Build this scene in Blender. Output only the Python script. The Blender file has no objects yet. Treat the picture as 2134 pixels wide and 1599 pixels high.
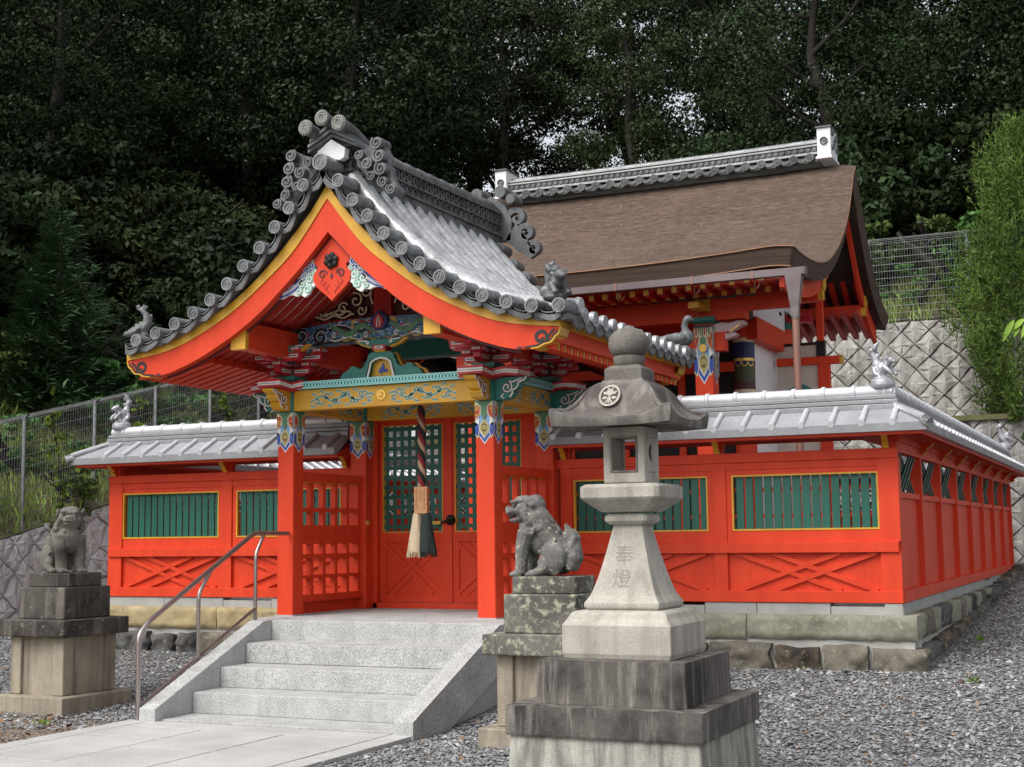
import bpy, bmesh, math, random
import numpy as np
from mathutils import Vector, Matrix, noise
R = math.radians
random.seed(7)
SC = bpy.context.scene
COL = SC.collection

# ------------------------------------------------------------------ camera, world, sun
cam_d = bpy.data.cameras.new('camera'); cam = bpy.data.objects.new('camera', cam_d); COL.objects.link(cam)
cam_d.sensor_fit = 'HORIZONTAL'; cam_d.sensor_width = 36.0; cam_d.lens = 36.0*2867.43/2134
cam_d.clip_start = 0.1; cam_d.clip_end = 2000
yaw, pitch, roll = -0.43268, 0.11020, -0.01228
fw = Vector((math.sin(yaw)*math.cos(pitch), math.cos(yaw)*math.cos(pitch), math.sin(pitch)))
rt = Vector((math.cos(yaw), -math.sin(yaw), 0)); up = rt.cross(fw)
r2 = rt*math.cos(roll)+up*math.sin(roll); u2 = -rt*math.sin(roll)+up*math.cos(roll)
m = Matrix((r2, u2, -fw)).transposed().to_4x4(); m.translation = Vector((7.182, -13.911, 1.613))
cam.matrix_world = m
SC.camera = cam

SUN_EL, SUN_AZ = 52, 205          # azimuth clockwise from +y: behind the photographer's left shoulder
world = bpy.data.worlds.new('World'); SC.world = world; world.use_nodes = True
wn, wl = world.node_tree.nodes, world.node_tree.links
wn.clear()
sky = wn.new('ShaderNodeTexSky'); sky.sky_type = 'NISHITA'; sky.sun_disc = False
sky.sun_elevation = R(SUN_EL); sky.sun_rotation = R(SUN_AZ); sky.dust_density = 3.0; sky.air_density = 1.0
hs = wn.new('ShaderNodeHueSaturation'); hs.inputs['Saturation'].default_value = 0.22
bg = wn.new('ShaderNodeBackground'); bg.inputs['Strength'].default_value = 0.15
wo = wn.new('ShaderNodeOutputWorld')
wl.new(sky.outputs[0], hs.inputs['Color']); wl.new(hs.outputs[0], bg.inputs['Color']); wl.new(bg.outputs[0], wo.inputs['Surface'])
sun_d = bpy.data.lights.new('sun', 'SUN'); sun_d.energy = 1.5; sun_d.angle = R(38); sun_d.color = (1.0, 0.97, 0.92)
sun = bpy.data.objects.new('sun', sun_d); COL.objects.link(sun)
sd = Vector((math.sin(R(SUN_AZ))*math.cos(R(SUN_EL)), math.cos(R(SUN_AZ))*math.cos(R(SUN_EL)), math.sin(R(SUN_EL))))
sun.rotation_euler = sd.to_track_quat('Z', 'Y').to_euler()
SC.view_settings.view_transform = 'Standard'; SC.view_settings.look = 'None'
SC.view_settings.exposure = 0.58; SC.view_settings.gamma = 1.0
try:
    SC.cycles.max_bounces = 6; SC.cycles.diffuse_bounces = 3; SC.cycles.transparent_max_bounces = 4
except Exception: pass

# ------------------------------------------------------------------ materials
MT = {}
def _new(name):
    mt = bpy.data.materials.new(name); mt.use_nodes = True
    return mt, mt.node_tree.nodes, mt.node_tree.links, mt.node_tree.nodes['Principled BSDF']
def _ramp(n, l, src, stops):
    r = n.new('ShaderNodeValToRGB')
    while len(r.color_ramp.elements) < len(stops): r.color_ramp.elements.new(0.5)
    for e, (p, c) in zip(r.color_ramp.elements, stops):
        e.position = p; e.color = (*c, 1) if len(c) == 3 else c
    l.new(src, r.inputs[0]); return r
def _coords(n, l, scale=(1, 1, 1), rot=(0, 0, 0)):
    tc = n.new('ShaderNodeTexCoord'); mp = n.new('ShaderNodeMapping')
    mp.inputs['Scale'].default_value = scale; mp.inputs['Rotation'].default_value = rot
    l.new(tc.outputs['Object'], mp.inputs[0]); return mp.outputs[0]
def _noise(n, l, co, scale, detail=4, rough=0.55, dist=0.0):
    t = n.new('ShaderNodeTexNoise'); t.inputs['Scale'].default_value = scale; t.inputs['Detail'].default_value = detail
    t.inputs['Roughness'].default_value = rough; t.inputs['Distortion'].default_value = dist
    l.new(co, t.inputs['Vector']); return t
def _mix(n, l, fac, a, b, mode='MIX'):
    mx = n.new('ShaderNodeMix'); mx.data_type = 'RGBA'; mx.blend_type = mode
    for sock, v in ((mx.inputs[0], fac), (mx.inputs[6], a), (mx.inputs[7], b)):
        if hasattr(v, 'links'): l.new(v, sock)
        elif isinstance(v, (int, float)): sock.default_value = v
        else: sock.default_value = (*v, 1)
    return mx.outputs[2]
def _bump(n, l, bs, src, strength, dist=0.01):
    b = n.new('ShaderNodeBump'); b.inputs['Strength'].default_value = strength; b.inputs['Distance'].default_value = dist
    l.new(src, b.inputs['Height']); l.new(b.outputs[0], bs.inputs['Normal']); return b
def mat(name, c, c2=None, rough=0.5, scale=6, metal=0.0, bump=0.0, stretch=(1, 1, 1), lo=0.35, hi=0.65, grain=0.0, spec=0.5, bscale=None):
    """two-tone noise paint/stone"""
    if name in MT: return MT[name]
    mt, n, l, bs = _new(name)
    co = _coords(n, l, stretch)
    t = _noise(n, l, co, scale, 5, 0.6)
    c2 = c2 or tuple(x*0.82 for x in c)
    col = _ramp(n, l, t.outputs[0], [(lo, c2), (hi, c)]).outputs[0]
    if grain > 0:
        g = _noise(n, l, _coords(n, l), 90, 2, 0.9)
        gr = _ramp(n, l, g.outputs[0], [(0.36, (1-grain,)*3), (0.62, (1.0,)*3)])
        col = _mix(n, l, 1.0, col, gr.outputs[0], 'MULTIPLY')
    l.new(col, bs.inputs['Base Color'])
    bs.inputs['Roughness'].default_value = rough; bs.inputs['Metallic'].default_value = metal
    bs.inputs['Specular IOR Level'].default_value = spec
    if bump > 0:
        b2 = _noise(n, l, co, bscale or scale*4, 6, 0.65)
        _bump(n, l, bs, b2.outputs[0], bump)
    MT[name] = mt; return mt

# painted timber
mat('vermilion', (0.70, 0.058, 0.018), (0.60, 0.045, 0.014), rough=0.52, scale=1.7, bump=0.10, stretch=(3.2, 3.2, .8), bscale=40, spec=0.28)
mat('deep_red', (0.44, 0.022, 0.013), (0.34, 0.016, 0.010), rough=0.5, scale=4, bump=0.05)
mat('crimson', (0.50, 0.018, 0.030), rough=0.45, scale=9)
mat('maroon', (0.085, 0.016, 0.022), rough=0.5)
mat('ochre_gold', (0.66, 0.36, 0.025), (0.56, 0.28, 0.018), rough=0.42, scale=5)
mat('leaf_gold', (0.85, 0.58, 0.16), (0.7, 0.42, 0.08), rough=0.32, scale=30, metal=0.6)
mat('slat_green', (0.010, 0.115, 0.080), (0.007, 0.088, 0.060), rough=0.45, scale=8, bump=0.06, stretch=(1, 1, .15))
mat('lattice_green', (0.006, 0.055, 0.042), (0.004, 0.04, 0.03), rough=0.5)
mat('teal_paint', (0.030, 0.215, 0.175), (0.024, 0.17, 0.14), rough=0.5, scale=12)
mat('sage_paint', (0.10, 0.24, 0.13), (0.075, 0.18, 0.10), rough=0.5, scale=14)
mat('aqua_paint', (0.20, 0.60, 0.58), rough=0.5)
mat('blue_paint', (0.030, 0.085, 0.42), rough=0.45)
mat('navy_paint', (0.012, 0.02, 0.11), rough=0.5)
mat('sky_blue_paint', (0.22, 0.42, 0.72), rough=0.5)
mat('white_paint', (0.80, 0.80, 0.77), (0.72, 0.72, 0.70), rough=0.55, scale=4)
mat('cream_paint', (0.72, 0.64, 0.42), rough=0.5)
mat('olive_gold', (0.42, 0.37, 0.12), rough=0.5, scale=40)
mat('black_paint', (0.012, 0.012, 0.013), rough=0.4)
mat('plaster', (0.80, 0.79, 0.80), (0.74, 0.73, 0.75), rough=0.7, scale=2.0, bump=0.03)
mat('dark_wood_and_gap', (0.028, 0.018, 0.013), rough=0.7)
mat('interior_shade', (0.010, 0.009, 0.009), rough=0.8)
# tiles
def tile_mat(name, c, c2, rough, metal, scale=4, spk=.8):
    mt, n, l, bs = _new(name)
    co = _coords(n, l)
    t = _noise(n, l, co, scale, 6, 0.65); s = _noise(n, l, co, 38, 4, 0.7)
    col = _ramp(n, l, t.outputs[0], [(0.34, c2), (0.6, c)]).outputs[0]
    sp = _ramp(n, l, s.outputs[0], [(0.40, (0.62,)*3), (0.58, (1.0,)*3)]).outputs[0]
    col = _mix(n, l, spk, col, sp, 'MULTIPLY')
    l.new(col, bs.inputs['Base Color']); bs.inputs['Metallic'].default_value = metal
    rr = _ramp(n, l, t.outputs[0], [(0.3, (rough+.15,)*3), (0.7, (rough-.05,)*3)]); l.new(rr.outputs[0], bs.inputs['Roughness'])
    _bump(n, l, bs, s.outputs[0], 0.12*spk, 0.004)
    MT[name] = mt
tile_mat('new_tile', (0.45, 0.455, 0.485), (0.34, 0.345, 0.37), 0.40, 0.40, 2.6, .45)
tile_mat('lit_tile', (0.66, 0.665, 0.69), (0.52, 0.525, 0.55), 0.42, 0.30, 3, .35)  # brighter copy of the fence tile: light on rolls and caps is in the colour
tile_mat('shaded_tile', (0.30, 0.305, 0.32), (0.24, 0.245, 0.255), 0.45, 0.25, 3, .4)  # darker copy of the fence tile: shade of upright faces is in the colour
tile_mat('old_tile', (0.29, 0.298, 0.305), (0.14, 0.144, 0.146), 0.40, 0.30)
tile_mat('dark_tile', (0.185, 0.19, 0.195), (0.085, 0.088, 0.09), 0.48, 0.25)
tile_mat('ridge_tile', (0.15, 0.153, 0.150), (0.062, 0.064, 0.060), 0.55, 0.10, 7)
# bark thatch
def bark_roof():
    mt, n, l, bs = _new('bark_roof')
    fine = _noise(n, l, _coords(n, l, (7, 70, 70)), 1.0, 6, 0.78)
    med = _noise(n, l, _coords(n, l, (1.2, 16, 16)), 1.0, 5, 0.65)
    big = _noise(n, l, _coords(n, l), 0.9, 3, 0.5)
    col = _ramp(n, l, fine.outputs[0], [(0.30, (0.040, 0.029, 0.024)), (0.50, (0.122, 0.089, 0.070)), (0.72, (0.27, 0.215, 0.175))]).outputs[0]
    m2 = _ramp(n, l, med.outputs[0], [(0.3, (0.70, 0.66, 0.62)), (0.65, (1.08, 1.0, .97))]).outputs[0]
    col = _mix(n, l, 1.0, col, m2, 'MULTIPLY')
    b2 = _ramp(n, l, big.outputs[0], [(0.35, (0.86, 0.86, 0.84)), (0.65, (1.0, 1.0, 1.0))]).outputs[0]
    col = _mix(n, l, 1.0, col, b2, 'MULTIPLY')
    v = n.new('ShaderNodeTexVoronoi'); v.inputs['Scale'].default_value = 7.5; l.new(_coords(n, l), v.inputs['Vector'])
    sp = _ramp(n, l, v.outputs['Distance'], [(0.040, (1, 1, 1)), (0.060, (0, 0, 0))]).outputs[0]
    pick = _ramp(n, l, v.outputs['Color'], [(0.62, (0, 0, 0)), (0.66, (1, 1, 1))]).outputs[0]
    sp = _mix(n, l, 1.0, sp, pick, 'MULTIPLY')
    col = _mix(n, l, sp, col, (0.7, 0.68, 0.62))
    l.new(col, bs.inputs['Base Color']); bs.inputs['Roughness'].default_value = 0.85; bs.inputs['Specular IOR Level'].default_value = 0.25
    _bump(n, l, bs, fine.outputs[0], 0.55, 0.02); MT['bark_roof'] = mt
bark_roof()
mat('bark_edge', (0.085, 0.050, 0.034), (0.045, 0.027, 0.019), rough=0.85, scale=3, stretch=(.3, 3, 16), bump=0.4, bscale=9)
mat('copper_line', (0.27, 0.135, 0.07), rough=0.5, metal=0.3)
# stones
#GRANITE
#LAMP
mat('granite_path', (0.64, 0.635, 0.62), (0.50, 0.495, 0.48), rough=0.7, scale=1.3, bump=0.08, grain=0.48, bscale=70)
mat('joint_dark', (0.05, 0.045, 0.042), rough=0.9)
mat('concrete', (0.42, 0.42, 0.40), (0.33, 0.33, 0.315), rough=0.85, scale=3, bump=0.12, grain=0.15)
mat('mortar', (0.50, 0.49, 0.46), (0.36, 0.35, 0.32), rough=0.9, scale=5, bump=0.3)
def stained_stone(name, clean, dark, lichen, amt_dark, amt_lichen, streak=True, sk=7, gamt=.66, gsc=150):
    mt, n, l, bs = _new(name)
    co = _coords(n, l)
    base = _noise(n, l, co, 4, 6, 0.7)
    col = _ramp(n, l, base.outputs[0], [(0.3, tuple(x*.72 for x in clean)), (0.68, clean)]).outputs[0]
    st = _noise(n, l, _coords(n, l, (sk, sk, sk*.10) if streak else (3, 3, 3)), 1.0, 5, 0.65, 0.3)
    dk = _ramp(n, l, st.outputs[0], [(0.62-amt_dark*.42-.10, (0, 0, 0)), (0.62-amt_dark*.42+.12, (1, 1, 1))]).outputs[0]
    bl = _noise(n, l, co, 2.1, 5, 0.6)
    dk2 = _ramp(n, l, bl.outputs[0], [(0.70-amt_dark*.4, (0, 0, 0)), (0.86-amt_dark*.4, (1, 1, 1))]).outputs[0]
    dk = _mix(n, l, 0.5 if not streak else 0.28, dk, dk2)
    col = _mix(n, l, dk, col, dark)
    if amt_lichen > 0:
        li = _noise(n, l, co, 17, 6, 0.72, 0.15)
        lm_ = _ramp(n, l, li.outputs[0], [(0.62-amt_lichen*.20, (0, 0, 0)), (0.73-amt_lichen*.20, (1, 1, 1))]).outputs[0]
        col = _mix(n, l, lm_, col, lichen)
    g = _noise(n, l, co, gsc, 2, 0.9)
    gr = _ramp(n, l, g.outputs[0], [(0.35, (gamt,)*3), (0.6, (1.0,)*3)]).outputs[0]
    col = _mix(n, l, 1.0, col, gr, 'MULTIPLY')
    l.new(col, bs.inputs['Base Color']); bs.inputs['Roughness'].default_value = 0.88; bs.inputs['Specular IOR Level'].default_value = 0.25
    b = _noise(n, l, co, 55, 7, 0.75); _bump(n, l, bs, b.outputs[0], 0.45, 0.008)
    MT[name] = mt
stained_stone('stained_granite', (0.40, 0.37, 0.33), (0.052, 0.044, 0.041), (0.5, 0.5, 0.35), 0.56, 0.0, True, 13)
stained_stone('granite_new', (0.64, 0.64, 0.63), (0.40, 0.395, 0.385), (0.5, 0.5, 0.4), 0.02, 0.0, True, 9, .40, 85)
stained_stone('granite_lamp', (0.58, 0.54, 0.47), (0.29, 0.26, 0.22), (0.5, 0.5, 0.35), 0.10, 0.0, True, 8)
stained_stone('roof_granite', (0.36, 0.33, 0.295), (0.085, 0.072, 0.068), (0.5, 0.5, 0.4), 0.50, 0.0)
stained_stone('jewel_granite', (0.30, 0.28, 0.25), (0.10, 0.085, 0.075), (0.33, 0.31, 0.24), 0.45, 0.12, False)
stained_stone('lichen_granite', (0.23, 0.215, 0.19), (0.06, 0.052, 0.048), (0.44, 0.455, 0.33), 0.42, 0.55, False)
stained_stone('black_granite', (0.27, 0.245, 0.215), (0.042, 0.036, 0.033), (0.40, 0.40, 0.30), 0.60, 0.10)
stained_stone('warm_granite', (0.46, 0.40, 0.31), (0.16, 0.125, 0.10), (0.5, 0.45, 0.3), 0.22, 0.0)
stained_stone('pale_base', (0.56, 0.54, 0.475), (0.15, 0.135, 0.118), (0.5, 0.5, 0.35), 0.30, 0.0, True, 11)
stained_stone('statue_dark', (0.33, 0.31, 0.27), (0.050, 0.043, 0.039), (0.40, 0.41, 0.30), 0.50, 0.05, False)
stained_stone('statue_lichen', (0.30, 0.29, 0.275), (0.070, 0.063, 0.058), (0.54, 0.55, 0.40), 0.46, 0.34, False)
stained_stone('tan_stone', (0.52, 0.42, 0.235), (0.22, 0.165, 0.085), (0.55, 0.47, 0.32), 0.25, 0.3, False)
stained_stone('sage_stone', (0.40, 0.395, 0.315), (0.17, 0.17, 0.115), (0.46, 0.42, 0.30), 0.38, 0.35, False)
stained_stone('slate_stone', (0.22, 0.215, 0.205), (0.040, 0.038, 0.038), (0.30, 0.28, 0.22), 0.55, 0.25, False)
stained_stone('brown_stone', (0.26, 0.205, 0.145), (0.045, 0.037, 0.032), (0.36, 0.31, 0.22), 0.50, 0.30, False)
stained_stone('wall_stone', (0.60, 0.575, 0.54), (0.20, 0.185, 0.17), (0.4, 0.42, 0.3), 0.30, 0.0, True, 6)
stained_stone('wall_stone_grey', (0.80, 0.79, 0.77), (0.30, 0.29, 0.285), (0.4, 0.42, 0.3), 0.10, 0.0, True, 5)
mat('wall_joint', (0.24, 0.215, 0.19), (0.11, 0.097, 0.085), rough=0.95, scale=4)
# metals and fibres
mat('steel_pipe', (0.42, 0.37, 0.35), (0.36, 0.31, 0.29), rough=0.28, metal=0.9, scale=3)
mat('fence_metal', (0.36, 0.38, 0.39), (0.28, 0.30, 0.31), rough=0.5, metal=0.4)
mat('wire_metal', (0.33, 0.34, 0.34), rough=0.55, metal=0.3)
mat('gutter_metal', (0.20, 0.16, 0.16), (0.15, 0.118, 0.118), rough=0.45, metal=0.35, scale=2)
mat('copper_pipe', (0.34, 0.175, 0.135), (0.27, 0.14, 0.11), rough=0.42, metal=0.4, scale=2, stretch=(1, 1, .3))
mat('iron_black', (0.02, 0.02, 0.02), rough=0.5, metal=0.5)
mat('rope_red', (0.26, 0.022, 0.030), rough=0.8); mat('rope_black', (0.022, 0.020, 0.020), rough=0.85); mat('rope_straw', (0.50, 0.34, 0.22), rough=0.85)
mat('hemp', (0.76, 0.63, 0.45), (0.58, 0.45, 0.29), rough=0.85, scale=8, stretch=(30, 30, 1), bump=0.5)
mat('black_fibre', (0.030, 0.048, 0.042), (0.014, 0.022, 0.019), rough=0.8, scale=8, stretch=(30, 30, 1), bump=0.5)
mat('raw_board', (0.58, 0.31, 0.15), (0.50, 0.25, 0.115), rough=0.6, scale=4, stretch=(20, 20, 1))
mat('ink_brown', (0.16, 0.05, 0.02), rough=0.7)
mat('brass', (0.62, 0.40, 0.07), rough=0.35, metal=0.7)
# foliage
def leaf_mat(name, cols, rough=0.5, trans=0.0):
    mt, n, l, bs = _new(name)
    oi = n.new('ShaderNodeObjectInfo')
    t = _noise(n, l, _coords(n, l), 1.3, 4, 0.6)
    t2 = _noise(n, l, _coords(n, l), 9.0, 3, 0.7)
    k = len(cols)
    r = _ramp(n, l, t.outputs[0], [(0.30+0.4*i/(k-1), c) for i, c in enumerate(cols)]).outputs[0]
    r2_ = _ramp(n, l, t2.outputs[0], [(0.3, (0.62,)*3), (0.7, (1.25,)*3)]).outputs[0]
    col = _mix(n, l, 1.0, r, r2_, 'MULTIPLY')
    hsn = n.new('ShaderNodeHueSaturation'); l.new(col, hsn.inputs['Color'])
    ma = n.new('ShaderNodeMath'); ma.operation = 'MULTIPLY_ADD'; l.new(oi.outputs['Random'], ma.inputs[0]); ma.inputs[1].default_value = 0.9; ma.inputs[2].default_value = 0.6
    l.new(ma.outputs[0], hsn.inputs['Value'])
    l.new(hsn.outputs[0], bs.inputs['Base Color']); bs.inputs['Roughness'].default_value = rough; bs.inputs['Specular IOR Level'].default_value = 0.12
    MT[name] = mt
leaf_mat('forest_leaf', [(0.010, 0.020, 0.008), (0.021, 0.037, 0.014), (0.038, 0.060, 0.022)], rough=.45)
leaf_mat('olive_leaf', [(0.010, 0.018, 0.007), (0.022, 0.032, 0.011), (0.040, 0.050, 0.018)], rough=.5)
leaf_mat('pine_leaf', [(0.034, 0.070, 0.034), (0.064, 0.125, 0.056), (0.105, 0.185, 0.080)], rough=.5)
leaf_mat('cypress_leaf', [(0.054, 0.100, 0.020), (0.105, 0.175, 0.034), (0.185, 0.27, 0.060)], rough=.5)
leaf_mat('ivy_leaf', [(0.030, 0.085, 0.022), (0.058, 0.145, 0.036), (0.10, 0.20, 0.05)], rough=.45)
leaf_mat('weed_leaf', [(0.16, 0.26, 0.05), (0.27, 0.40, 0.08), (0.38, 0.50, 0.14)], rough=.55)
leaf_mat('shrub_leaf', [(0.040, 0.068, 0.018), (0.075, 0.115, 0.030), (0.12, 0.165, 0.045)], rough=.5)
leaf_mat('bright_leaf', [(0.10, 0.17, 0.02), (0.16, 0.26, 0.035), (0.22, 0.33, 0.05)], rough=.45)
leaf_mat('dry_grass', [(0.16, 0.14, 0.06), (0.28, 0.24, 0.11), (0.38, 0.32, 0.16)], rough=.7)
mat('trunk_bark', (0.036, 0.029, 0.023), (0.017, 0.014, 0.012), rough=0.9, scale=5, stretch=(3, 3, .6), bump=0.8)
mat('forest_floor', (0.030, 0.024, 0.016), (0.016, 0.014, 0.010), rough=0.95, scale=2, bump=0.6)
mat('bank_soil', (0.20, 0.165, 0.085), (0.10, 0.115, 0.040), rough=0.95, scale=1.3, bump=0.7)
# ------------------------------------------------------------------ mesh helpers
class MB:
    """collects shapes into one mesh; mi = material slot"""
    def __init__(self, T=None): self.v = []; self.f = []; self.mi = []; self.sm = []; self.T = T
    def add(self, vs, fs, mi=0, smooth=False):
        o = len(self.v)
        if self.T: vs = [self.T(*p) for p in vs]
        self.v += [tuple(p) for p in vs]
        for f in fs:
            self.f.append(tuple(i+o for i in f)); self.mi.append(mi); self.sm.append(smooth)
    def box(self, x0, x1, y0, y1, z0, z1, mi=0):
        if x0 > x1: x0, x1 = x1, x0
        if y0 > y1: y0, y1 = y1, y0
        if z0 > z1: z0, z1 = z1, z0
        self.add([(x0,y0,z0),(x1,y0,z0),(x1,y1,z0),(x0,y1,z0),(x0,y0,z1),(x1,y0,z1),(x1,y1,z1),(x0,y1,z1)],
                 [(0,3,2,1),(4,5,6,7),(0,1,5,4),(1,2,6,5),(2,3,7,6),(3,0,4,7)], mi)
    def beam(self, p, q, w, h, upv=(0, 0, 1), mi=0):
        p, q = Vector(p), Vector(q); d = (q-p).normalized(); u = Vector(upv); s = d.cross(u).normalized(); u = s.cross(d).normalized()
        vs = []
        for c in (p, q):
            for a, b in ((-1,-1),(1,-1),(1,1),(-1,1)): vs.append(c+s*(a*w/2)+u*(b*h/2))
        self.add(vs, [(0,1,2,3),(7,6,5,4),(0,4,5,1),(1,5,6,2),(2,6,7,3),(3,7,4,0)], mi)
    def prism(self, pts, vec, mi=0, smooth=False):
        n = len(pts); vec = Vector(vec)
        vs = [Vector(p) for p in pts]+[Vector(p)+vec for p in pts]
        # orient: side faces outward irrelevant for rendering
        self.add(vs, [tuple(range(n))[::-1], tuple(range(n, 2*n))], mi)
        self.add(vs, [(i, (i+1) % n, (i+1) % n+n, i+n) for i in range(n)], mi, smooth)
    def loft(self, rings, mi=0, smooth=True, cap=True, closed=True):
        n = len(rings[0]); vs = [p for r in rings for p in r]; fs = []
        for i in range(len(rings)-1):
            for j in range(n if closed else n-1):
                k = (j+1) % n
                fs.append((i*n+j, i*n+k, (i+1)*n+k, (i+1)*n+j))
        self.add(vs, fs, mi, smooth)
        if cap and closed:
            self.add(rings[0], [tuple(range(n))[::-1]], mi); self.add(rings[-1], [tuple(range(n))], mi)
    def tube(self, path, r, n=8, mi=0, smooth=True, cap=True, half=False, upv=None):
        path = [Vector(p) for p in path]; k = len(path)
        rs = r if isinstance(r, (list, tuple)) else [r]*k
        rings = []; prev = None
        for i, p in enumerate(path):
            t = (path[min(i+1, k-1)]-path[max(i-1, 0)])
            if t.length < 1e-9: t = Vector((0, 0, 1))
            t.normalize()
            if prev is None:
                a = Vector(upv) if upv else (Vector((0, 0, 1)) if abs(t.z) < .9 else Vector((1, 0, 0)))
            else: a = prev
            s = t.cross(a)
            if s.length < 1e-6: s = t.orthogonal()
            s.normalize(); u = s.cross(t).normalized(); prev = u
            rings.append([p+s*(rs[i]*math.cos(2*math.pi*j/n))+u*(rs[i]*math.sin(2*math.pi*j/n)) for j in range(n)])
        self.loft(rings, mi, smooth, cap)
    def lathe(self, prof, c=(0, 0, 0), n=24, mi=0, smooth=True, axis='z'):
        rings = []
        for r, h in prof:
            ring = []
            for j in range(n):
                a = 2*math.pi*j/n; x, y = r*math.cos(a), r*math.sin(a)
                if axis == 'z': ring.append((c[0]+x, c[1]+y, c[2]+h))
                elif axis == 'y': ring.append((c[0]+x, c[1]+h, c[2]+y))
                else: ring.append((c[0]+h, c[1]+x, c[2]+y))
            rings.append(ring)
        self.loft(rings, mi, smooth, True)
    def sq(self, cx, cy, prof, mi=0, ch=0.0):
        """square stacked loft: prof = [(half_width, z)...], ch = corner chamfer"""
        rings = []
        for w, z in prof:
            if ch: pts = [(-w+ch,-w),(w-ch,-w),(w,-w+ch),(w,w-ch),(w-ch,w),(-w+ch,w),(-w,w-ch),(-w,-w+ch)]
            else: pts = [(-w,-w),(w,-w),(w,w),(-w,w)]
            rings.append([(cx+a, cy+b, z) for a, b in pts])
        self.loft(rings, mi, False, True)
    def ellip(self, c, r, n=12, m_=8, mi=0, M=None):
        rings = []
        for i in range(m_+1):
            th = math.pi*i/m_; ring = []
            for j in range(n):
                a = 2*math.pi*j/n
                p = Vector((r[0]*math.sin(th)*math.cos(a), r[1]*math.sin(th)*math.sin(a), -r[2]*math.cos(th)))
                if i in (0, m_): p = Vector((1e-4*math.cos(a), 1e-4*math.sin(a), p.z))
                if M: p = M @ p
                ring.append(p+Vector(c))
            rings.append(ring)
        self.loft(rings, mi, True, True)
    def ribbon(self, pts, w, F, t=0.004, mi=0, t0=0.0):
        """flat strip along 2-D polyline pts, mapped by F(a,b,depth) to 3-D; w number or list"""
        k = len(pts); ws = w if isinstance(w, (list, tuple)) else [w]*k
        L, Rr = [], []
        for i in range(k):
            a = pts[max(i-1, 0)]; b = pts[min(i+1, k-1)]
            dx, dy = b[0]-a[0], b[1]-a[1]; l = math.hypot(dx, dy) or 1
            nx, ny = -dy/l*ws[i]/2, dx/l*ws[i]/2
            L.append((pts[i][0]+nx, pts[i][1]+ny)); Rr.append((pts[i][0]-nx, pts[i][1]-ny))
        rings = [[F(*L[i], t0), F(*Rr[i], t0), F(*Rr[i], t0+t), F(*L[i], t0+t)] for i in range(k)]
        self.loft(rings, mi, False, True)
    def plate(self, pts, F, t=0.004, mi=0, t0=0.0):
        n = len(pts)
        vs = [F(a, b, t0) for a, b in pts]+[F(a, b, t0+t) for a, b in pts]
        self.add(vs, [tuple(range(n)), tuple(range(n, 2*n))[::-1]]+[(i, (i+1) % n, (i+1) % n+n, i+n) for i in range(n)], mi)
    def build(self, name, mats, parent=None, bevel=0.0, seg=2, fix=True):
        me = bpy.data.meshes.new(name)
        me.from_pydata(self.v, [], self.f)
        if not isinstance(mats, (list, tuple)): mats = [mats]
        for k in mats: me.materials.append(MT[k] if isinstance(k, str) else k)
        me.polygons.foreach_set('material_index', self.mi); me.polygons.foreach_set('use_smooth', self.sm)
        if fix:
            bm = bmesh.new(); bm.from_mesh(me)
            bmesh.ops.recalc_face_normals(bm, faces=bm.faces); bm.to_mesh(me); bm.free()
        me.update()
        o = bpy.data.objects.new(name, me); COL.objects.link(o)
        if parent: attach(o, parent)
        if bevel > 0:
            md = o.modifiers.new('bevel', 'BEVEL'); md.width = bevel; md.segments = seg; md.limit_method = 'ANGLE'; md.angle_limit = R(35)
        return o

def attach(o, parent):
    o.parent = parent
    if parent.parent is None and parent.type == 'EMPTY':
        o.matrix_parent_inverse = (Matrix.Translation(parent.location) @ parent.rotation_euler.to_matrix().to_4x4()).inverted()
def tag(o, label, cat, group=None, kind=None):
    if label: o['label'] = label
    if cat: o['category'] = cat
    if group: o['group'] = group
    if kind: o['kind'] = kind
    return o
def thing(name, label, cat, loc=(0, 0, 0), group=None):
    o = bpy.data.objects.new(name, None); COL.objects.link(o); o.empty_display_size = 0.2
    o.location = loc; return tag(o, label, cat, group)
def structure(o): o['kind'] = 'structure'; return o
def copy_tree(o, parent=None):
    c = o.copy(); COL.objects.link(c)
    if parent: c.parent = parent
    for ch in list(o.children): copy_tree(ch, c)
    return c
def spiral(cx, cz, r0, r1, a0, turns, n=26):
    """2-D spiral from radius r0 at angle a0 to radius r1"""
    return [(cx+(r0+(r1-r0)*i/n)*math.cos(a0+turns*2*math.pi*i/n), cz+(r0+(r1-r0)*i/n)*math.sin(a0+turns*2*math.pi*i/n)) for i in range(n+1)]
def crom(pts, x):
    """smooth interpolation of (x,y) list"""
    xs = [p[0] for p in pts]; ys = [p[1] for p in pts]; n = len(xs)
    if x <= xs[0]: return ys[0]+(x-xs[0])*(ys[1]-ys[0])/(xs[1]-xs[0])
    if x >= xs[-1]: return ys[-1]+(x-xs[-1])*(ys[-1]-ys[-2])/(xs[-1]-xs[-2])
    i = max(k for k in range(n-1) if xs[k] <= x)
    def sl(k):
        if k == 0: return (ys[1]-ys[0])/(xs[1]-xs[0])
        if k == n-1: return (ys[-1]-ys[-2])/(xs[-1]-xs[-2])
        return (ys[k+1]-ys[k-1])/(xs[k+1]-xs[k-1])
    h = xs[i+1]-xs[i]; t = (x-xs[i])/h
    return ((2*t**3-3*t**2+1)*ys[i]+(t**3-2*t**2+t)*h*sl(i)+(-2*t**3+3*t**2)*ys[i+1]+(t**3-t**2)*h*sl(i+1))
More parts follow.
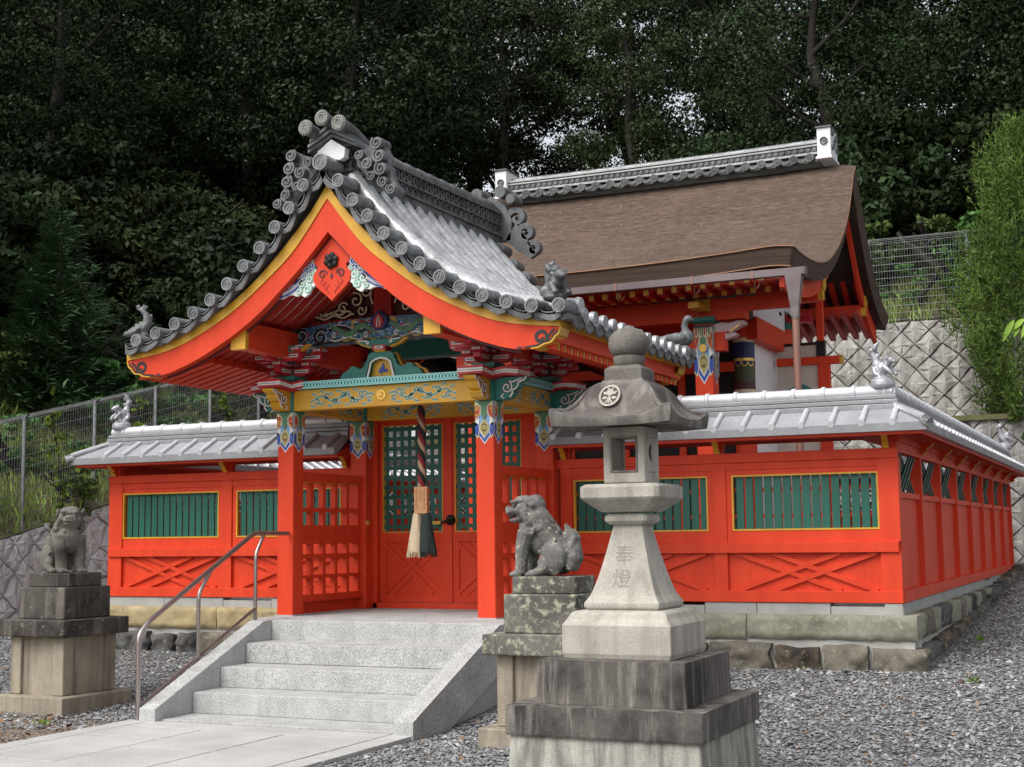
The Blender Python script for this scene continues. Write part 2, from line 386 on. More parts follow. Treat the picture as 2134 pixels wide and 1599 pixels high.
def remesh(o, vox, smooth=2, noise_amt=0.0, noise_size=0.05, reduce=None):
    md = o.modifiers.new('remesh', 'REMESH'); md.mode = 'VOXEL'; md.voxel_size = vox; md.use_smooth_shade = True
    if smooth:
        s = o.modifiers.new('smooth', 'SMOOTH'); s.iterations = smooth; s.factor = 0.5
    if noise_amt:
        tx = bpy.data.textures.new('chip', 'CLOUDS'); tx.noise_scale = noise_size
        d = o.modifiers.new('chips', 'DISPLACE'); d.texture = tx; d.strength = noise_amt; d.mid_level = 0.5; d.texture_coords = 'LOCAL'
    return o

# ------------------------------------------------------------------ ground, path, hillside (setting)
def gz(x, y):
    if y <= -3.4: return -.012 if y > -4.4 else 0.0
    if y <= 0: return 0.276*(y+3.4)/3.4
    return 0.276+0.0545*min(y, 14)
def soil_amount(x, y): return 0
def ground():
    mt, n, l, bs = _new('gravel_ground')
    co = _coords(n, l)
    v = n.new('ShaderNodeTexVoronoi'); v.inputs['Scale'].default_value = 34; l.new(co, v.inputs['Vector'])
    t = _noise(n, l, co, 0.55, 5, 0.6); t2 = _noise(n, l, co, 16, 5, 0.7)
    sepv = n.new('ShaderNodeSeparateColor'); l.new(v.outputs['Color'], sepv.inputs[0])
    stone = _ramp(n, l, sepv.outputs[0], [(0.0, (0.08, 0.085, 0.092)), (0.35, (0.16, 0.168, 0.178)), (0.75, (0.26, 0.268, 0.275)), (1.0, (0.40, 0.395, 0.38))]).outputs[0]
    edge = _ramp(n, l, v.outputs['Distance'], [(0.25, (1, 1, 1)), (0.75, (0.35, 0.35, 0.35))]).outputs[0]
    stone = _mix(n, l, 1.0, stone, edge, 'MULTIPLY')
    soil = _ramp(n, l, t2.outputs[0], [(0.3, (0.15, 0.11, 0.075)), (0.6, (0.30, 0.235, 0.165)), (0.75, (0.42, 0.36, 0.28))]).outputs[0]
    # sandy soil lies beside the paved path at the left front
    tc = n.new('ShaderNodeTexCoord'); sp = n.new('ShaderNodeSeparateXYZ'); l.new(tc.outputs['Object'], sp.inputs[0])
    def lin(src, a, b):
        mr = n.new('ShaderNodeMapRange'); mr.inputs['From Min'].default_value = a; mr.inputs['From Max'].default_value = b; mr.clamp = True; l.new(src, mr.inputs['Value']); return mr.outputs[0]
    fx = lin(sp.outputs['X'], 0.0, -0.6); fy = lin(sp.outputs['Y'], -3.4, -4.8)
    mu = n.new('ShaderNodeMath'); mu.operation = 'MULTIPLY'; l.new(fx, mu.inputs[0]); l.new(fy, mu.inputs[1])
    ad = n.new('ShaderNodeMath'); ad.operation = 'MULTIPLY_ADD'; l.new(t.outputs[0], ad.inputs[0]); ad.inputs[1].default_value = 2.0; ad.inputs[2].default_value = -1.0
    a2 = n.new('ShaderNodeMath'); a2.operation = 'ADD'; l.new(mu.outputs[0], a2.inputs[0]); l.new(ad.outputs[0], a2.inputs[1]); a2.use_clamp = True
    m3 = n.new('ShaderNodeMath'); m3.operation = 'MULTIPLY'; l.new(a2.outputs[0], m3.inputs[0]); m3.inputs[1].default_value = .85
    col = _mix(n, l, m3.outputs[0], stone, soil)
    l.new(col, bs.inputs['Base Color']); bs.inputs['Roughness'].default_value = 0.85; bs.inputs['Specular IOR Level'].default_value = 0.3
    _bump(n, l, bs, v.outputs['Distance'], 1.0, 0.03)
    MT['gravel_ground'] = mt
    xs = [-60, -30, -15]+[-9+0.5*i for i in range(41)]+[15, 30, 60]
    ys = [-60, -30, -18]+[-14+0.5*i for i in range(58)]+[15.2]
    b = MB(); vs = []
    for y in ys:
        for x in xs:
            dz = 0.02*noise.noise(Vector((x*.7, y*.7, 0)))
            vs.append((x, y, gz(x, y)+dz-.005))
    k = len(xs); fs = [(j*k+i, j*k+i+1, (j+1)*k+i+1, (j+1)*k+i) for j in range(len(ys)-1) for i in range(k-1)]
    b.add(vs, fs, 0, True); structure(b.build('ground', 'gravel_ground', fix=False))
ground()

def gravel():
    """loose crushed stones lying on the sheet, densest where the camera is near"""
    rng = np.random.default_rng(3)
    base = np.array([(1,0,0),(0,1,0),(-1,0,0),(0,-1,0),(0,0,1),(0,0,-1)], float)
    faces = np.array([(0,1,4),(1,2,4),(2,3,4),(3,0,4),(1,0,5),(2,1,5),(3,2,5),(0,3,5)])
    P = []
    def fill(x0, x1, y0, y1, den, cond):
        k = int((x1-x0)*(y1-y0)*den)
        for x, y in zip(rng.uniform(x0, x1, k), rng.uniform(y0, y1, k)):
            if cond(x, y): P.append((x, y))
    def free(x, y):
        if -1.22 < x < 1.75 and y < -2.0: return False
        if -5.2 < x < 5.2 and y > -0.2: return False
        if 3.46 < x < 4.74 and -6.02 < y < -4.76: return False
        return True
    fill(1.6, 9, -7.5, -0.1, 900, free)
    fill(5.1, 8, -0.1, 11, 700, free)
    fill(-8, -1.2, -4.6, 0.6, 560, free)
    fill(-4, -1.1, -6.5, -4.6, 170, free)
    P = np.array(P); k = len(P)
    s = rng.lognormal(-4.30, 0.36, k)
    sc = np.stack([s*rng.uniform(.8, 1.6, k), s*rng.uniform(.6, 1.1, k), s*rng.uniform(.3, .75, k)], 1)
    V = base[None]*sc[:, None]*rng.uniform(.65, 1.3, (k, 6, 1))
    a = rng.uniform(0, 6.28, k); t = rng.normal(0, .35, k)
    ct, st = np.cos(t)[:, None], np.sin(t)[:, None]
    X, Z = V[..., 0]*ct-V[..., 2]*st, V[..., 0]*st+V[..., 2]*ct
    ca, sa = np.cos(a)[:, None], np.sin(a)[:, None]
    X, Y = X*ca-V[..., 1]*sa, X*sa+V[..., 1]*ca
    g = np.array([gz(x, y)+0.02*noise.noise(Vector((x*.7, y*.7, 0))) for x, y in P])
    W = np.stack([X+P[:, 0:1], Y+P[:, 1:2], Z+g[:, None]+s[:, None]*.25], 2).reshape(-1, 3)
    F = (faces[None]+6*np.arange(k)[:, None, None]).reshape(-1, 3)
    me = bpy.data.meshes.new('gravel'); me.from_pydata(W.tolist(), [], F.tolist())
    pal = ['gravel_a', 'gravel_b', 'gravel_c', 'gravel_d', 'gravel_e']
    mat('gravel_a', (0.25, 0.253, 0.258), rough=.8, scale=20); mat('gravel_b', (0.19, 0.194, 0.20), rough=.8, scale=20)
    mat('gravel_c', (0.31, 0.315, 0.32), rough=.8, scale=20); mat('gravel_d', (0.48, 0.475, 0.46), rough=.8, scale=20); mat('gravel_e', (0.28, 0.20, 0.14), rough=.85, scale=20)
    for p in pal: me.materials.append(MT[p])
    mi = rng.choice(5, k, p=[.37, .28, .25, .08, .02])
    left = (P[:, 0] < -0.5) & (P[:, 1] < -4.0)
    mi[left] = rng.choice(5, left.sum(), p=[.2, .15, .25, .15, .25])
    me.polygons.foreach_set('material_index', np.repeat(mi, 8).astype(np.int32)); me.update()
    o = bpy.data.objects.new('gravel', me); COL.objects.link(o)
    tag(o, 'loose grey crushed stones covering the yard round the shrine', 'gravel', kind='stuff')
gravel()

def path():
    root = bpy.data.objects.new('path', None); COL.objects.link(root); root['kind'] = 'structure'
    x0, x1, y1 = -1.235, 1.685, -3.93
    b = MB(); b.box(x0+.01, x1-.01, -40, y1, -0.03, 0.004); b.build('joint_bed', 'joint_dark', root)
    b = MB()
    def slab(a, c, d, e): b.box(a+.009, c-.009, d+.009, e-.009, -0.02, 0.022+random.uniform(-.0015, .0015))
    # long kerb slabs each side
    for xa, xb in ((x0, x0+.24), (x1-.22, x1)):
        y = y1
        while y > -14:
            L = random.uniform(1.3, 1.9); slab(xa, xb, y-L, y); y -= L
    xs = [x0+.24, x0+.24+.82, x0+.24+1.64, x1-.22]
    slab(x0+.24, x1-.22, y1-.34, y1)
    for i in range(3):
        y = y1-.34-(0.0 if i == 1 else 0)
        first = [.55, .95, .62][i]
        while y > -14:
            L = first if first else random.uniform(.95, 1.35); first = 0
            slab(xs[i], xs[i+1], y-L, y); y -= L
    b.build('paving_slab', 'granite_path', root, bevel=.004)
path()

def hz(x, y):
    yy = max(min(y, 14.35), -9)
    w = 1.62+0.24*(yy-1.19)
    if x > -8.15:
        t = min(1, (x+8.15)/6); t = t*t*(3-2*t); w = 4.80+(5.77-4.80)*t
    dL = max(0, -8.15-x); dB = max(0, y-14.35)
    f = lambda d: .52*d if d < 7 else 3.64+.30*(d-7)
    g = lambda d: .44*d if d < 8 else 3.52+.08*(d-8)
    return w+f(dL)+g(dB)
def hillside():
    b = MB()
    def grid(xs, ys, mi):
        vs = [(x, y, hz(x, y)+0.25*noise.noise(Vector((x*.3, y*.3, 1.7)))*min(1, max(-8.15-x, y-14.35, 0)/2)) for y in ys for x in xs]
        k = len(xs); b.add(vs, [(j*k+i, j*k+i+1, (j+1)*k+i+1, (j+1)*k+i) for j in range(len(ys)-1) for i in range(k-1)], mi, True)
    grid([-50, -40, -32]+[-26+i for i in range(18)]+[-8.15], [-30, -20]+[-12+1.0*i for i in range(26)]+[14.35], 0)
    grid([-50, -40, -32]+[-26+i for i in range(18)]+[-8.15]+[-7+2*i for i in range(22)]+[50], [14.35]+[15+1.5*i for i in range(20)]+[50, 70, 100], 1)
    structure(b.build('hillside', ['bank_soil', 'forest_floor'], fix=False))
hillside()
# ------------------------------------------------------------------ plank fences round the precinct
FX0, FX1, FY0, FY1 = -4.907, 4.872, 0.06, 11.95     # centre lines
T_front = lambda s, t, z: (s, FY0-t, z)
T_right = lambda s, t, z: (FX1+t, s, z)
T_left = lambda s, t, z: (FX0-t, s, z)
T_back = lambda s, t, z: (s, FY1+t, z)

def rough_block(b, s0, s1, t1, z0, z1, amp=.012, mi=0, depth=.25, rnd=.02, seed=0):
    """quarried stone: face at t=t1 (outward), rough and slightly rounded"""
    nx = max(4, int((s1-s0)/.035)); nz = max(4, int((z1-z0)/.03))
    vs = []
    for j in range(nz+1):
        for i in range(nx+1):
            u, v = i/nx, j/nz
            e = min(u*(s1-s0), (1-u)*(s1-s0), v*(z1-z0), (1-v)*(z1-z0))
            pull = -.030*max(0, 1-e/rnd)**2
            q = Vector((s0+u*(s1-s0), seed*3.1, z0+v*(z1-z0)))
            d = amp*(noise.noise(q*6)+.7*noise.noise(q*15)+.5*noise.noise(q*34))
            ss = s0+u*(s1-s0)+(amp*.6*noise.noise(q*5+Vector((9, 0, 0))) if 0 < i < nx else amp*.8*noise.noise(Vector((seed*2.3, i, v*4))))
            zz = z0+v*(z1-z0)+(amp*.5*noise.noise(q*6+Vector((0, 5, 0))))
            vs.append((ss, t1+d+pull, zz))
    k = nx+1
    fs = [(j*k+i, j*k+i+1, (j+1)*k+i+1, (j+1)*k+i) for j in range(nz) for i in range(nx)]
    b.add(vs, fs, mi, True)
    # sides back to depth
    def strip(idx):
        o = [vs[i] for i in idx]; inn = [(p[0], t1-depth, p[2]) for p in o]; n = len(o)
        b.add(o+inn, [(i, i+1, n+i+1, n+i) for i in range(n-1)], mi, False)
    strip(list(range(k))); strip([nz*k+i for i in range(k)]); strip([j*k for j in range(nz+1)]); strip([j*k+nx for j in range(nz+1)])

def foundation(name, label, T, s0, s1, caps, seed, groundf, sill=True, ext0=0, ext1=0):
    rnd = random.Random(seed)
    root = thing(name, label, 'foundation wall', T((s0+s1)/2, 0, groundf((s0+s1)/2)))
    b = MB(T)
    # mortar core
    b.box(s0-ext0*.10, s1+ext1*.10, -.3, .12, min(groundf(s0), groundf(s1))-.05, .735)
    b.build('mortar_core', 'mortar', root)
    b = MB(T); s = s0
    while s < s1-.05:
        L = min(rnd.choice([.55, .7, .75, .9]), s1-s)
        if s1-s-L < .25: L = s1-s
        low = rnd.random() < .25
        b.box(s+.003, s+L-.003, -.12, .05, .73, .905 if not low else .875); s += L
    b.build('concrete_sill', 'concrete', root, bevel=.004)
    cm = MB(T); s = s0-ext0*.14; k = 0
    mats = caps
    while s < s1+ext1*.14-.05:
        L = rnd.uniform(1.2, 2.1) if len(set(mats)) == 1 else rnd.uniform(.45, .95)
        if s1+ext1*.14-s-L < .4: L = s1+ext1*.14-s
        rough_block(cm, s+.006, s+L-.006, .17, .545+rnd.uniform(-.012, .012), .793, .016, k % len(mats), .3, .03, seed+k); s += L; k += 1
    cm.build('cap_stone', list(mats), root)
    bm = MB(T); s = s0-ext0*.20; k = 0; pm = ['slate_stone', 'brown_stone', 'slate_stone', 'grey_brown_stone']; stained_stone('grey_brown_stone', (.30, .265, .21), (.055, .048, .042), (.38, .35, .27), .45, .30, False) if 'grey_brown_stone' not in MT else None
    while s < s1+ext1*.22-.05:
        L = rnd.uniform(.34, .78)
        if s1+ext1*.22-s-L < .3: L = s1+ext1*.22-s
        g = groundf(s+L/2)
        top = .50+rnd.uniform(-.04, .015)
        if top-g < .06: top = g+.08
        rough_block(bm, s+.025, s+L-.025, .23+rnd.uniform(-.03, .03), g-.08, top, .045, rnd.choice([0, 0, 1, 1, 2, 3]), .35, .06, seed+50+k); s += L; k += 1
    bm.build('boulder', pm, root)
    return root

foundation('foundation_wall', 'low wall of tan capstones over dark boulders left of the granite stairs', T_front, -4.967, -1.32, ['tan_stone'], 11, lambda s: gz(s, -.2), ext0=1)
foundation('foundation_wall', 'low wall of grey-green capstones over dark boulders behind the stone lantern', T_front, 1.32, 4.932, ['sage_stone'], 22, lambda s: gz(s, -.2), ext1=1)
foundation('foundation_wall', 'long mixed-colour stone base running back under the right-hand fence side', T_right, 0.0, 12.01, ['sage_stone', 'grey_brown_stone', 'sage_stone', 'slate_stone'], 33, lambda s: gz(5, s), ext0=.4)

def tiled_roof(root, T, s0, s1, m0, m1, finials=(), collars=True, roll0=None):
    """pent roof of grey tiles on both sides of the fence line; m0/m1 mitre signs (+1 outer corner, 0 straight)"""
    zr, ze, te = 2.835, 2.655, .405
    b = MB(T)
    for sg in (1, -1):
        pts = []
        for t, z in ((.07, zr), (te, ze), (te, ze-.078), (te-.045, ze-.085), (.07, zr-.06)):
            ea = -m0*sg*t if m0 else 0; eb = m1*sg*t if m1 else 0
            pts.append(((s0+ea, sg*t, z), (s1+eb, sg*t, z)))
        n = len(pts)
        b.add([p[0] for p in pts]+[p[1] for p in pts], [(i, i+1, n+i+1, n+i) for i in (0, 2, 3)]+[tuple(range(n)), tuple(range(n, 2*n))])
        b.add([p[0] for p in pts]+[p[1] for p in pts], [(1, 2, n+2, n+1)], 1)
    roof = b.build('roof', ['new_tile', 'shaded_tile'], root)
    # covering rolls
    b = MB(T)
    for sg in (1, -1):
        s = (roll0 if roll0 is not None else s0+.15)
        while s < s1+.3:
            lo = s0-m0*sg*te+.03 if m0 else s0; hi = s1+m1*sg*te-.03 if m1 else s1
            if lo < s < hi:
                # clip the upper end where the hip cuts it
                ta = .09
                if m0*sg > 0 and s < s0: ta = s0-s+.03
                if m1*sg > 0 and s > s1: ta = s-s1+.03
                if ta < te-.04:
                    f = lambda t: zr+(ze-zr)*(t-.07)/(te-.07)
                    b.tube([(s, sg*ta, f(ta)+.016), (s, sg*(te-.005), ze+.016)], [.027, .030], 10)
                    b.tube([(s, sg*(te-.02), ze+.012), (s, sg*(te+.006), ze+.008)], .034, 10)
            s += .297
    b.build('roll_tile', 'lit_tile', roof)
    # stacked ridge
    b = MB(T); e0, e1 = (.07 if m0 else 0), (.07 if m1 else 0)
    for i, (w, za, zb) in enumerate(((.105, 2.815, 2.868), (.092, 2.874, 2.916), (.080, 2.922, 2.962))):
        b.box(s0-e0-(.03-.012*i if m0 else 0), s1+e1+(.03-.012*i if m1 else 0), -w, w, za, zb)
    b.box(s0-e0*.6, s1+e1*.6, -.06, .06, 2.78, 2.975)
    b.build('ridge', 'shaded_tile', root, bevel=.006)
    b = MB(T)
    b.tube([(s0-e0*.5, 0, 2.998), (s1+e1*.5, 0, 2.998)], .066, 14)
    s = s0+.12
    while s < s1-.03:
        b.tube([(s, 0, 2.998), (s+.010, 0, 2.998), (s+.042, 0, 2.998), (s+.052, 0, 2.998)], [.067, .080, .080, .067], 14); s += .305
    b.build('ridge_cap', 'lit_tile', root)
    # hips
    for mm, s, sgn in ((m0, s0, -1), (m1, s1, 1)):
        if not mm: continue
        b = MB(T)
        b.tube([(s, 0, 2.880), (s+sgn*.39, .39, 2.690)], .040, 10)
        b.tube([(s+sgn*.37, .37, 2.665), (s+sgn*.440, .440, 2.635)], .058, 4)
        b.build('hip_tile', 'lit_tile', root)
    # red underside, ridge beam and bearers
    b = MB(T)
    for sg in (1, -1):
        a0, a1 = s0-m0*sg*.35, s1+m1*sg*.35; c0, c1 = s0-m0*sg*.04, s1+m1*sg*.04
        vs = [(c0, sg*.04, 2.70), (c1, sg*.04, 2.70), (a1, sg*.352, 2.572), (a0, sg*.352, 2.572), (c0, sg*.04, 2.67), (c1, sg*.04, 2.67), (a1, sg*.352, 2.545), (a0, sg*.352, 2.545)]
        b.add(vs, [(0,1,2,3), (7,6,5,4), (3,2,6,7), (0,3,7,4), (1,5,6,2)])
    b.box(s0, s1, -.045, .045, 2.56, 2.72)
    b.build('eave_board', 'vermilion', root)

def bracket(b, T, s, mi_red=0, mi_gold=1):
    """small cloud-shaped bearer above a post, gilt on its outline"""
    pts = [(.06, 2.435), (.09, 2.435), (.10, 2.46), (.135, 2.475), (.12, 2.50), (.165, 2.525), (.20, 2.565), (.06, 2.565)]
    b.prism([(s-.025, t, z) for t, z in pts], (.05, 0, 0), mi_red)
    for i in range(1, 6):
        a, c = pts[i], pts[i+1]
        b.beam((s, a[0]+.004, a[1]-.003), (s, c[0]+.004, c[1]-.003), .058, .012, (0, 0, 1), mi_gold)

def boards_front(root, T, wins, posts, xs0, xs1):
    """planked front fence: rails, posts, framed slat windows, crossed braces"""
    rd = 'vermilion'
    b = MB(T); b.box(xs0, xs1, -.06, .066, .911, 1.026); b.build('bottom_rail', rd, root, bevel=.003)
    b = MB(T); b.box(xs0+.02, xs1-.02, -.066, .082, 1.408, 1.511); b.build('middle_rail', rd, root, bevel=.003)
    b = MB(T); b.box(xs0, xs1, -.066, .066, 2.336, 2.434); b.build('top_rail', rd, root, bevel=.003)
    for p, w in posts:
        b = MB(T); b.box(p-w/2, p+w/2, -.055, .056, 1.026, 1.408); b.box(p-w/2, p+w/2, -.055, .052, 1.511, 2.336); b.box(p-.05, p+.05, -.05, .05, 2.434, 2.60)
        bracket(b, T, p); b.build('post', [rd, 'ochre_gold'], root, bevel=.002)
    for a, c in wins:
        # lower panel with crossed braces
        b = MB(T); pa, pc = a-.06, c+.06
        n = 7
        for i in range(n):
            u = pa+(pc-pa)*i/n; b.box(u+.0008, u+(pc-pa)/n-.0008, -.012, .012+.0006*(i % 2), 1.02, 1.41)
        b.box(pa-.02, pc+.02, -.012, .008, 1.02, 1.41)
        b.build('lower_panel', rd, root)
        b = MB(T); z0, z1 = 1.028, 1.406; W = c-a
        off = .36
        for k, (sa, sb) in enumerate(((.04, W-.04-off), (.04+off, W-.04))):
            b.beam((a+sa, .026, z1), (a+sb, .026, z0), .030+.004*k, .046, (0, 0, 1))
            b.beam((a+sa, .028, z0), (a+sb, .028, z1), .034+.004*k, .046, (0, 0, 1))
        # trim beam ends that stick out of the panel
        b.build('cross_brace', rd, root)
        # upper panel frame round the opening
        z2, z3 = 1.635, 2.207
        b = MB(T)
        b.box(pa, a, -.03, .034, 1.511, 2.336); b.box(c, pc, -.03, .034, 1.511, 2.336)
        b.box(a, c, -.03, .034, 1.511, z2); b.box(a, c, -.03, .034, z3, 2.336)
        b.box(pa, pc, .034, .044, 2.262, 2.336)
        win = b.build('window_frame', rd, root, bevel=.002)
        b = MB(T); g = .017
        b.box(a, a+g, .0, .040, z2, z3); b.box(c-g, c, .0, .040, z2, z3); b.box(a+g, c-g, .0, .040, z2, z2+g); b.box(a+g, c-g, .0, .040, z3-g, z3)
        b.build('gold_edging', 'ochre_gold', win)
        b = MB(T); s = a+g+.02; k = 0
        while s < c-g-.05:
            b.box(s, s+.078, -.022, -.002, z2+.005, z3-.004)
            # alternate slats stop short at the back rail, leaving slots
            s += .0985; k += 1
        b.build('slat', 'slat_green', win)
        b = MB(T); b.box(a, c, -.045, -.024, z2+.13, z2+.17); b.box(a, c, -.045, -.024, z3-.17, z3-.13); b.build('slat_rail', rd, win)

def small_lion_finial(root, p, ang, dark=False):
    """tile ornament: domed foot with a rearing lion on it"""
    x, y, z = p; b = MB()
    b.lathe([(.085, 0), (.10, .02), (.095, .06), (.06, .09), (.02, .10)], (x, y, z), 16)
    d = Vector((math.cos(ang), math.sin(ang), 0)); s = Vector((-d.y, d.x, 0))
    def E(o, r): b.ellip(Vector(p)+d*o[0]+s*o[1]+Vector((0, 0, o[2])), r, 10, 7)
    E((.0, 0, .155), (.055, .045, .06)); E((.045, 0, .20), (.035, .035, .04)); E((-.045, 0, .19), (.04, .035, .05))
    E((.075, 0, .215), (.035, .032, .03)); E((.105, 0, .205), (.02, .02, .015)); E((.06, .03, .235), (.014, .014, .018)); E((.06, -.03, .235), (.014, .014, .018))
    for k in (-1, 1):
        b.tube([Vector(p)+d*.03+s*.03*k+Vector((0, 0, .17)), Vector(p)+d*.085+s*.045*k+Vector((0, 0, .13)), Vector(p)+d*.105+s*.03*k+Vector((0, 0, .10))], [.022, .016, .018], 8)
        b.tube([Vector(p)+d*-.05+s*.03*k+Vector((0, 0, .16)), Vector(p)+d*-.03+s*.055*k+Vector((0, 0, .115)), Vector(p)+d*.01+s*.05*k+Vector((0, 0, .09))], [.028, .02, .018], 8)
    b.tube([Vector(p)+d*-.05+Vector((0, 0, .22)), Vector(p)+d*-.075+Vector((0, 0, .29)), Vector(p)+d*-.05+Vector((0, 0, .34)), Vector(p)+d*-.02+Vector((0, 0, .37))], [.03, .028, .022, .006], 8)
    for k in range(5):
        a = k*1.3; E((-.06+.03*math.cos(a), .03*math.sin(a), .26+.015*k), (.016, .016, .02))
    b.v = [tuple(Vector(p)+(Vector(v)-Vector(p))*1.28) for v in b.v]
    o = b.build('finial', 'dark_tile' if dark else 'new_tile', root); remesh(o, .009, 1); return o

WL = [(-4.752, -3.254), (-2.993, -1.495)]; WR = [(1.472, 2.982), (3.238, 4.732)]
def front_fences():
    f = thing('plank_fence', 'vermilion plank fence left of the gate with two green slatted windows', 'fence', (-3.1, FY0, .9))
    boards_front(f, T_front, WL, [(-4.86, .213), (-3.1235, .14), (-1.40, .16)], -4.967, -1.29)
    tiled_roof(f, T_front, FX0, -1.36, 1, 0)
    small_lion_finial(f, (FX0+.08, FY0, 3.03), R(250))
    f = thing('plank_fence', 'vermilion plank fence between the gate and the near right corner, behind the lantern', 'fence', (3.1, FY0, .9))
    boards_front(f, T_front, WR, [(1.385, .13), (3.11, .14), (4.832, .199)], 1.29, 4.932)
    tiled_roof(f, T_front, 1.33, FX1, 0, 1, roll0=1.33+.06)
    small_lion_finial(f, (FX1-.06, FY0, 3.03), R(-20))
front_fences()

def side_fence(name, label, T, s0, s1, m0, m1, bays, fin=None):
    """long fence side: posts every bay, plain boards below, crossed green lattice above"""
    f = thing(name, label, 'fence', T((s0+s1)/2, 0, .9)); rd = 'vermilion'
    b = MB(T); b.box(s0, s1, -.06, .068, .911, 1.026); b.build('bottom_rail', rd, f, bevel=.003)
    b = MB(T); b.box(s0, s1, -.05, .040, 1.945, 2.003); b.build('middle_rail', rd, f, bevel=.003)
    b = MB(T); b.box(s0, s1, -.055, .050, 2.40, 2.50); b.box(s0, s1, -.03, .075, 2.50, 2.56); b.build('top_rail', rd, f, bevel=.003)
    L = (s1-s0)/bays
    for i in range(bays+1):
        s = s0+i*L; w = .075 if 0 < i < bays else .10
        s = min(max(s, s0+w/2), s1-w/2)
        b = MB(T); b.box(s-w/2, s+w/2, -.055, .060, 1.026, 2.40); b.build('post', rd, f, bevel=.003)
    b = MB(T)
    for i in range(bays):
        for k in range(5):
            u = s0+i*L+k*L/5; b.box(u+.001, u+L/5-.001, -.012, .004+.0007*(k % 2), 1.02, 1.95)
    b.build('plank_panel', rd, f)
    b = MB(T)
    for i in range(bays):
        a, c = s0+i*L+.045, s0+(i+1)*L-.045
        for o in (0, .17, .34):
            b.beam((a+.12+o, -.005, 2.395), (c-.46+o, -.005, 2.005), .016, .035)
            b.beam((a+.12+o, .012, 2.005), (c-.46+o, .012, 2.395), .016, .035)
    b.build('cross_lattice', 'lattice_green', f)
    for i in range(1, bays+1):
        b = MB(T); bracket(b, T, min(s0+i*L, s1-.06)); b.build('bracket', [rd, 'ochre_gold'], f)
    tiled_roof(f, T, s0 if m0 == 0 else s0, s1, m0, m1)
    if fin: small_lion_finial(f, fin[0], fin[1])
    return f
side_fence('plank_fence', 'long vermilion fence side running back on the right with green crossed lattice on top', T_right, FY0, FY1, 1, 1, 8, ((FX1, FY1-.1, 3.03), R(30)))
side_fence('plank_fence', 'far left fence side of the precinct, seen over the left front fence', T_left, FY0, FY1, 1, 1, 8)
side_fence('plank_fence', 'rear fence of the precinct, glimpsed through the gate lattice', T_back, FX0, FX1, 1, 1, 7)

# ------------------------------------------------------------------ retaining walls and wire mesh fences
def block_wall(name, label, Tw, s0, s1, zb, zt, a, jit, seed, matn, tilt=0.0, irregular=False):
    """masonry of diamond-laid split stones; Tw(s, t, z): t out of the face"""
    rnd = random.Random(seed)
    root = thing(name, label, 'retaining wall', Tw((s0+s1)/2, 0, zb((s0+s1)/2)))
    core = MB(Tw); n = 24
    top = [(s0+(s1-s0)*i/n, 0) for i in range(n+1)]
    vs = []
    for s, _ in top: vs += [(s, -.02, zb(s)-.3), (s, -.02, zt(s)-.01), (s, -.35, zt(s)-.01)]
    core.add(vs, [(3*i, 3*i+3, 3*i+4, 3*i+1) for i in range(n)]+[(3*i+1, 3*i+4, 3*i+5, 3*i+2) for i in range(n)])
    core.build('joint_bed', 'wall_joint', root)
    b = MB(Tw)
    zmin = min(zb(s0), zb(s1)); zmax = max(zt(s0), zt(s1))
    jj = {}
    def node(i, j):
        if (i, j) not in jj: jj[(i, j)] = (s0+i*a+rnd.uniform(-jit, jit)*a, zmin+j*a+rnd.uniform(-jit, jit)*a)
        return jj[(i, j)]
    NI = int((s1-s0)/a)+2; NJ = int((zmax-zmin)/a)+2
    for j in range(-1, NJ+1):
        for i in range(-1, NI+1):
            if (i+j) % 2: continue
            q = [node(i, j-1), node(i+1, j), node(i, j+1), node(i-1, j)]
            cs = sum(p[0] for p in q)/4
            if cs < s0-.5*a or cs > s1+.5*a: continue
            lo, hi = zb(cs)-.1, zt(cs)
            if min(p[1] for p in q) > hi-.06 or max(p[1] for p in q) < lo: continue
            # clip to the wall top
            pts = []
            for k in range(4):
                p, r = q[k], q[(k+1) % 4]
                tp, tr = zt(p[0]), zt(r[0])
                if p[1] <= tp: pts.append(p)
                if (p[1]-tp)*(r[1]-tr) < 0:
                    u = (tp-p[1])/((tp-p[1])-(tr-r[1])); pts.append((p[0]+(r[0]-p[0])*u, p[1]+(r[1]-p[1])*u))
            if len(pts) < 3: continue
            cx = sum(p[0] for p in pts)/len(pts); cz = sum(p[1] for p in pts)/len(pts)
            g = .045*a/.28
            def shrink(p, d):
                vx, vz = cx-p[0], cz-p[1]; l = math.hypot(vx, vz) or 1
                return (p[0]+vx/l*d, p[1]+vz/l*d)
            # subdivide outline for rough edges
            out = []
            for k in range(len(pts)):
                p, r = pts[k], pts[(k+1) % len(pts)]
                for u in (0, .34, .67):
                    out.append((p[0]+(r[0]-p[0])*u+rnd.uniform(-.012, .012), p[1]+(r[1]-p[1])*u+rnd.uniform(-.012, .012)))
            o1 = [shrink(p, g*.02) for p in out]; o2 = [shrink(p, g*.42) for p in out]; o3 = [shrink(p, g*.7+a*.36) for p in out]
            n = len(out); dp = rnd.uniform(.030, .065); tx, tz = rnd.uniform(-.07, .07), rnd.uniform(-.07, .07)
            h = lambda p, d: (p[0], d+tx*(p[0]-cx)+tz*(p[1]-cz)+rnd.uniform(-.012, .012), p[1])
            rings = [[(p[0], -.03, p[1]) for p in o1], [h(p, dp*.72) for p in o2], [h(p, dp+rnd.uniform(-.004, .012)) for p in o3]]
            vs = [p for r in rings for p in r]+[(cx, dp+rnd.uniform(-.006, .014), cz)]
            fs = [(m_*n+k, m_*n+(k+1) % n, (m_+1)*n+(k+1) % n, (m_+1)*n+k) for m_ in range(2) for k in range(n)]+[(2*n+k, 2*n+(k+1) % n, 3*n) for k in range(n)]
            b.add(vs, fs, 0, False)
    b.build('split_stone', matn, root)
    return root
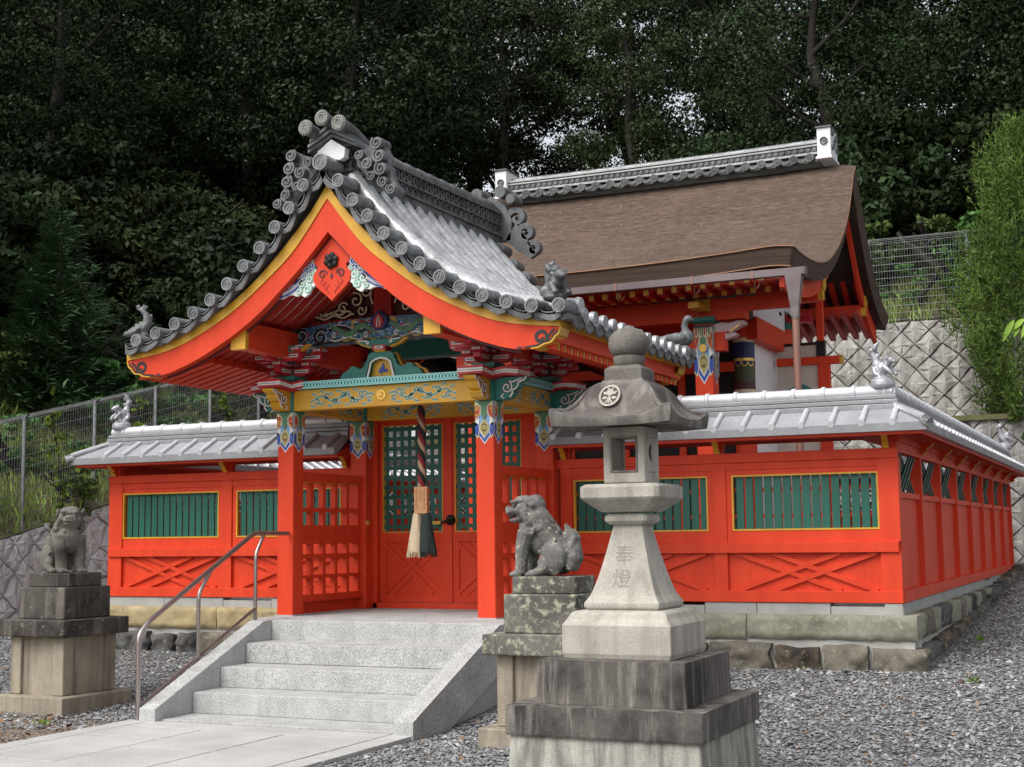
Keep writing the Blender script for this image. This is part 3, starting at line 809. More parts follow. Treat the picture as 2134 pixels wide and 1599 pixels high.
block_wall('retaining_wall', 'upper pale retaining wall of diamond-laid blocks under the right wire fence', lambda s, t, z: (s, 14.25-t-(z-3.8)*-.04, z), -8.0, 11, lambda s: 3.72, lambda s: 5.80 if s > -2 else 4.85+(5.80-4.85)*max(0, min(1, (s+8)/6)), .27, .11, 5, 'wall_stone')
block_wall('retaining_wall', 'lower pale retaining wall of diamond-laid blocks behind the far right fence corner', lambda s, t, z: (s, 13.55-t-(z-1)*-.04, z), -8.0, 12, lambda s: .85, lambda s: 3.80, .27, .11, 6, 'wall_stone')
block_wall('retaining_wall', 'grey rubble retaining wall with sloping top beyond the left guardian lion', lambda s, t, z: (-8.05+t-(z-.5)*.10, s, z), -9, 14, lambda s: gz(-8, s)-.1, lambda s: 1.60+.24*(s-1.19), .24, .30, 8, 'wall_stone_grey')
def terrace():
    b = MB(); b.box(-8, 12, 13.55, 14.3, 3.70, 3.80); structure(b.build('terrace', 'bank_soil'))
terrace()

def wire_fence(name, label, Tw, posts, zf, h, n_sub, foldtop=True, dir_=1):
    root = thing(name, label, 'wire fence', Tw(posts[0], 0, zf(posts[0])))
    for s in posts:
        b = MB(Tw); b.tube([(s, 0, zf(s)-.2), (s, 0, zf(s)+h)], .030, 8); b.lathe([(.031, 0), (.034, .01), (.02, .03)], (s, 0, zf(s)+h), 8)
        b.build('post', 'fence_metal', root)
    for a, c in zip(posts[:-1], posts[1:]):
        b = MB(Tw); k = max(2, int(abs(c-a)/.052)); w = .0042
        for i in range(k+1):
            s = a+(c-a)*i/k; z = zf(s)
            b.beam((s, .03, z+.06), (s, .03, z+h-.03), w*.75, w*.75, (1, 0, 0))
            if foldtop: b.beam((s, .03, z+h-.03), (s, .10, z+h+.05), w*1.5, w*1.5, (1, 0, 0)); b.beam((s, .10, z+h+.05), (s, .03, z+h+.0), w*1.5, w*1.5, (1, 0, 0))
        for j in range(n_sub+1):
            d = .06+(h-.1)*j/n_sub
            b.beam((a, .038, zf(a)+d), (c, .038, zf(c)+d), w*1.7, w*1.7)
        if foldtop:
            for (tt, dz) in ((.10, .05), (.03, 0.0), (.065, .03)): b.beam((a, tt, zf(a)+h+dz), (c, tt, zf(c)+h+dz), w*2, w*2)
        b.build('mesh_panel', 'wire_metal', root)
    return root
wire_fence('wire_fence', 'galvanised wire mesh fence climbing along the left rubble wall', lambda s, t, z: (-8.22+t, s, z), [-4.2, -2.7, -1.2, .32, 1.83, 3.36, 4.85, 6.36, 7.86, 9.36, 10.86, 12.36, 13.86], lambda s: 1.63+.24*(s-1.19), 1.70, 9)
wire_fence('wire_fence', 'galvanised wire mesh fence on top of the right upper block wall', lambda s, t, z: (s, 14.38-t, z), [-1.6, .3, 2.2, 4.14, 6.1, 8.0], lambda s: 5.80, 1.68, 11)
# ------------------------------------------------------------------ the gate
GY0, GY1 = -2.63, 1.0           # bargeboard planes, gate ridge runs along y at x = 0
OUT = [(0, 5.08), (.15, 4.87), (.31, 4.69), (.66, 4.345), (1.02, 4.06), (1.40, 3.85), (1.80, 3.68), (2.10, 3.60), (2.46, 3.548)]
zo = lambda x: crom(OUT, abs(x))
def painted_dragon():
    mt, n, l, bs = _new('wave_dragon_painting')
    co = _coords(n, l, (1, 1, 1))
    w = n.new('ShaderNodeTexWave'); w.wave_type = 'RINGS'; w.rings_direction = 'Y'; w.inputs['Scale'].default_value = 3.2; w.inputs['Distortion'].default_value = 11; w.inputs['Detail'].default_value = 2; w.inputs['Detail Scale'].default_value = 2.2
    l.new(co, w.inputs['Vector'])
    r = _ramp(n, l, w.outputs[0], [(0.0, (.02, .09, .22)), (.25, (.05, .20, .42)), (.45, (.30, .48, .62)), (.55, (.75, .78, .76)), (.63, (.06, .20, .16)), (.8, (.04, .13, .30)), (1.0, (.10, .28, .42))])
    r.color_ramp.interpolation = 'CONSTANT'
    t = _noise(n, l, co, 7.5, 3, .6, 1.2)
    gm = _ramp(n, l, t.outputs[0], [(.56, (0, 0, 0)), (.58, (1, 1, 1))]).outputs[0]
    col = _mix(n, l, gm, r.outputs[0], (.045, .15, .085))
    t2 = _noise(n, l, co, 11, 2, .5, 1.8)
    rm = _ramp(n, l, t2.outputs[0], [(.65, (0, 0, 0)), (.66, (1, 1, 1))]).outputs[0]
    col = _mix(n, l, rm, col, (.42, .03, .03))
    t3 = _noise(n, l, co, 6, 1, .5, 2.4)
    om = _ramp(n, l, t3.outputs[0], [(.66, (0, 0, 0)), (.67, (1, 1, 1))]).outputs[0]
    col = _mix(n, l, om, col, (.50, .34, .08))
    l.new(col, bs.inputs['Base Color']); bs.inputs['Roughness'].default_value = .55
    MT['wave_dragon_painting'] = mt
painted_dragon()
def brocade():
    mt, n, l, bs = _new('brocade_paint')
    v = n.new('ShaderNodeTexVoronoi'); v.inputs['Scale'].default_value = 26; l.new(_coords(n, l), v.inputs['Vector'])
    r = _ramp(n, l, v.outputs['Distance'], [(.0, (.6, .36, .05)), (.22, (.48, .02, .03)), (.5, (.48, .02, .03)), (.62, (.55, .30, .04))])
    r.color_ramp.interpolation = 'CONSTANT'
    l.new(r.outputs[0], bs.inputs['Base Color']); bs.inputs['Roughness'].default_value = .5; MT['brocade_paint'] = mt
brocade()
def aqua_lattice():
    """shippo-style interlocking circles in aqua on teal"""
    mt, n, l, bs = _new('interlocking_circles')
    tc = n.new('ShaderNodeTexCoord'); sx = n.new('ShaderNodeSeparateXYZ'); l.new(tc.outputs['Object'], sx.inputs[0])
    def mth(op, a, b=None):
        q = n.new('ShaderNodeMath'); q.operation = op
        for i, v in enumerate((a, b)):
            if v is None: continue
            if hasattr(v, 'links'): l.new(v, q.inputs[i])
            else: q.inputs[i].default_value = v
        return q.outputs[0]
    ad = mth('ADD', sx.outputs['X'], sx.outputs['Y'])
    u = mth('DIVIDE', ad, .077); v = mth('DIVIDE', mth('SUBTRACT', sx.outputs['Z'], 3.2285), .077)
    def ring(ou, ov):
        fu = mth('SUBTRACT', mth('FRACT', mth('ADD', u, ou)), .5); fv = mth('SUBTRACT', mth('FRACT', mth('ADD', v, ov)), .5)
        d = mth('SQRT', mth('ADD', mth('MULTIPLY', fu, fu), mth('MULTIPLY', fv, fv)))
        return mth('LESS_THAN', mth('ABSOLUTE', mth('SUBTRACT', d, .46)), .07)
    k = mth('MAXIMUM', ring(.5, .5), ring(0, .5))
    col = _mix(n, l, k, (.012, .20, .19), (.36, .74, .72))
    l.new(col, bs.inputs['Base Color']); bs.inputs['Roughness'].default_value = .5; MT['interlocking_circles'] = mt
aqua_lattice()

gate = thing('shrine_gate', 'vermilion gate with curved grey tiled gable roof and painted brackets above the stairs', 'gate', (0, -.75, .8))
CX = 1.185; CYF, CYR = -1.49, 0.0
FR = lambda y: (lambda a, b, t: (a, y-t, b))          # front-facing plane
SD = lambda x: (lambda a, b, t: (x+t, a, b))          # +x-facing plane

def capital_paint(par, cx, cy, w, zt=2.955, faces=('f', 's'), k_=1.0):
    """painted leaf-shaped collar on the head of a square column"""
    for fc in faces:
        if fc == 'f': F0 = FR(cy-w/2); F = lambda a, b, t, F0=F0: F0(cx+a*w/2, zt+(b-zt)*k_, t)
        else: F0 = SD(cx+w/2); F = lambda a, b, t, F0=F0: F0(cy+a*w/2, zt+(b-zt)*k_, t)
        b = MB(); P = lambda pts, mi, k: b.plate(pts, F, .0016, mi, .0005+.0016*k)
        z = zt
        # slots: 0 sage 1 white 2 blue 3 crimson brocade 4 cream 5 olive 6 sky blue 7 maroon
        P([(-1, z), (1, z), (1, z-.30), (.55, z-.36), (0, z-.43), (-.55, z-.36), (-1, z-.30)], 1, 0)
        P([(-1, z-.02), (1, z-.02), (1, z-.29), (0, z-.415), (-1, z-.29)], 2, 1)
        P([(-1, z-.04), (1, z-.04), (1, z-.245), (0, z-.375), (-1, z-.245)], 1, 2)
        P([(-1, z), (1, z), (1, z-.235), (.0, z-.365), (-1, z-.235)], 6, 3)
        # blue side flaps
        for s in (-1, 1):
            P([(s, z-.20), (s, z-.34), (s*.72, z-.375), (s*.50, z-.30), (s*.62, z-.22)], 4, 4)
            P([(s, z-.21), (s, z-.325), (s*.76, z-.355), (s*.58, z-.30), (s*.68, z-.23)], 2, 5)
            P([(s, z-.19), (s, z-.245), (s*.55, z-.23), (s*.60, z-.16)], 1, 5)
        # olive diamond with a small face-like boss
        P([(0, z-.165), (.46, z-.235), (.52, z-.29), (0, z-.368), (-.52, z-.29), (-.46, z-.235)], 4, 6)
        P([(0, z-.178), (.40, z-.24), (.44, z-.285), (0, z-.355), (-.44, z-.285), (-.40, z-.24)], 5, 7)
        b.ribbon([(.30*math.cos(t)*1.0, z-.265+.035*math.sin(t)) for t in [i*math.pi/8 for i in range(17)]], .010, F, .0015, 7, .0125)
        b.ribbon([(-.12, z-.282), (0, z-.292), (.12, z-.282)], .008, F, .0015, 7, .0125)
        # upper lappets
        P([(-1, z), (1, z), (1, z-.10), (.25, z-.14), (0, z-.215), (-.25, z-.14), (-1, z-.10)], 4, 8)
        for s in (-1, 1):
            P([(s, z-.035), (s*.60, z-.03), (s*.36, z-.06), (s*.40, z-.11), (s*.52, z-.15), (s, z-.185)], 4, 9)
            P([(s, z-.045), (s*.64, z-.042), (s*.46, z-.066), (s*.50, z-.108), (s*.60, z-.145), (s, z-.175)], 3, 10)
        P([(-1, z), (1, z), (.62, z-.025), (.30, z-.06), (.33, z-.115), (.22, z-.15), (0, z-.197), (-.22, z-.15), (-.33, z-.115), (-.30, z-.06), (-.62, z-.025)], 0, 11)
        b.build('painted_collar', ['sage_paint', 'white_paint', 'blue_paint', 'brocade_paint', 'cream_paint', 'olive_gold', 'sky_blue_paint', 'maroon'], par)

for sx in (-1, 1):
    for cy, w in ((CYF, .200), (CYR, .205)):
        b = MB(); b.box(sx*CX-w/2, sx*CX+w/2, cy-w/2, cy+w/2, .80, 2.96)
        c = b.build('column', 'vermilion', gate, bevel=.012)
        capital_paint(c, sx*CX, cy, w)
    b = MB(); b.box(sx*CX-.12, sx*CX+.12, CYF-.12, CYF+.12, .795, .812); b.build('column_plinth', 'granite_new', gate)

def nose(par, T2, flip, colr):
    """carved beam nose with a curl; T2(a,z,t): a grows away from the column"""
    out = [(0, 2.965), (.10, 2.965), (.165, 2.985), (.20, 3.03), (.185, 3.055), (.225, 3.065), (.255, 3.095), (.262, 3.13), (.33, 3.155), (.345, 3.185), (0, 3.185)]
    b = MB(); b.plate(out, T2, .13, 0, -.065)
    F = lambda a, z, t: T2(a, z, .066+t)
    for i in range(2, len(out)-2):
        a, c = out[i], out[i+1]
        b.ribbon([a, c], .016, F, .004, 2, 0)
    sp = spiral(.135, 3.085, .012, .062, -1.0, 1.35)
    b.ribbon(sp+[(.20, 3.135), (.30, 3.165)], .026, F, .004, 3, .001); b.ribbon(sp+[(.20, 3.135), (.30, 3.168)], .014, F, .004, 2, .003)
    b.ribbon([(.10, 3.02), (.07, 2.995), (.105, 2.975)], .014, F, .004, 2, .003)
    b.build('beam_nose', [colr, 'ochre_gold', 'white_paint', 'black_paint'], par)

def tie_beam(par, p, q, nrm, decor=True):
    """gold tie beam between columns with vine scroll, p->q horizontal at z 2.967..3.185"""
    b = MB(); p, q = Vector(p), Vector(q)
    b.beam(p+Vector((0, 0, 3.076)), q+Vector((0, 0, 3.076)), .14, .218)
    o = b.build('tie_beam', 'ochre_gold', par, bevel=.006)
    L = (q-p).length; d = (q-p).normalized(); nv = Vector(nrm)
    F = lambda a, z, t: tuple(p+d*a+nv*(.0705+t)+Vector((0, 0, z)))
    if not decor: return o
    b = MB(); c = L/2
    for sg in (-1, 1):
        stem = [(c+sg*(.09+.78*i/40), 3.078+.030*math.sin(i/40*math.pi*5.2+.6)) for i in range(41)]
        curls = [stem]
        for k in range(7):
            x = .15+.105*k; up_ = 1 if k % 2 else -1
            curls.append(spiral(c+sg*x, 3.078+up_*.038, .006, .036, (1.2 if up_ < 0 else -1.2) if sg > 0 else (math.pi-1.2 if up_ < 0 else math.pi+1.2), up_*sg*1.05, 16))
            curls.append([(c+sg*(x+.03), 3.078+up_*.065), (c+sg*(x+.052), 3.078+up_*.082), (c+sg*(x+.085), 3.078+up_*.072)])
            curls.append([(c+sg*(x+.02), 3.078-up_*.035), (c+sg*(x+.050), 3.078-up_*.062), (c+sg*(x+.070), 3.078-up_*.045)])
        for cv in curls: b.ribbon(cv, .030, F, .0015, 0, 0)
        for cv in curls: b.ribbon(cv, .0165, F, .0015, 1, .0012)
    b.build('vine_scroll', ['cream_paint', 'teal_vine'], o)
    b = MB()
    for k in range(16):
        a = 2*math.pi*k/16
        pts = [(c+.016*math.cos(a), 3.083+.016*math.sin(a)), (c+.050*math.cos(a-.17), 3.083+.050*math.sin(a-.17)), (c+.058*math.cos(a), 3.083+.058*math.sin(a)), (c+.050*math.cos(a+.17), 3.083+.050*math.sin(a+.17))]
        b.plate(pts, F, .010, 0, .003)
    b.plate([(c+.056*math.cos(i*.3927), 3.083+.056*math.sin(i*.3927)) for i in range(16)], F, .005, 0, .001)
    b.plate([(c+.016*math.cos(i*.7854), 3.083+.016*math.sin(i*.7854)) for i in range(8)], F, .016, 0, .003)
    b.build('chrysanthemum_crest', 'leaf_gold', o)
    return o
mat('teal_vine', (.10, .27, .26), rough=.5)
tie_beam(gate, (-CX+.10, CYF-.03, 0), (CX-.10, CYF-.03, 0), (0, -1, 0))
tie_beam(gate, (-CX+.10, CYR, 0), (CX-.10, CYR, 0), (0, -1, 0))
for sx in (-1, 1):
    tie_beam(gate, (sx*CX, CYF+.10, 0), (sx*CX, CYR-.10, 0), (1, 0, 0))
    for cy in (CYF, CYR):
        nose(gate, lambda a, z, t, sx=sx, cy=cy: (sx*(CX+.10+a), cy-t, z), sx, 'teal_paint')
        if cy == CYF: nose(gate, lambda a, z, t, sx=sx, cy=cy: (sx*CX+t, cy-.10-a, z), 1, 'ochre_gold')
        # painted column head between the noses
        b = MB(); b.box(sx*CX-.104, sx*CX+.104, cy-.104, cy+.104, 2.958, 3.19, 0)
        for F in (FR(cy-.1045), SD(sx*CX+.1045)):
            c0 = sx*CX if F(0, 0, 0)[1] == cy-.1045 else cy
            b.plate([(c0-.055, 3.175), (c0+.055, 3.175), (c0+.055, 3.125), (c0-.055, 3.125)], F, .004, 3)
            for k in (-.027, .027):
                b.plate([(c0+k+.018*math.cos(i*.7854), 3.15+.018*math.sin(i*.7854)) for i in range(8)], F, .004, 1, .004)
            for k, mi in ((-.042, 2), (-.014, 1), (.014, 1), (.030, 4)):
                b.plate([(c0+k-.012, 3.12), (c0+k+.012, 3.12), (c0+k+.012, 2.985), (c0+k, 2.965), (c0+k-.012, 2.985)], F, .004, mi)
        b.build('column_head', ['teal_paint', 'white_paint', 'blue_paint', 'black_paint', 'crimson'], gate)

# plate beam (patterned) with striped ends
def striped(b, p, q, w, h, dip=.0):
    """crimson/white/maroon banded timber end from p to q"""
    p, q = Vector(p), Vector(q)
    for k, (za, zb, mi) in enumerate(((0, .26, 0), (.26, .44, 1), (.44, .50, 2), (.50, .70, 1), (.70, 1.0, 0))):
        z = h*((za+zb)/2-.5)
        b.beam(p+Vector((0, 0, z)), q+Vector((0, 0, z)), w+.002*(k % 2), h*(zb-za)+.0005, (0, 0, 1), mi)
b = MB()
zc_ = 3.2285
for cy in (CYF-.03, CYR): b.box(-CX+.12, CX-.12, cy-.13, cy+.13, 3.19, 3.267)
for sx in (-1, 1): b.box(sx*CX-.13, sx*CX+.13, CYF+.13, CYR-.13, 3.19, 3.267)
b.build('plate_beam', 'interlocking_circles', gate)
for sx in (-1, 1):
    for cy in (CYF-.02, CYR):
        b = MB()
        for k, (x0, x1, z0, z1) in enumerate(((.26, .12, 3.243, 3.228), (.12, -.05, 3.228, 3.212), (-.05, -.14, 3.212, 3.214))):
            striped(b, (sx*CX-x0, cy, z0), (sx*CX-x1, cy, z1), .30, .085)
            striped(b, (sx*CX+x0, cy, z0), (sx*CX+x1, cy, z1), .30, .085)
            if cy < -1:
                striped(b, (sx*CX, cy-x0-.14, z0), (sx*CX, cy-x1-.14, z1), .28, .083)
        striped(b, (sx*CX+sx*.26, cy, 3.243), (sx*CX+sx*.40, cy, 3.228), .30, .085)
        b.build('striped_plate_end', ['crimson', 'white_paint', 'black_paint'], gate)

# bracket sets
def bracket_set(cx, cy, front=True, side=True):
    b = MB()
    def blk(x, y, z, s=.062, h=.055):
        b.sq(x, y, [(s*.62, z), (s, z+h*.45), (s, z+h)], 0)
        for F, c in ((FR(y-s), x), (SD(x+s), y)):
            b.plate([(c-s*.7, z+h*.55), (c+s*.7, z+h*.55), (c+s*.7, z+h*.92), (c-s*.7, z+h*.92)], F, .003, 1)
            b.plate([(c-s*.45, z+h*.68), (c+s*.45, z+h*.68), (c+s*.45, z+h*.78), (c-s*.45, z+h*.78)], F, .003, 3, .003)
    def arm(x0, y0, x1, y1, z, mi=0):
        v = Vector((x1-x0, y1-y0, 0)); L = v.length; d = v.normalized(); n = Vector((d.y, -d.x, 0)); n = -n if (n.y > 0 or n.x < 0) and abs(n.y) > abs(n.x) and n.y > 0 else n
        if abs(d.x) > .5: n = Vector((0, -1, 0))
        else: n = Vector((1, 0, 0))
        F = lambda a, zz, t: tuple(Vector((x0, y0, 0))+d*a+n*t+Vector((0, 0, zz)))
        pts = [(0, z+.085), (0, z+.04), (.05, z+.008), (.11, z), (L-.11, z), (L-.05, z+.008), (L, z+.04), (L, z+.085)]
        b.plate(pts, F, .082, mi, -.041)
        for a0, a1 in ((.03, L*.36), (L*.64, L-.03)):
            b.plate([(a0, z+.035), (a1, z+.035), (a1, z+.068), (a0, z+.068)], F, .003, 1, .041)
            b.plate([(a0+.012, z+.046), (a1-.012, z+.046), (a1-.012, z+.057), (a0+.012, z+.057)], F, .003, 3, .044)
        b.plate([(L*.40, z+.0), (L*.60, z+.0), (L*.60, z+.085), (L*.40, z+.085)], F, .003, 2, .041)
    b.sq(cx, cy, [(.085, 3.268), (.125, 3.305), (.125, 3.345)], 2)
    arm(cx-.27, cy, cx+.27, cy, 3.345); arm(cx, cy-.27, cx, cy+.27, 3.346)
    for d in (-.22, 0, .22):
        blk(cx+d, cy, 3.43)
        if d: blk(cx, cy+d, 3.431)
    arm(cx-.42, cy-.002, cx+.42, cy-.002, 3.487); arm(cx, cy-.50, cx, cy+.30, 3.488)
    arm(cx-.30, cy-.24, cx+.30, cy-.24, 3.486)
    for d in (-.36, -.18, .18, .36): blk(cx+d, cy, 3.570)
    for d in (-.42, -.24): blk(cx, cy+d, 3.571)
    for d in (-.25, .25): blk(cx+d, cy-.24, 3.570)
    # teal bearer with white curl on each wing
    for y in (cy-.01, cy-.25):
        F = FR(y-.042)
        for s in (-1, 1):
            pts = [(cx, 3.645), (cx+s*.30, 3.645), (cx+s*.36, 3.625), (cx+s*.27, 3.60), (cx+s*.22, 3.572), (cx, 3.572)]
            b.plate([(p[0], p[1]-.002) for p in pts], lambda a, z, t, F=F: F(a, z, t-.085), .085, 2)
            b.ribbon(spiral(cx+s*.235, 3.612, .004, .020, 0 if s > 0 else math.pi, s*1.2, 12)+[(cx+s*.30, 3.638), (cx+s*.345, 3.632)], .010, F, .003, 1, .001)
            b.plate([(cx+s*.36, 3.640), (cx+s*.42, 3.645), (cx+s*.33, 3.59), (cx+s*.25, 3.565)], lambda a, z, t, F=F: F(a, z, t-.07), .06, 4)
    return b.build('bracket_set', ['crimson', 'white_paint', 'teal_paint', 'maroon', 'ochre_gold'], gate)
for sx in (-1, 1):
    for cy in (CYF, CYR): bracket_set(sx*CX, cy)

# frog-leg strut with iris panel
def frog_leg(cy):
    F = FR(cy); b = MB()
    half = [(0, 3.530), (.115, 3.530), (.150, 3.505), (.160, 3.465), (.195, 3.395), (.235, 3.365), (.275, 3.372), (.315, 3.400), (.365, 3.395), (.40, 3.355), (.455, 3.335), (.50, 3.272)]
    inner = [(.155, 3.272), (.135, 3.345), (.115, 3.425), (.075, 3.452), (0, 3.470)]
    for s in (-1, 1):
        # outline split into quads-ish strips: outer then inner
        pts = [(s*x, z) for x, z in half]+[(s*x, z) for x, z in inner]
        b.plate(pts if s > 0 else pts[::-1], F, .07, 0, 0)
        pt2 = [(s*x*1.06+s*.004, z+.004) for x, z in half[1:]]+[(s*.47, 3.268), (s*.12, 3.268), (s*.10, 3.50)]
        b.plate(pt2, F, .05, 1, -.055)
        b.ribbon([(s*x, z) for x, z in inner], .018, F, .006, 2, .069)
        b.ribbon([(s*(x+.018), z+.012) for x, z in inner[:-1]], .010, F, .005, 3, .0695)
    b.plate([(-.15, 3.272), (.15, 3.272), (.11, 3.43), (0, 3.475), (-.11, 3.43)], F, .012, 1, .0)
    o = b.build('frog_leg_strut', ['teal_paint', 'ochre_gold', 'white_paint', 'black_paint'], gate)
    b = MB(); rnd = random.Random(4)
    for k in range(15):
        a = rnd.uniform(0, 6.28); r = rnd.uniform(.01, .062); x, z = r*math.cos(a)-.005, 3.365+r*math.sin(a)
        q = rnd.uniform(0, 3.1); pts = [(x+.020*math.cos(t+q)*(1 if i % 2 == 0 else .45), z+.020*math.sin(t+q)*(1 if i % 2 == 0 else .45)) for i, t in enumerate([j*.628 for j in range(10)])]
        b.plate(pts, F, .004, 0, .013+.0005*k)
    b.ribbon([(-.02, 3.28), (-.01, 3.32), (.0, 3.35)], .010, F, .004, 1, .012)
    b.build('iris_carving', ['blue_paint', 'sage_paint'], o)
    # block above it
    b = MB()
    b.box(-.075, .075, cy-.11, cy+.03, 3.545, 3.60, 0); b.sq(0, cy-.04, [(.05, 3.528), (.072, 3.548)], 3)
    G = FR(cy-.11)
    b.plate([(-.05, 3.56), (.05, 3.56), (.05, 3.588), (-.05, 3.588)], G, .003, 1); b.plate([(-.035, 3.569), (.035, 3.569), (.035, 3.578), (-.035, 3.578)], G, .003, 4, .003)
    for s in (-1, 1):
        b.plate([(s*.07, 3.655), (s*.27, 3.662), (s*.20, 3.618), (s*.14, 3.602), (s*.10, 3.585), (s*.07, 3.585)], lambda a, z, t: (a, cy-.06-t, z), .08, 2, -.04)
        b.ribbon(spiral(s*.135, 3.632, .004, .020, 0 if s > 0 else math.pi, s*1.2, 12)+[(s*.20, 3.652), (s*.255, 3.656)], .011, lambda a, z, t: (a, cy-.10-t, z), .004, 1, .001)
        b.plate([(s*.27, 3.662), (s*.32, 3.665), (s*.24, 3.612), (s*.13, 3.575), (s*.10, 3.585)], lambda a, z, t: (a, cy-.05-t, z), .06, 5, -.04)
    b.box(-.07, .07, cy-.10, cy+.02, 3.60, 3.66, 2)
    b.build('centre_block', ['crimson', 'white_paint', 'teal_paint', 'ochre_gold', 'black_paint', 'ochre_gold'], gate)
frog_leg(CYF-.05)

# rainbow beam with wave-and-dragon painting, king post and cloud carvings
def rainbow(cy, paint=True):
    F = FR(cy-.12); n = 24
    up_ = []; lo = []
    for i in range(n+1):
        x = -1.30+2.60*i/n; e = abs(x)/1.30
        up_.append((x, 3.905-.10*e**2)); lo.append((x, 3.665-.065*max(0, (e-.45)/.55)**1.3))
    b = MB(); rings = [[F(*up_[i], 0), F(*lo[i], 0), F(*lo[i], -.20), F(*up_[i], -.20)] for i in range(n+1)]
    b.loft(rings, 0, False, True)
    o = b.build('rainbow_beam', 'wave_dragon_painting' if paint else 'teal_paint', gate)
    if not paint: return
    b = MB()
    for s in (-1, 1):
        b.plate([(s*1.30, up_[0][1]), (s*1.08, up_[0][1]+.025), (s*1.00, 3.74), (s*1.02, lo[1][1]+.005), (s*1.30, lo[0][1])], F, .004, 0, .001)
        for (x, z, r0, r1, tn) in ((.98, 3.765, .075, .018, 1.25), (.74, 3.735, .095, .02, 1.3)):
            sp = spiral(s*x, z, r0, r1, 2.4 if s > 0 else .7, -s*tn, 26)
            b.ribbon(sp, .040, F, .004, 3, .002); b.ribbon(sp, .030, F, .010, 1, .004)
        w = [(s*(.64-.10*i), 3.80+.035*math.sin(i*1.3)) for i in range(6)]
        b.ribbon(w, .034, F, .008, 1, .003); b.ribbon([(a, z+.022) for a, z in w], .010, F, .006, 3, .003)
        b.ribbon([(s*(1.02-.02*i), 3.66+.004*i) for i in range(5)], .022, F, .008, 2, .003)
        b.ribbon([(s*(.62-.05*i), 3.70-.02*math.sin(i*1.1)) for i in range(10)], .012, F, .006, 3, .004)
        b.ribbon([(s*(.55-.05*i), 3.685+.016*math.sin(i*1.9)) for i in range(11)], .009, F, .006, 4, .004)
        for k in range(4): b.ribbon(spiral(s*(.18+.13*k), 3.72+.02*(k % 2), .032, .008, .5, 1.1, 12), .009, F, .006, 3, .005)
    b.ribbon([(x, 3.662-.060*max(0, (abs(x)/1.3-.45)/.55)**1.3+.012) for x in [-1.25+.1*i for i in range(26)]], .022, F, .006, 1, .002)
    # dragons: sinuous green bodies with gold bellies and red flames
    for s in (-1, 1):
        body = [(s*(.08+.048*i), 3.785+.045*math.sin(i*.85+s)) for i in range(12)]
        b.ribbon(body, [.018+.040*math.sin(math.pi*(i+.6)/12.2) for i in range(12)], F, .014, 5, .004)
        for k in range(5): b.ribbon([(body[2*k+1][0], body[2*k+1][1]), (body[2*k+1][0]+s*.03, body[2*k+1][1]-.05+.1*(k % 2)), (body[2*k+1][0]+s*.055, body[2*k+1][1]-.04+.08*(k % 2))], .012, F, .007, 2, .006)
    b.plate([(-.05, 3.76), (.05, 3.77), (.10, 3.83), (.085, 3.90), (.03, 3.945), (0, 3.965), (-.03, 3.945), (-.085, 3.90), (-.10, 3.83)], F, .05, 7, .003)
    b.plate([(-.03, 3.78), (.03, 3.785), (.06, 3.83), (.05, 3.88), (0, 3.935), (-.05, 3.88), (-.06, 3.83)], F, .03, 2, .035)
    b.ribbon([(-.02, 3.79), (-.015, 3.86), (0, 3.91), (.015, 3.86), (.02, 3.79)], .008, F, .01, 3, .062)
    b.build('painted_relief', ['teal_paint', 'black_paint', 'crimson', 'white_paint', 'ochre_gold', 'sage_paint', 'leaf_gold', 'navy_paint'], o)
rainbow(CYF+.02); rainbow(CYR-.02, False)
for cy in (CYF, CYR):
    b = MB(); b.box(-.105, .105, cy-.085, cy+.085, 3.88, 4.62); b.box(-.16, .16, cy-.11, cy+.11, 4.60, 4.72); b.build('king_post', 'deep_red', gate, bevel=.008)
def cloud_side():
    F = FR(CYF-.02); b = MB()
    for s in (-1, 1):
        cl = [spiral(s*.22, 4.20, .075, .012, 1.5, s*1.3), spiral(s*.19, 4.37, .060, .010, 1.0, -s*1.3), spiral(s*.34, 4.11, .085, .012, 2.0, s*1.25), spiral(s*.50, 4.04, .065, .010, .5, -s*1.25), spiral(s*.27, 4.00, .060, .010, .5, s*1.2),
              [(s*(.40+.035*i), 3.985+.020*math.sin(i*1.2)) for i in range(12)], [(s*(.36+.04*i), 3.95+.018*math.sin(i*1.1+1)) for i in range(13)], [(s*(.52+.03*i), 4.02+.010*math.sin(i*1.2)-.006*i) for i in range(10)], [(s*.13, 4.05), (s*.16, 4.12), (s*.15, 4.20)]]
        for cv in cl: b.ribbon(cv, .034, F, .030, 0, 0)
        for cv in cl: b.ribbon(cv, .016, F, .010, 1, .026)
        b.plate([(s*.10, 3.93), (s*.90, 3.93), (s*.60, 4.08), (s*.30, 4.26), (s*.16, 4.42), (s*.10, 4.42)], F, .02, 0, -.03)
    b.build('cloud_carving', ['maroon', 'cream_paint'], gate)
cloud_side()

# purlins with gilt ends, ridge pole, gable panel behind the king post
for x, z0, z1 in ((-CX+.08, 3.525, 3.675), (CX+.005, 3.525, 3.675)):
    pass
for sx in (-1, 1):
    b = MB(); b.box(sx*1.11-.085, sx*1.11+.085, -2.54, .92, 3.525, 3.80)
    p = b.build('purlin', 'vermilion', gate, bevel=.004)
    b = MB(); b.box(sx*1.11-.090, sx*1.11+.090, -2.556, -2.50, 3.518, 3.806); b.build('gilt_end', 'ochre_gold', p, bevel=.003)
b = MB(); b.box(-.09, .09, -2.50, .90, 4.70, 4.86); b.build('ridge_pole', 'vermilion', gate)

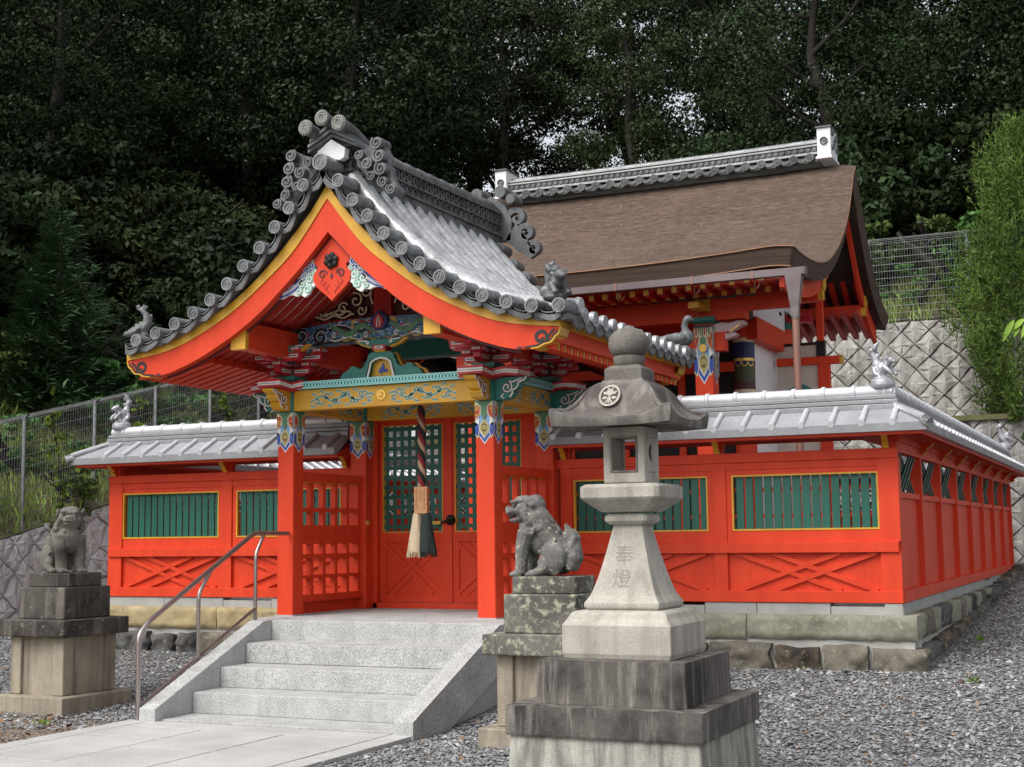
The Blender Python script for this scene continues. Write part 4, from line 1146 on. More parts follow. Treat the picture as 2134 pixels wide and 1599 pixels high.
# roof boarding and rafters (run down the slope)
def slope_pts(off, x0, x1, n=22):
    return [(x0+(x1-x0)*i/n, zo(x0+(x1-x0)*i/n)+off) for i in range(n+1)]
b = MB()
for s in (-1, 1):
    P = slope_pts(-.150, .0, 2.30); Q = slope_pts(-.06, .0, 2.32)
    b.loft([[(s*P[i][0], GY0+.05, P[i][1]), (s*P[i][0], GY1-.05, P[i][1]), (s*Q[i][0], GY1-.05, Q[i][1]), (s*Q[i][0], GY0+.05, Q[i][1])] for i in range(len(P))], 0, False)
b.build('soffit_board', 'white_paint', gate)
mat('rafter_red', (.46, .024, .014), rough=.5, scale=5)
for s in (-1, 1):
    b = MB(); y = GY0+.17
    while y < GY1-.1:
        P = slope_pts(-.188, .06, 2.20, 16); Q = slope_pts(-.151, .06, 2.22, 16)
        b.loft([[(s*P[i][0], y-.045, P[i][1]), (s*P[i][0], y+.045, P[i][1]), (s*Q[i][0], y+.045, Q[i][1]), (s*Q[i][0], y-.045, Q[i][1])] for i in range(len(P))], 0, False)
        zt = zo(2.22)-.20; b.box(s*2.20, s*2.226, y-.050, y-.020, zt+.0, zt+.075, 1)
        y += .152
    b.build('rafter', ['rafter_red', 'ochre_gold'], gate)
# eave: gilt fascia along the sides, red board below, flying rafters with gilt tips
for s in (-1, 1):
    b = MB(); b.box(s*2.38, s*2.462, GY0, GY1, 3.478, 3.552, 1); b.box(s*2.33, s*2.405, GY0+.04, GY1-.04, 3.35, 3.478, 0)
    b.build('eave_fascia', ['vermilion', 'ochre_gold'], gate)
    b = MB(); y = GY0+.13
    while y < GY1-.08:
        b.add([(s*1.7, y-.05, 3.455), (s*1.7, y+.05, 3.455), (s*2.36, y+.05, 3.285), (s*2.36, y-.05, 3.285), (s*1.7, y-.05, 3.53), (s*1.7, y+.05, 3.53), (s*2.36, y+.05, 3.36), (s*2.36, y-.05, 3.36)], [(0,1,2,3),(7,6,5,4),(0,4,5,1),(1,5,6,2),(2,6,7,3),(3,7,4,0)], 0)
        b.box(s*2.36, s*2.368, y+.030, y+.054, 3.283, 3.362, 1)
        y += .155
    b.build('flying_rafter', ['vermilion', 'ochre_gold'], gate)

# bargeboards
def barge(yf, sgn):
    """yf front plane, sgn -1 faces the viewer"""
    GI = [(0, 4.935), (.38, 4.46), (.70, 4.19), (1.08, 3.92), (1.46, 3.72), (1.80, 3.585), (2.10, 3.52), (2.455, 3.478)]
    RB = [(0, 4.60), (.27, 4.32), (.50, 4.11), (.81, 3.85), (1.10, 3.665), (1.52, 3.455), (1.86, 3.335), (2.02, 3.300)]
    n = 40
    for s in (-1, 1):
        g, r, l = MB(), MB(), MB()
        A = [(2.46*(i/n), zo(2.46*i/n)) for i in range(n+1)]; B = [(2.455*(i/n), crom(GI, 2.455*i/n)) for i in range(n+1)]; C = [(2.02*(i/n), crom(RB, 2.02*i/n)) for i in range(n+1)]
        F = lambda a, z, t: (s*a, yf+sgn*t, z)
        g.loft([[F(*A[i], .012), F(*B[i], .012), F(*B[i], -.06), F(*A[i], -.06)] for i in range(n+1)], 0, False)
        # red board: to the lower edge; the foot curls up to the tip
        foot = [(2.02, 3.300), (2.16, 3.300), (2.24, 3.310), (2.29, 3.335), (2.35, 3.345), (2.38, 3.37), (2.40, 3.40), (2.43, 3.415), (2.44, 3.445), (2.455, 3.478)]
        r.loft([[F(*B[i], 0), F(*C[i], 0), F(*C[i], -.10), F(*B[i], -.10)] for i in range(n+1)], 0, False)
        r.plate([B[n], C[n]]+foot[1:-1], F, .10, 0, -.10)
        o = r.build('bargeboard', 'vermilion', gate)
        g.build('gilt_edge', 'ochre_gold', o)
        l.ribbon([(p[0], p[1]-.008) for p in C], .034, F, .012, 0, -.110)
        l.ribbon([C[n], (2.05, 3.315), (2.08, 3.308)], .020, F, .004, 0, .001)
        sp = spiral(2.262, 3.392, .068, .022, -.75, 1.12, 22)
        l.ribbon(sp, .032, F, .004, 1, .001); l.ribbon([sp[0], (2.345, 3.40), (2.365, 3.43), (2.40, 3.455)], .022, F, .004, 1, .002)
        l.ribbon([(2.10, 3.308), (2.22, 3.318), (2.285, 3.345), (2.345, 3.352), (2.375, 3.38), (2.39, 3.412), (2.425, 3.425), (2.43, 3.452)], .018, F, .004, 1, .001)
        l.build('painted_line', ['maroon', 'black_paint'], o)
        e = MB()
        for a, c in zip(foot[1:-1], foot[2:]):
            e.add([F(*a, .006), F(*c, .006), F(*c, -.20), F(*a, -.20), F(a[0]+.012, a[1]-.010, .006), F(c[0]+.012, c[1]-.010, .006), F(c[0]+.012, c[1]-.010, -.20), F(a[0]+.012, a[1]-.010, -.20)], [(0,1,2,3),(7,6,5,4),(0,4,5,1),(1,5,6,2),(2,6,7,3),(3,7,4,0)])
        e.build('foot_edge', 'ochre_gold', o)
    # near-black strip under the tiles, standing in for the shaded gap
    d = MB()
    for s in (-1, 1):
        P = slope_pts(.0, 0, 2.46, 24); Q = slope_pts(.11, 0, 2.50, 24)
        d.loft([[(s*P[i][0], yf-sgn*.02, P[i][1]), (s*P[i][0], yf-sgn*.10, P[i][1]), (s*Q[i][0], yf-sgn*.10, Q[i][1]), (s*Q[i][0], yf-sgn*.02, Q[i][1])] for i in range(len(P))], 0, False)
    d.build('under_tile_gap_strip', 'dark_wood_and_gap', gate)
barge(GY0, -1); barge(GY1, 1)

# gable pendant
def pendant():
    F0_ = FR(GY0+.125); F = lambda a, z, t: F0_(a*1.05, z-.030, t); b = MB()
    half = [(0, 4.585), (.05, 4.53), (.135, 4.44), (.20, 4.375), (.19, 4.335), (.155, 4.315), (.165, 4.275), (.20, 4.24), (.208, 4.20), (.195, 4.15), (.160, 4.10), (.11, 4.055), (.055, 4.01), (0, 3.955)]
    pts = [(x+.035, z) for x, z in half]+[(-x+.035, z) for x, z in half[::-1][1:-1]]
    pts = [(x-.035, z) for x, z in pts]
    b.plate(pts, F, .05, 0)
    for s in (-1, 1):
        b.ribbon(spiral(s*.098, 4.225, .010, .048, 1.57, s*1.25, 18), .014, F, .008, 1, .049)
        for k in range(3): b.ribbon([(s*(.03+.035*k), 4.03+.045*k), (s*(.06+.03*k), 4.08+.035*k), (s*(.03+.03*k), 4.12+.03*k)], .010, F, .006, 2, .049)
    b.plate([(0, 4.235), (.016, 4.20), (0, 4.17), (-.016, 4.20)], F, .008, 1, .049)
    b.ribbon([(-.20, 4.385), (-.10, 4.49), (0, 4.60), (.10, 4.49), (.20, 4.385)], .014, F, .006, 3, .046)
    o = b.build('gable_pendant', ['vermilion', 'maroon', 'deep_red', 'maroon'], gate)
    b = MB()
    for k in range(6):
        a = k*math.pi/3+.3; c = (.052*math.cos(a), 4.355+.052*math.sin(a))
        b.ellip((c[0], GY0+.060, c[1]-.03), (.034, .018, .034), 10, 6)
    b.ellip((0, GY0+.040, 4.325), (.03, .028, .03), 10, 6); b.lathe([(.045, .0), (.045, -.03)], (0, GY0+.075, 4.325), 12, axis='y')
    b.build('iron_flower', 'iron_black', o)
    for s in (-1, 1):
        b = MB()
        prof = [(.195, 4.40), (.235, 4.385), (.26, 4.345), (.30, 4.335), (.335, 4.29), (.325, 4.245), (.375, 4.225), (.40, 4.175), (.45, 4.155), (.52, 4.105), (.585, 4.09), (.61, 4.06), (.60, 4.025), (.565, 4.025), (.50, 4.055), (.44, 4.055), (.40, 4.035), (.35, 4.05), (.31, 4.02), (.26, 4.05), (.235, 4.10), (.19, 4.13), (.20, 4.19), (.16, 4.235), (.195, 4.29), (.165, 4.345)]
        b.plate([(s*x, z) for x, z in prof], F, .035, 0)
        def curl(x, z, r, mi, dr=1, tn=1.35):
            sp = spiral(s*x, z, r, r*.15, 1.2, s*dr*tn, 18); b.ribbon(sp, r*.60, F, .010, mi, .034); b.ribbon(sp, r*.17, F, .006, 3, .043)
        curl(.235, 4.325, .045, 1); curl(.275, 4.275, .045, 1, -1); curl(.205, 4.365, .028, 4); curl(.315, 4.235, .04, 4)
        curl(.245, 4.20, .048, 2, -1); curl(.275, 4.105, .046, 2); curl(.335, 4.155, .046, 2, -1); curl(.37, 4.085, .036, 2); curl(.205, 4.265, .03, 2)
        b.ribbon([(s*.34, 4.20), (s*.42, 4.12), (s*.50, 4.08), (s*.58, 4.06)], .055, F, .010, 1, .034)
        for k in range(3): b.ribbon([(s*(.38+.0*k), 4.165-.012*k), (s*.45, 4.115-.012*k), (s*.55, 4.075-.010*k)], .006, F, .006, 3, .044)
        b.ribbon(spiral(s*.585, 4.05, .022, .004, .5, s*1.1, 12), .012, F, .008, 1, .036)
        b.build('cloud_fin', ['white_paint', 'blue_paint', 'mint_paint', 'white_paint', 'sky_blue_paint'], o)
mat('mint_paint', (.30, .60, .48), rough=.5)
pendant()
# ------------------------------------------------------------------ gate roof tiles
DX = [.20, .365, .53, .71, .905, 1.10, 1.305, 1.515, 1.745, 1.985, 2.235, 2.50]     # verge disc stations
DZ = [(0, 5.28), (.2, 5.07), (.365, 4.86), (.53, 4.685), (.71, 4.495), (.905, 4.33), (1.10, 4.165), (1.305, 4.02), (1.515, 3.905), (1.76, 3.805), (1.99, 3.73), (2.25, 3.672), (2.56, 3.655)]
zd = lambda x: crom(DZ, abs(x))
def tomoe(b, F, cx, cz, r, mi=0):
    """round tile end: rim, inner ring, three-comma swirl"""
    b.ribbon([(cx+r*.90*math.cos(i*2*math.pi/20), cz+r*.90*math.sin(i*2*math.pi/20)) for i in range(21)], r*.22, F, .012, mi, 0)
    b.ribbon([(cx+r*.60*math.cos(i*2*math.pi/16), cz+r*.60*math.sin(i*2*math.pi/16)) for i in range(17)], r*.09, F, .006, mi, 0)
    for k in range(3):
        a = k*2.094
        sp = [(cx+r*(.16+.30*t)*math.cos(a+1.9*t), cz+r*(.16+.30*t)*math.sin(a+1.9*t)) for t in [j/6 for j in range(7)]]
        b.ribbon(sp, [r*.26*(1-j/8) for j in range(7)], F, .008, mi, 0)
roofp = None
def gate_roof():
    global roofp
    TX = 2.555
    # pan sheet with stepped courses
    b = MB()
    for s in (-1, 1):
        TX = 2.555 if s > 0 else 2.44
        rings = []; x = .05; k = 0; n = 60
        for i in range(n+1):
            x = .05+(TX-.05)*i/n; c = (i % 5)/5
            rings.append((s*x, zd(x)-.085+.018*(1-c)))
        y0, y1 = GY0-.06, GY1+.06
        b.loft([[(px, y0, pz), (px, y1, pz), (px, y1, pz-.05), (px, y0, pz-.05)] for px, pz in rings], 0, False)
    roofp = b.build('roof', 'dark_tile', gate)  # pans darker than the rolls; shade between rolls is put into the colour
    for s in (-1, 1):
        TX = 2.555 if s > 0 else 2.44
        b = MB(); ys = [-2.30+.253*k for k in range(13)]
        for y in ys:
            path, rr = [], []; x = .10
            while x < TX:
                for u, r in ((0, .068), (.96, .054)):
                    xx = min(x+.205*u*.93, TX); path.append((s*xx, y, zd(xx)-.035)); rr.append(r)
                x += .205*.93
            b.tube(path, rr, 10)
            F = lambda a, z, t, s=s: (s*(TX+.01+t), a, z)
            b.tube([(s*(TX-.03), y, zd(TX)-.038), (s*(TX+.012), y, zd(TX)-.045)], .072, 14)
            tomoe(b, F, y, zd(TX)-.045, .072)
        b.build('roll_tile', 'sky_lit_tile', roofp)
        # eave drip tiles between rolls
        b = MB()
        for y in [ys[0]-.1265+.253*k for k in range(14)]:
            pts = [(y-.115, zd(TX)-.075), (y-.05, zd(TX)-.115), (y, zd(TX)-.128), (y+.05, zd(TX)-.115), (y+.115, zd(TX)-.075), (y+.11, zd(TX)-.145), (y+.04, zd(TX)-.185), (y, zd(TX)-.198), (y-.04, zd(TX)-.185), (y-.11, zd(TX)-.145)]
            b.plate(pts, lambda a, z, t, s=s: (s*(TX-.02+t), a, z), .025)
        b.build('drip_tile', 'dark_tile', roofp)
    # verge tiles
    for yf, sg in ((GY0-.13, -1), (GY1+.13, 1)):
        F = lambda a, z, t: (a, yf+sg*t, z)
        for s in (-1, 1):
            b = MB()
            for x in (DX if s > 0 else DX[:-1]):
                z = zd(x)-.008; r = .066
                b.tube([(s*x, yf, z), (s*x, yf-sg*.22, z+.004), (s*x, yf-sg*.225, z+.004), (s*x, yf-sg*.265, z+.004), (s*x, yf-sg*.27, z+.004), (s*x, yf-sg*.34, z)], [r, r*.97, r*1.10, r*1.10, r*.95, r*.9], 16)
                if sg < 0: tomoe(b, F, s*x, z, r)
            if s < 0: b.build('verge_tile', 'old_tile', roofp)
        if sg < 0:
            b.tube([(0, yf-.01, 5.27), (0, yf+.3, 5.27)], .085, 18); tomoe(b, lambda a, z, t: (a, yf-.01-t, z), 0, 5.27, .085)
        b.build('verge_tile', 'old_tile', roofp)
        b = MB()
        for s in (-1, 1):
            st = [.02]+(DX if s > 0 else DX[:-1]+[2.42])
            for x0, x1 in zip(st[:-1], st[1:]):
                p0 = Vector((x0, zd(x0))); p1 = Vector((x1, zd(x1))); d = p1-p0; nrm = Vector((-d.y, d.x)).normalized()
                if nrm.y < 0: nrm = -nrm
                def q(u, h): r = p0+d*u+nrm*h; return (s*r.x, r.y)
                top = [q(.08, .01), q(.30, -.035), q(.5, -.05), q(.72, -.045), q(.98, .0)]
                bot = [q(1.02, -.105), q(.74, -.145), q(.5, -.135), q(.26, -.115), q(.0, -.085)]
                pts = top+bot
                b.plate(pts, F, .020, 0, -.060)
                b.plate(top+[q(.80, -.085), q(.5, -.085), q(.2, -.065)], F, .26, 0, -.30)
                b.ribbon([q(.10, -.005), q(.32, -.055), q(.5, -.068), q(.72, -.065), q(.96, -.025)], .012, F, .008, 0, -.042)
        b.build('verge_drip_tile', 'dark_tile', roofp)
    # descending verge roll beside the short tiles (the pale thick roll)
    for s in (-1, 1):
        b = MB()
        for y in (GY0+.265,):
            path, rr = [], []; x = .12
            while x < (2.56 if s > 0 else 2.42):
                for u, r in ((0, .088), (.94, .078)):
                    xx = min(x+.24*u, 2.56 if s > 0 else 2.42); path.append((s*xx, y, zd(xx)+.035)); rr.append(r)
                x += .24
            b.tube(path, rr, 12)
        b.build('verge_roll', 'sky_lit_tile', roofp)
    pass
tile_mat('sky_lit_tile', (0.58, 0.59, 0.61), (0.30, 0.30, 0.31), 0.42, 0.30, 5, .7)  # paler copy for the gate rolls, with the sky's sheen put into the colour
gate_roof()

def scroll_roll(b, F, x, z, r, L, flip=1):
    """rolled end of a scroll ornament: cylinder along y with a spiral face"""
    p = F(x, z, 0); q = F(x, z, -L)
    b.tube([p, q], r*.86, 14)
    b.ribbon(spiral(x, z, r*.93, r*.16, 2.2 if flip > 0 else .9, flip*1.7, 26), r*.26, F, .020, 0, -.002)
def gate_ridge():
    zb = 5.235; y0, y1 = GY0+.20, GY1+.02
    zt = lambda y: 5.56+.055*max(0, (y-y0)/(y1-y0))**2+.02
    b = MB()
    def band(w, z0, z1, dy=0, mi=0):
        n = 8; rings = []
        for i in range(n+1):
            y = y0-dy+(y1-y0+2*dy)*i/n; k = (zt(y)-zb)/.345
            rings.append([(-w, y, zb+z0*k), (w, y, zb+z0*k), (w, y, zb+z1*k), (-w, y, zb+z1*k)])
        b.loft(rings, mi, False)
    band(.15, -.09, .0); band(.175, .0, .028, .03); band(.115, .028, .29, -.02); band(.155, .125, .148, .02); band(.165, .250, .275, .03); band(.145, .275, .30, .03); band(.12, .30, .325, .02)
    o = b.build('ridge', 'ridge_tile', gate, bevel=.004)
    n = 27
    for s in (-1, 1):
        b = MB()
        for i in range(n):
            y = y0+.05+(y1-y0-.1)*i/(n-1); k = (zt(y)-zb)/.345
            F = lambda a, z, t, s=s: (s*(.116+t), a, z)
            for zz, r in ((.075, .052), (.205, .042)):
                b.ribbon([(y+r*math.cos(a), zb+(zz)*k+r*math.sin(a)) for a in [j*2*math.pi/10 for j in range(11)]], .018, F, .018)
        b.build('ridge_pattern_tile', 'dark_tile', o)
    b = MB(); y = y0-.02
    path, rr = [], []
    while y < y1+.02:
        for u, r in ((0, .083), (.93, .070)): path.append((0, y+.27*u, zt(y+.27*u)-.005)); rr.append(r)
        y += .27
    b.tube(path, rr, 14); b.build('ridge_cap', 'dark_tile', o)
    # front demon-tile: plaster face under stacked chevrons, three round tile beaks, scrolls at both sides
    oni = MB(); F = lambda a, z, t: (a, y0-.10-t, z)
    for k, (w, z, h, t0) in enumerate(((.285, 5.440, .036, -.06), (.265, 5.485, .034, -.05), (.235, 5.528, .040, -.055))):
        for s in (-1, 1):
            pts = [(0, z+.135), (s*w, z), (s*w, z+h), (0, z+h+.135)]
            oni.plate(pts, F, .36+.02*k, 0 if k != 1 else 1, t0-.27)
    o2 = oni.build('ridge_end_cap', ['dark_tile', 'old_tile'], gate, bevel=.004)
    b = MB(); b.plate([(-.15, 5.35), (-.10, 5.325), (0, 5.345), (.10, 5.325), (.15, 5.35), (.16, 5.44), (0, 5.545), (-.16, 5.44)], F, .08, 0, -.04); b.build('plaster_face', 'plaster', o2)
    b = MB()
    for x, z in ((-.19, 5.645), (0, 5.72), (.19, 5.645)):
        b.tube([F(x, z, .20), F(x, z-.01, .05), F(x, z-.045, -.12), F(x, z-.10, -.30)], [.068, .062, .060, .058], 16)
        b.tube([F(x, z, .215), F(x, z, .19)], [.082, .080], 18)
    o3 = b.build('round_beak_tile', 'dark_tile', o2)
    b = MB()
    for x, z in ((-.19, 5.645), (0, 5.72), (.19, 5.645)):
        for k in range(16):
            a = k*math.pi/8; b.ellip(F(x+.060*math.cos(a), z+.060*math.sin(a), .220), (.0125, .006, .0125), 6, 4)
        b.ribbon([(x+.040*math.cos(i*.524), z+.040*math.sin(i*.524)) for i in range(13)], .012, F, .008, 0, .214)
    b.build('flower_rim', 'lichen_tile', o3)
    for s in (-1, 1):
        b = MB()
        for x, z, r, f in ((.50, 5.455, .070, 1), (.525, 5.325, .075, 1), (.545, 5.19, .075, 1), (.565, 5.06, .06, 1), (.66, 4.975, .060, 1), (.385, 5.265, .068, -1), (.43, 5.135, .055, -1), (.295, 5.36, .055, -1)):
            scroll_roll(b, F, s*x, z, r, .18, f*s)
        pts = [(s*.22, 5.40), (s*.50, 5.50), (s*.58, 5.38), (s*.60, 5.20), (s*.70, 4.98), (s*.60, 4.95), (s*.42, 5.10), (s*.24, 5.27)]
        b.plate(pts, F, .08, 0, -.14)
        b.build('scroll_ornament', 'dark_tile', o2)
    # rear ornament with big curling fins
    G = lambda a, z, t: (a, y1+.08+t, z)
    b = MB(); b.plate([(-.26, 5.20), (.26, 5.20), (.28, 5.45), (.18, 5.66), (0, 5.78), (-.18, 5.66), (-.28, 5.45)], G, .10, 0, -.02)
    for s in (-1, 1):
        for x, z, r in ((.16, 5.80, .075), (.30, 5.70, .06)): b.tube([G(s*x, z, -.10), G(s*x, z+.01, .14)], r, 14); b.ellip(G(s*x, z+.01, .14), (r, r*.7, r), 12, 8)
        sp = spiral(s*.34, 5.47, .115, .020, 2.6 if s > 0 else .54, -s*1.05, 20); b.ribbon(sp, [.075-.0022*i for i in range(21)], G, .10, 0, -.02)
        sp = spiral(s*.46, 5.27, .10, .016, 2.4 if s > 0 else .74, -s*1.1, 20); b.ribbon(sp, [.075-.0022*i for i in range(21)], G, .10, 0, -.02)
        sp = spiral(s*.56, 5.07, .085, .016, 2.4 if s > 0 else .74, -s*1.1, 20); b.ribbon(sp, [.07-.002*i for i in range(21)], G, .10, 0, -.02)
        b.plate([(s*.2, 5.22), (s*.34, 5.40), (s*.48, 5.20), (s*.60, 5.0), (s*.52, 4.95), (s*.36, 5.06), (s*.2, 5.2)], G, .08, 0, -.02)
    b.build('rear_ridge_ornament', 'dark_tile', gate)
tile_mat('lichen_tile', (0.42, 0.41, 0.36), (0.22, 0.22, 0.19), 0.7, 0.0, 12)
gate_ridge()

def beast(name, p, ang, sc, kind, mt='dark_tile'):
    """roof-corner tile beast: lion with curly mane, leaping fish, or crouching bird"""
    b = MB(); P = Vector(p); d = Vector((math.cos(ang), math.sin(ang), 0)); s = Vector((-d.y, d.x, 0)); u = Vector((0, 0, 1))
    def W(o): return P+(d*o[0]+s*o[1]+u*o[2])*sc
    def E(o, r): b.ellip(W(o), tuple(k*sc for k in r), 10, 7)
    def Tb(os, rs): b.tube([W(o) for o in os], [r*sc for r in rs], 8)
    if kind == 'lion':
        E((0, 0, .03), (.13, .11, .05)); E((-.02, 0, .15), (.10, .085, .09)); E((.06, 0, .18), (.075, .08, .085)); E((.13, 0, .235), (.07, .065, .06)); E((.19, 0, .215), (.04, .045, .032))
        for k in (-1, 1):
            E((.14, .05*k, .275), (.02, .016, .02)); Tb([(.07, .07*k, .15), (.13, .08*k, .09), (.17, .07*k, .04)], [.04, .03, .035]); E((-.04, .085*k, .09), (.07, .03, .06))
            for j in range(4): E((.06-.03*j, .06*k, .25-.025*j), (.03, .022, .03))
        for j in range(7): a = j*.9; E((-.05+.05*math.cos(a), .05*math.sin(a), .30+.02*(j % 3)), (.032, .032, .035))
        Tb([(-.09, 0, .18), (-.12, 0, .28), (-.08, 0, .36), (-.04, .02, .40)], [.05, .055, .045, .012])
    elif kind == 'fish':
        Tb([(.18, 0, .05), (.10, 0, .085), (-.02, 0, .12), (-.09, 0, .22), (-.06, 0, .34), (.01, 0, .42)], [.055, .085, .09, .07, .05, .03])
        E((.20, 0, .05), (.06, .055, .045)); E((0, 0, .03), (.14, .10, .05))
        b.prism([W((.0, -.012, .38)), W((.03, -.012, .50)), W((.09, -.012, .47)), W((.06, -.012, .40))], s*.024*sc); b.prism([W((-.03, -.012, .38)), W((-.10, -.012, .46)), W((-.02, -.012, .50)), W((.01, -.012, .42))], s*.024*sc)
        for k in (-1, 1): Tb([(.08, .07*k, .08), (.02, .14*k, .12), (-.02, .15*k, .16)], [.03, .022, .008]); E((.19, .04*k, .085), (.016, .014, .016))
        for j in range(5): E((.08-.055*j, 0, .185+.035*j), (.022, .012, .03))
    else:
        E((0, 0, .08), (.17, .10, .085)); E((.08, 0, .12), (.09, .075, .075)); Tb([(.08, 0, .14), (.06, 0, .24), (.08, 0, .30)], [.055, .04, .042]); E((.10, 0, .315), (.055, .045, .045)); Tb([(.13, 0, .31), (.18, 0, .295)], [.024, .006])
        Tb([(-.10, 0, .10), (-.20, 0, .09), (-.25, 0, .12)], [.06, .045, .01])
        for k in (-1, 1): E((-.02, .085*k, .10), (.12, .03, .055))
    o = b.build(name, mt, gate); remesh(o, .011, 1)
beast('tile_lion', (2.40, GY0+.02, 3.72), R(-40), .92, 'lion')
beast('tile_fish', (-2.28, GY0+.0, 3.71), R(215), .72, 'fish')
beast('tile_bird', (2.42, GY1-.05, 3.72), R(10), 1.0, 'bird')
beast('tile_bird', (-2.42, GY1-.05, 3.72), R(170), 1.0, 'bird')

# ------------------------------------------------------------------ doors, side screens
DY = .15
def doors():
    rd = 'vermilion'
    b = MB()
    b.box(-1.085, -1.03, .06, .20, .80, 3.0); b.box(1.03, 1.085, .06, .20, .80, 3.0); b.box(-1.085, 1.085, .06, .20, .80, .862); b.box(-1.03, 1.03, .06, .20, 2.985, 3.06)
    b.build('door_frame', rd, gate, bevel=.003)
    for s in (-1, 1):
        x0, x1 = (-1.025, -.075) if s < 0 else (-.065, .90)
        if s > 0: x1 = 1.025
        zb, zt = .868, 2.98
        wa, wb = (-.985, -.19) if s < 0 else (-.035, .805)
        wz0, wz1 = 1.665, 2.915
        b = MB(); ya, yb = DY-.025, DY+.025
        b.box(x0, wa, ya, yb, zb, zt); b.box(wb, x1, ya, yb, zb, zt); b.box(wa, wb, ya, yb, wz1, zt); b.box(wa, wb, ya, yb, zb, .95); b.box(wa, wb, ya, yb, 1.555, wz0); b.box(wa, wb, DY-.006, DY+.012, .95, 1.555)
        dr = b.build('door', rd, gate, bevel=.0025)
        b = MB()
        for k, (p, q) in enumerate((((wa+.02, .97), (wb-.14, 1.535)), ((wa+.14, .97), (wb-.02, 1.535)))):
            b.beam((p[0], DY-.012+.002*k, p[1]), (q[0], DY-.012+.002*k, q[1]), .014, .045, (0, 0, 1)); b.beam((p[0], DY-.016+.002*k, q[1]), (q[0], DY-.016+.002*k, p[1]), .014, .045, (0, 0, 1))
        b.box(wa, wa+.045, DY-.022, DY-.006, .95, 1.555); b.box(wb-.045, wb, DY-.022, DY-.006, .95, 1.555)
        b.build('cross_brace', rd, dr)
        b = MB(); g = .012
        b.box(wa, wa+g, ya-.004, yb, wz0, wz1); b.box(wb-g, wb, ya-.004, yb, wz0, wz1); b.box(wa+g, wb-g, ya-.004, yb, wz0, wz0+g); b.box(wa+g, wb-g, ya-.004, yb, wz1-g, wz1)
        b.build('gold_edging', 'ochre_gold', dr)
        b = MB(); nv = 8 if s < 0 else 9; nh = 11
        for i in range(nv):
            x = wa+(wb-wa)*(i+.5)/nv; b.box(x-.022, x+.022, DY-.006, DY+.005, wz0+g, wz1-g)
        for j in range(nh):
            z = wz0+(wz1-wz0)*(j+.6)/nh; b.box(wa+g, wb-g, DY-.010, DY+.002, z-.023, z+.023)
        b.build('lattice', 'slat_green_dark', dr)
    b = MB(); F = FR(DY-.026)
    b.lathe([(.062, 0), (.062, -.012), (.05, -.022), (.02, -.03)], (-.09, DY-.024, 1.80), 16, axis='y'); b.tube([(-.09, DY-.06, 1.80), (-.02, DY-.07, 1.80), (-.20, DY-.065, 1.775)], [.018, .018, .012], 8); b.box(-.30, -.20, DY-.08, DY-.055, 1.752, 1.79, 1)
    b.box(-.13, -.05, DY-.05, DY-.03, 1.765, 1.835)
    b.build('latch', ['iron_black', 'brass'], gate)
mat('slat_green_dark', (0.010, 0.115, 0.080), (0.007, 0.085, 0.06), rough=.45, scale=6)
doors()
def side_screen(sx):
    """low openwork screen between the front and rear columns"""
    x = sx*CX; ya, yb = CYF+.10, CYR-.10; b = MB(); w = .045
    rails = [(2.225, 2.325, .06), (1.90, 1.945, w), (1.55, 1.755, .035), (1.395, 1.44, w), (1.18, 1.215, w), (.93, 1.005, .06)]
    for z0, z1, ww in rails: b.box(x-ww, x+ww, ya-(.0), yb, z0, z1)
    b.box(x-.055, x+.055, ya-.16, yb+.12, 2.23, 2.318)
    n = 5
    for i in range(n+1):
        y = ya+.03+(yb-ya-.06)*i/n; b.box(x-.032, x+.032, y-.028, y+.028, .985, 2.23)
    b.box(x-.05, x+.05, ya, ya+.10, .80, .94); b.box(x-.04, x-.02, ya, yb, .802, .94)
    b.build('side_screen', 'vermilion', gate, bevel=.003)
    b = MB()
    for i in range(n):
        y = ya+.03+(yb-ya-.06)*(i+.5)/n
        b.box(x-.034, x+.034, y-.085, y+.085, 2.212, 2.224)
    b.build('gold_edging', 'ochre_gold', gate)
side_screen(-1); side_screen(1)
b = MB(); b.box(-CX+.108, -CX+.118, -.085, -.035, 1.765, 1.80); b.box(-CX+.103, -CX+.109, -.09, -.03, 1.755, 1.81); b.build('yellow_tag', 'leaf_gold', gate)

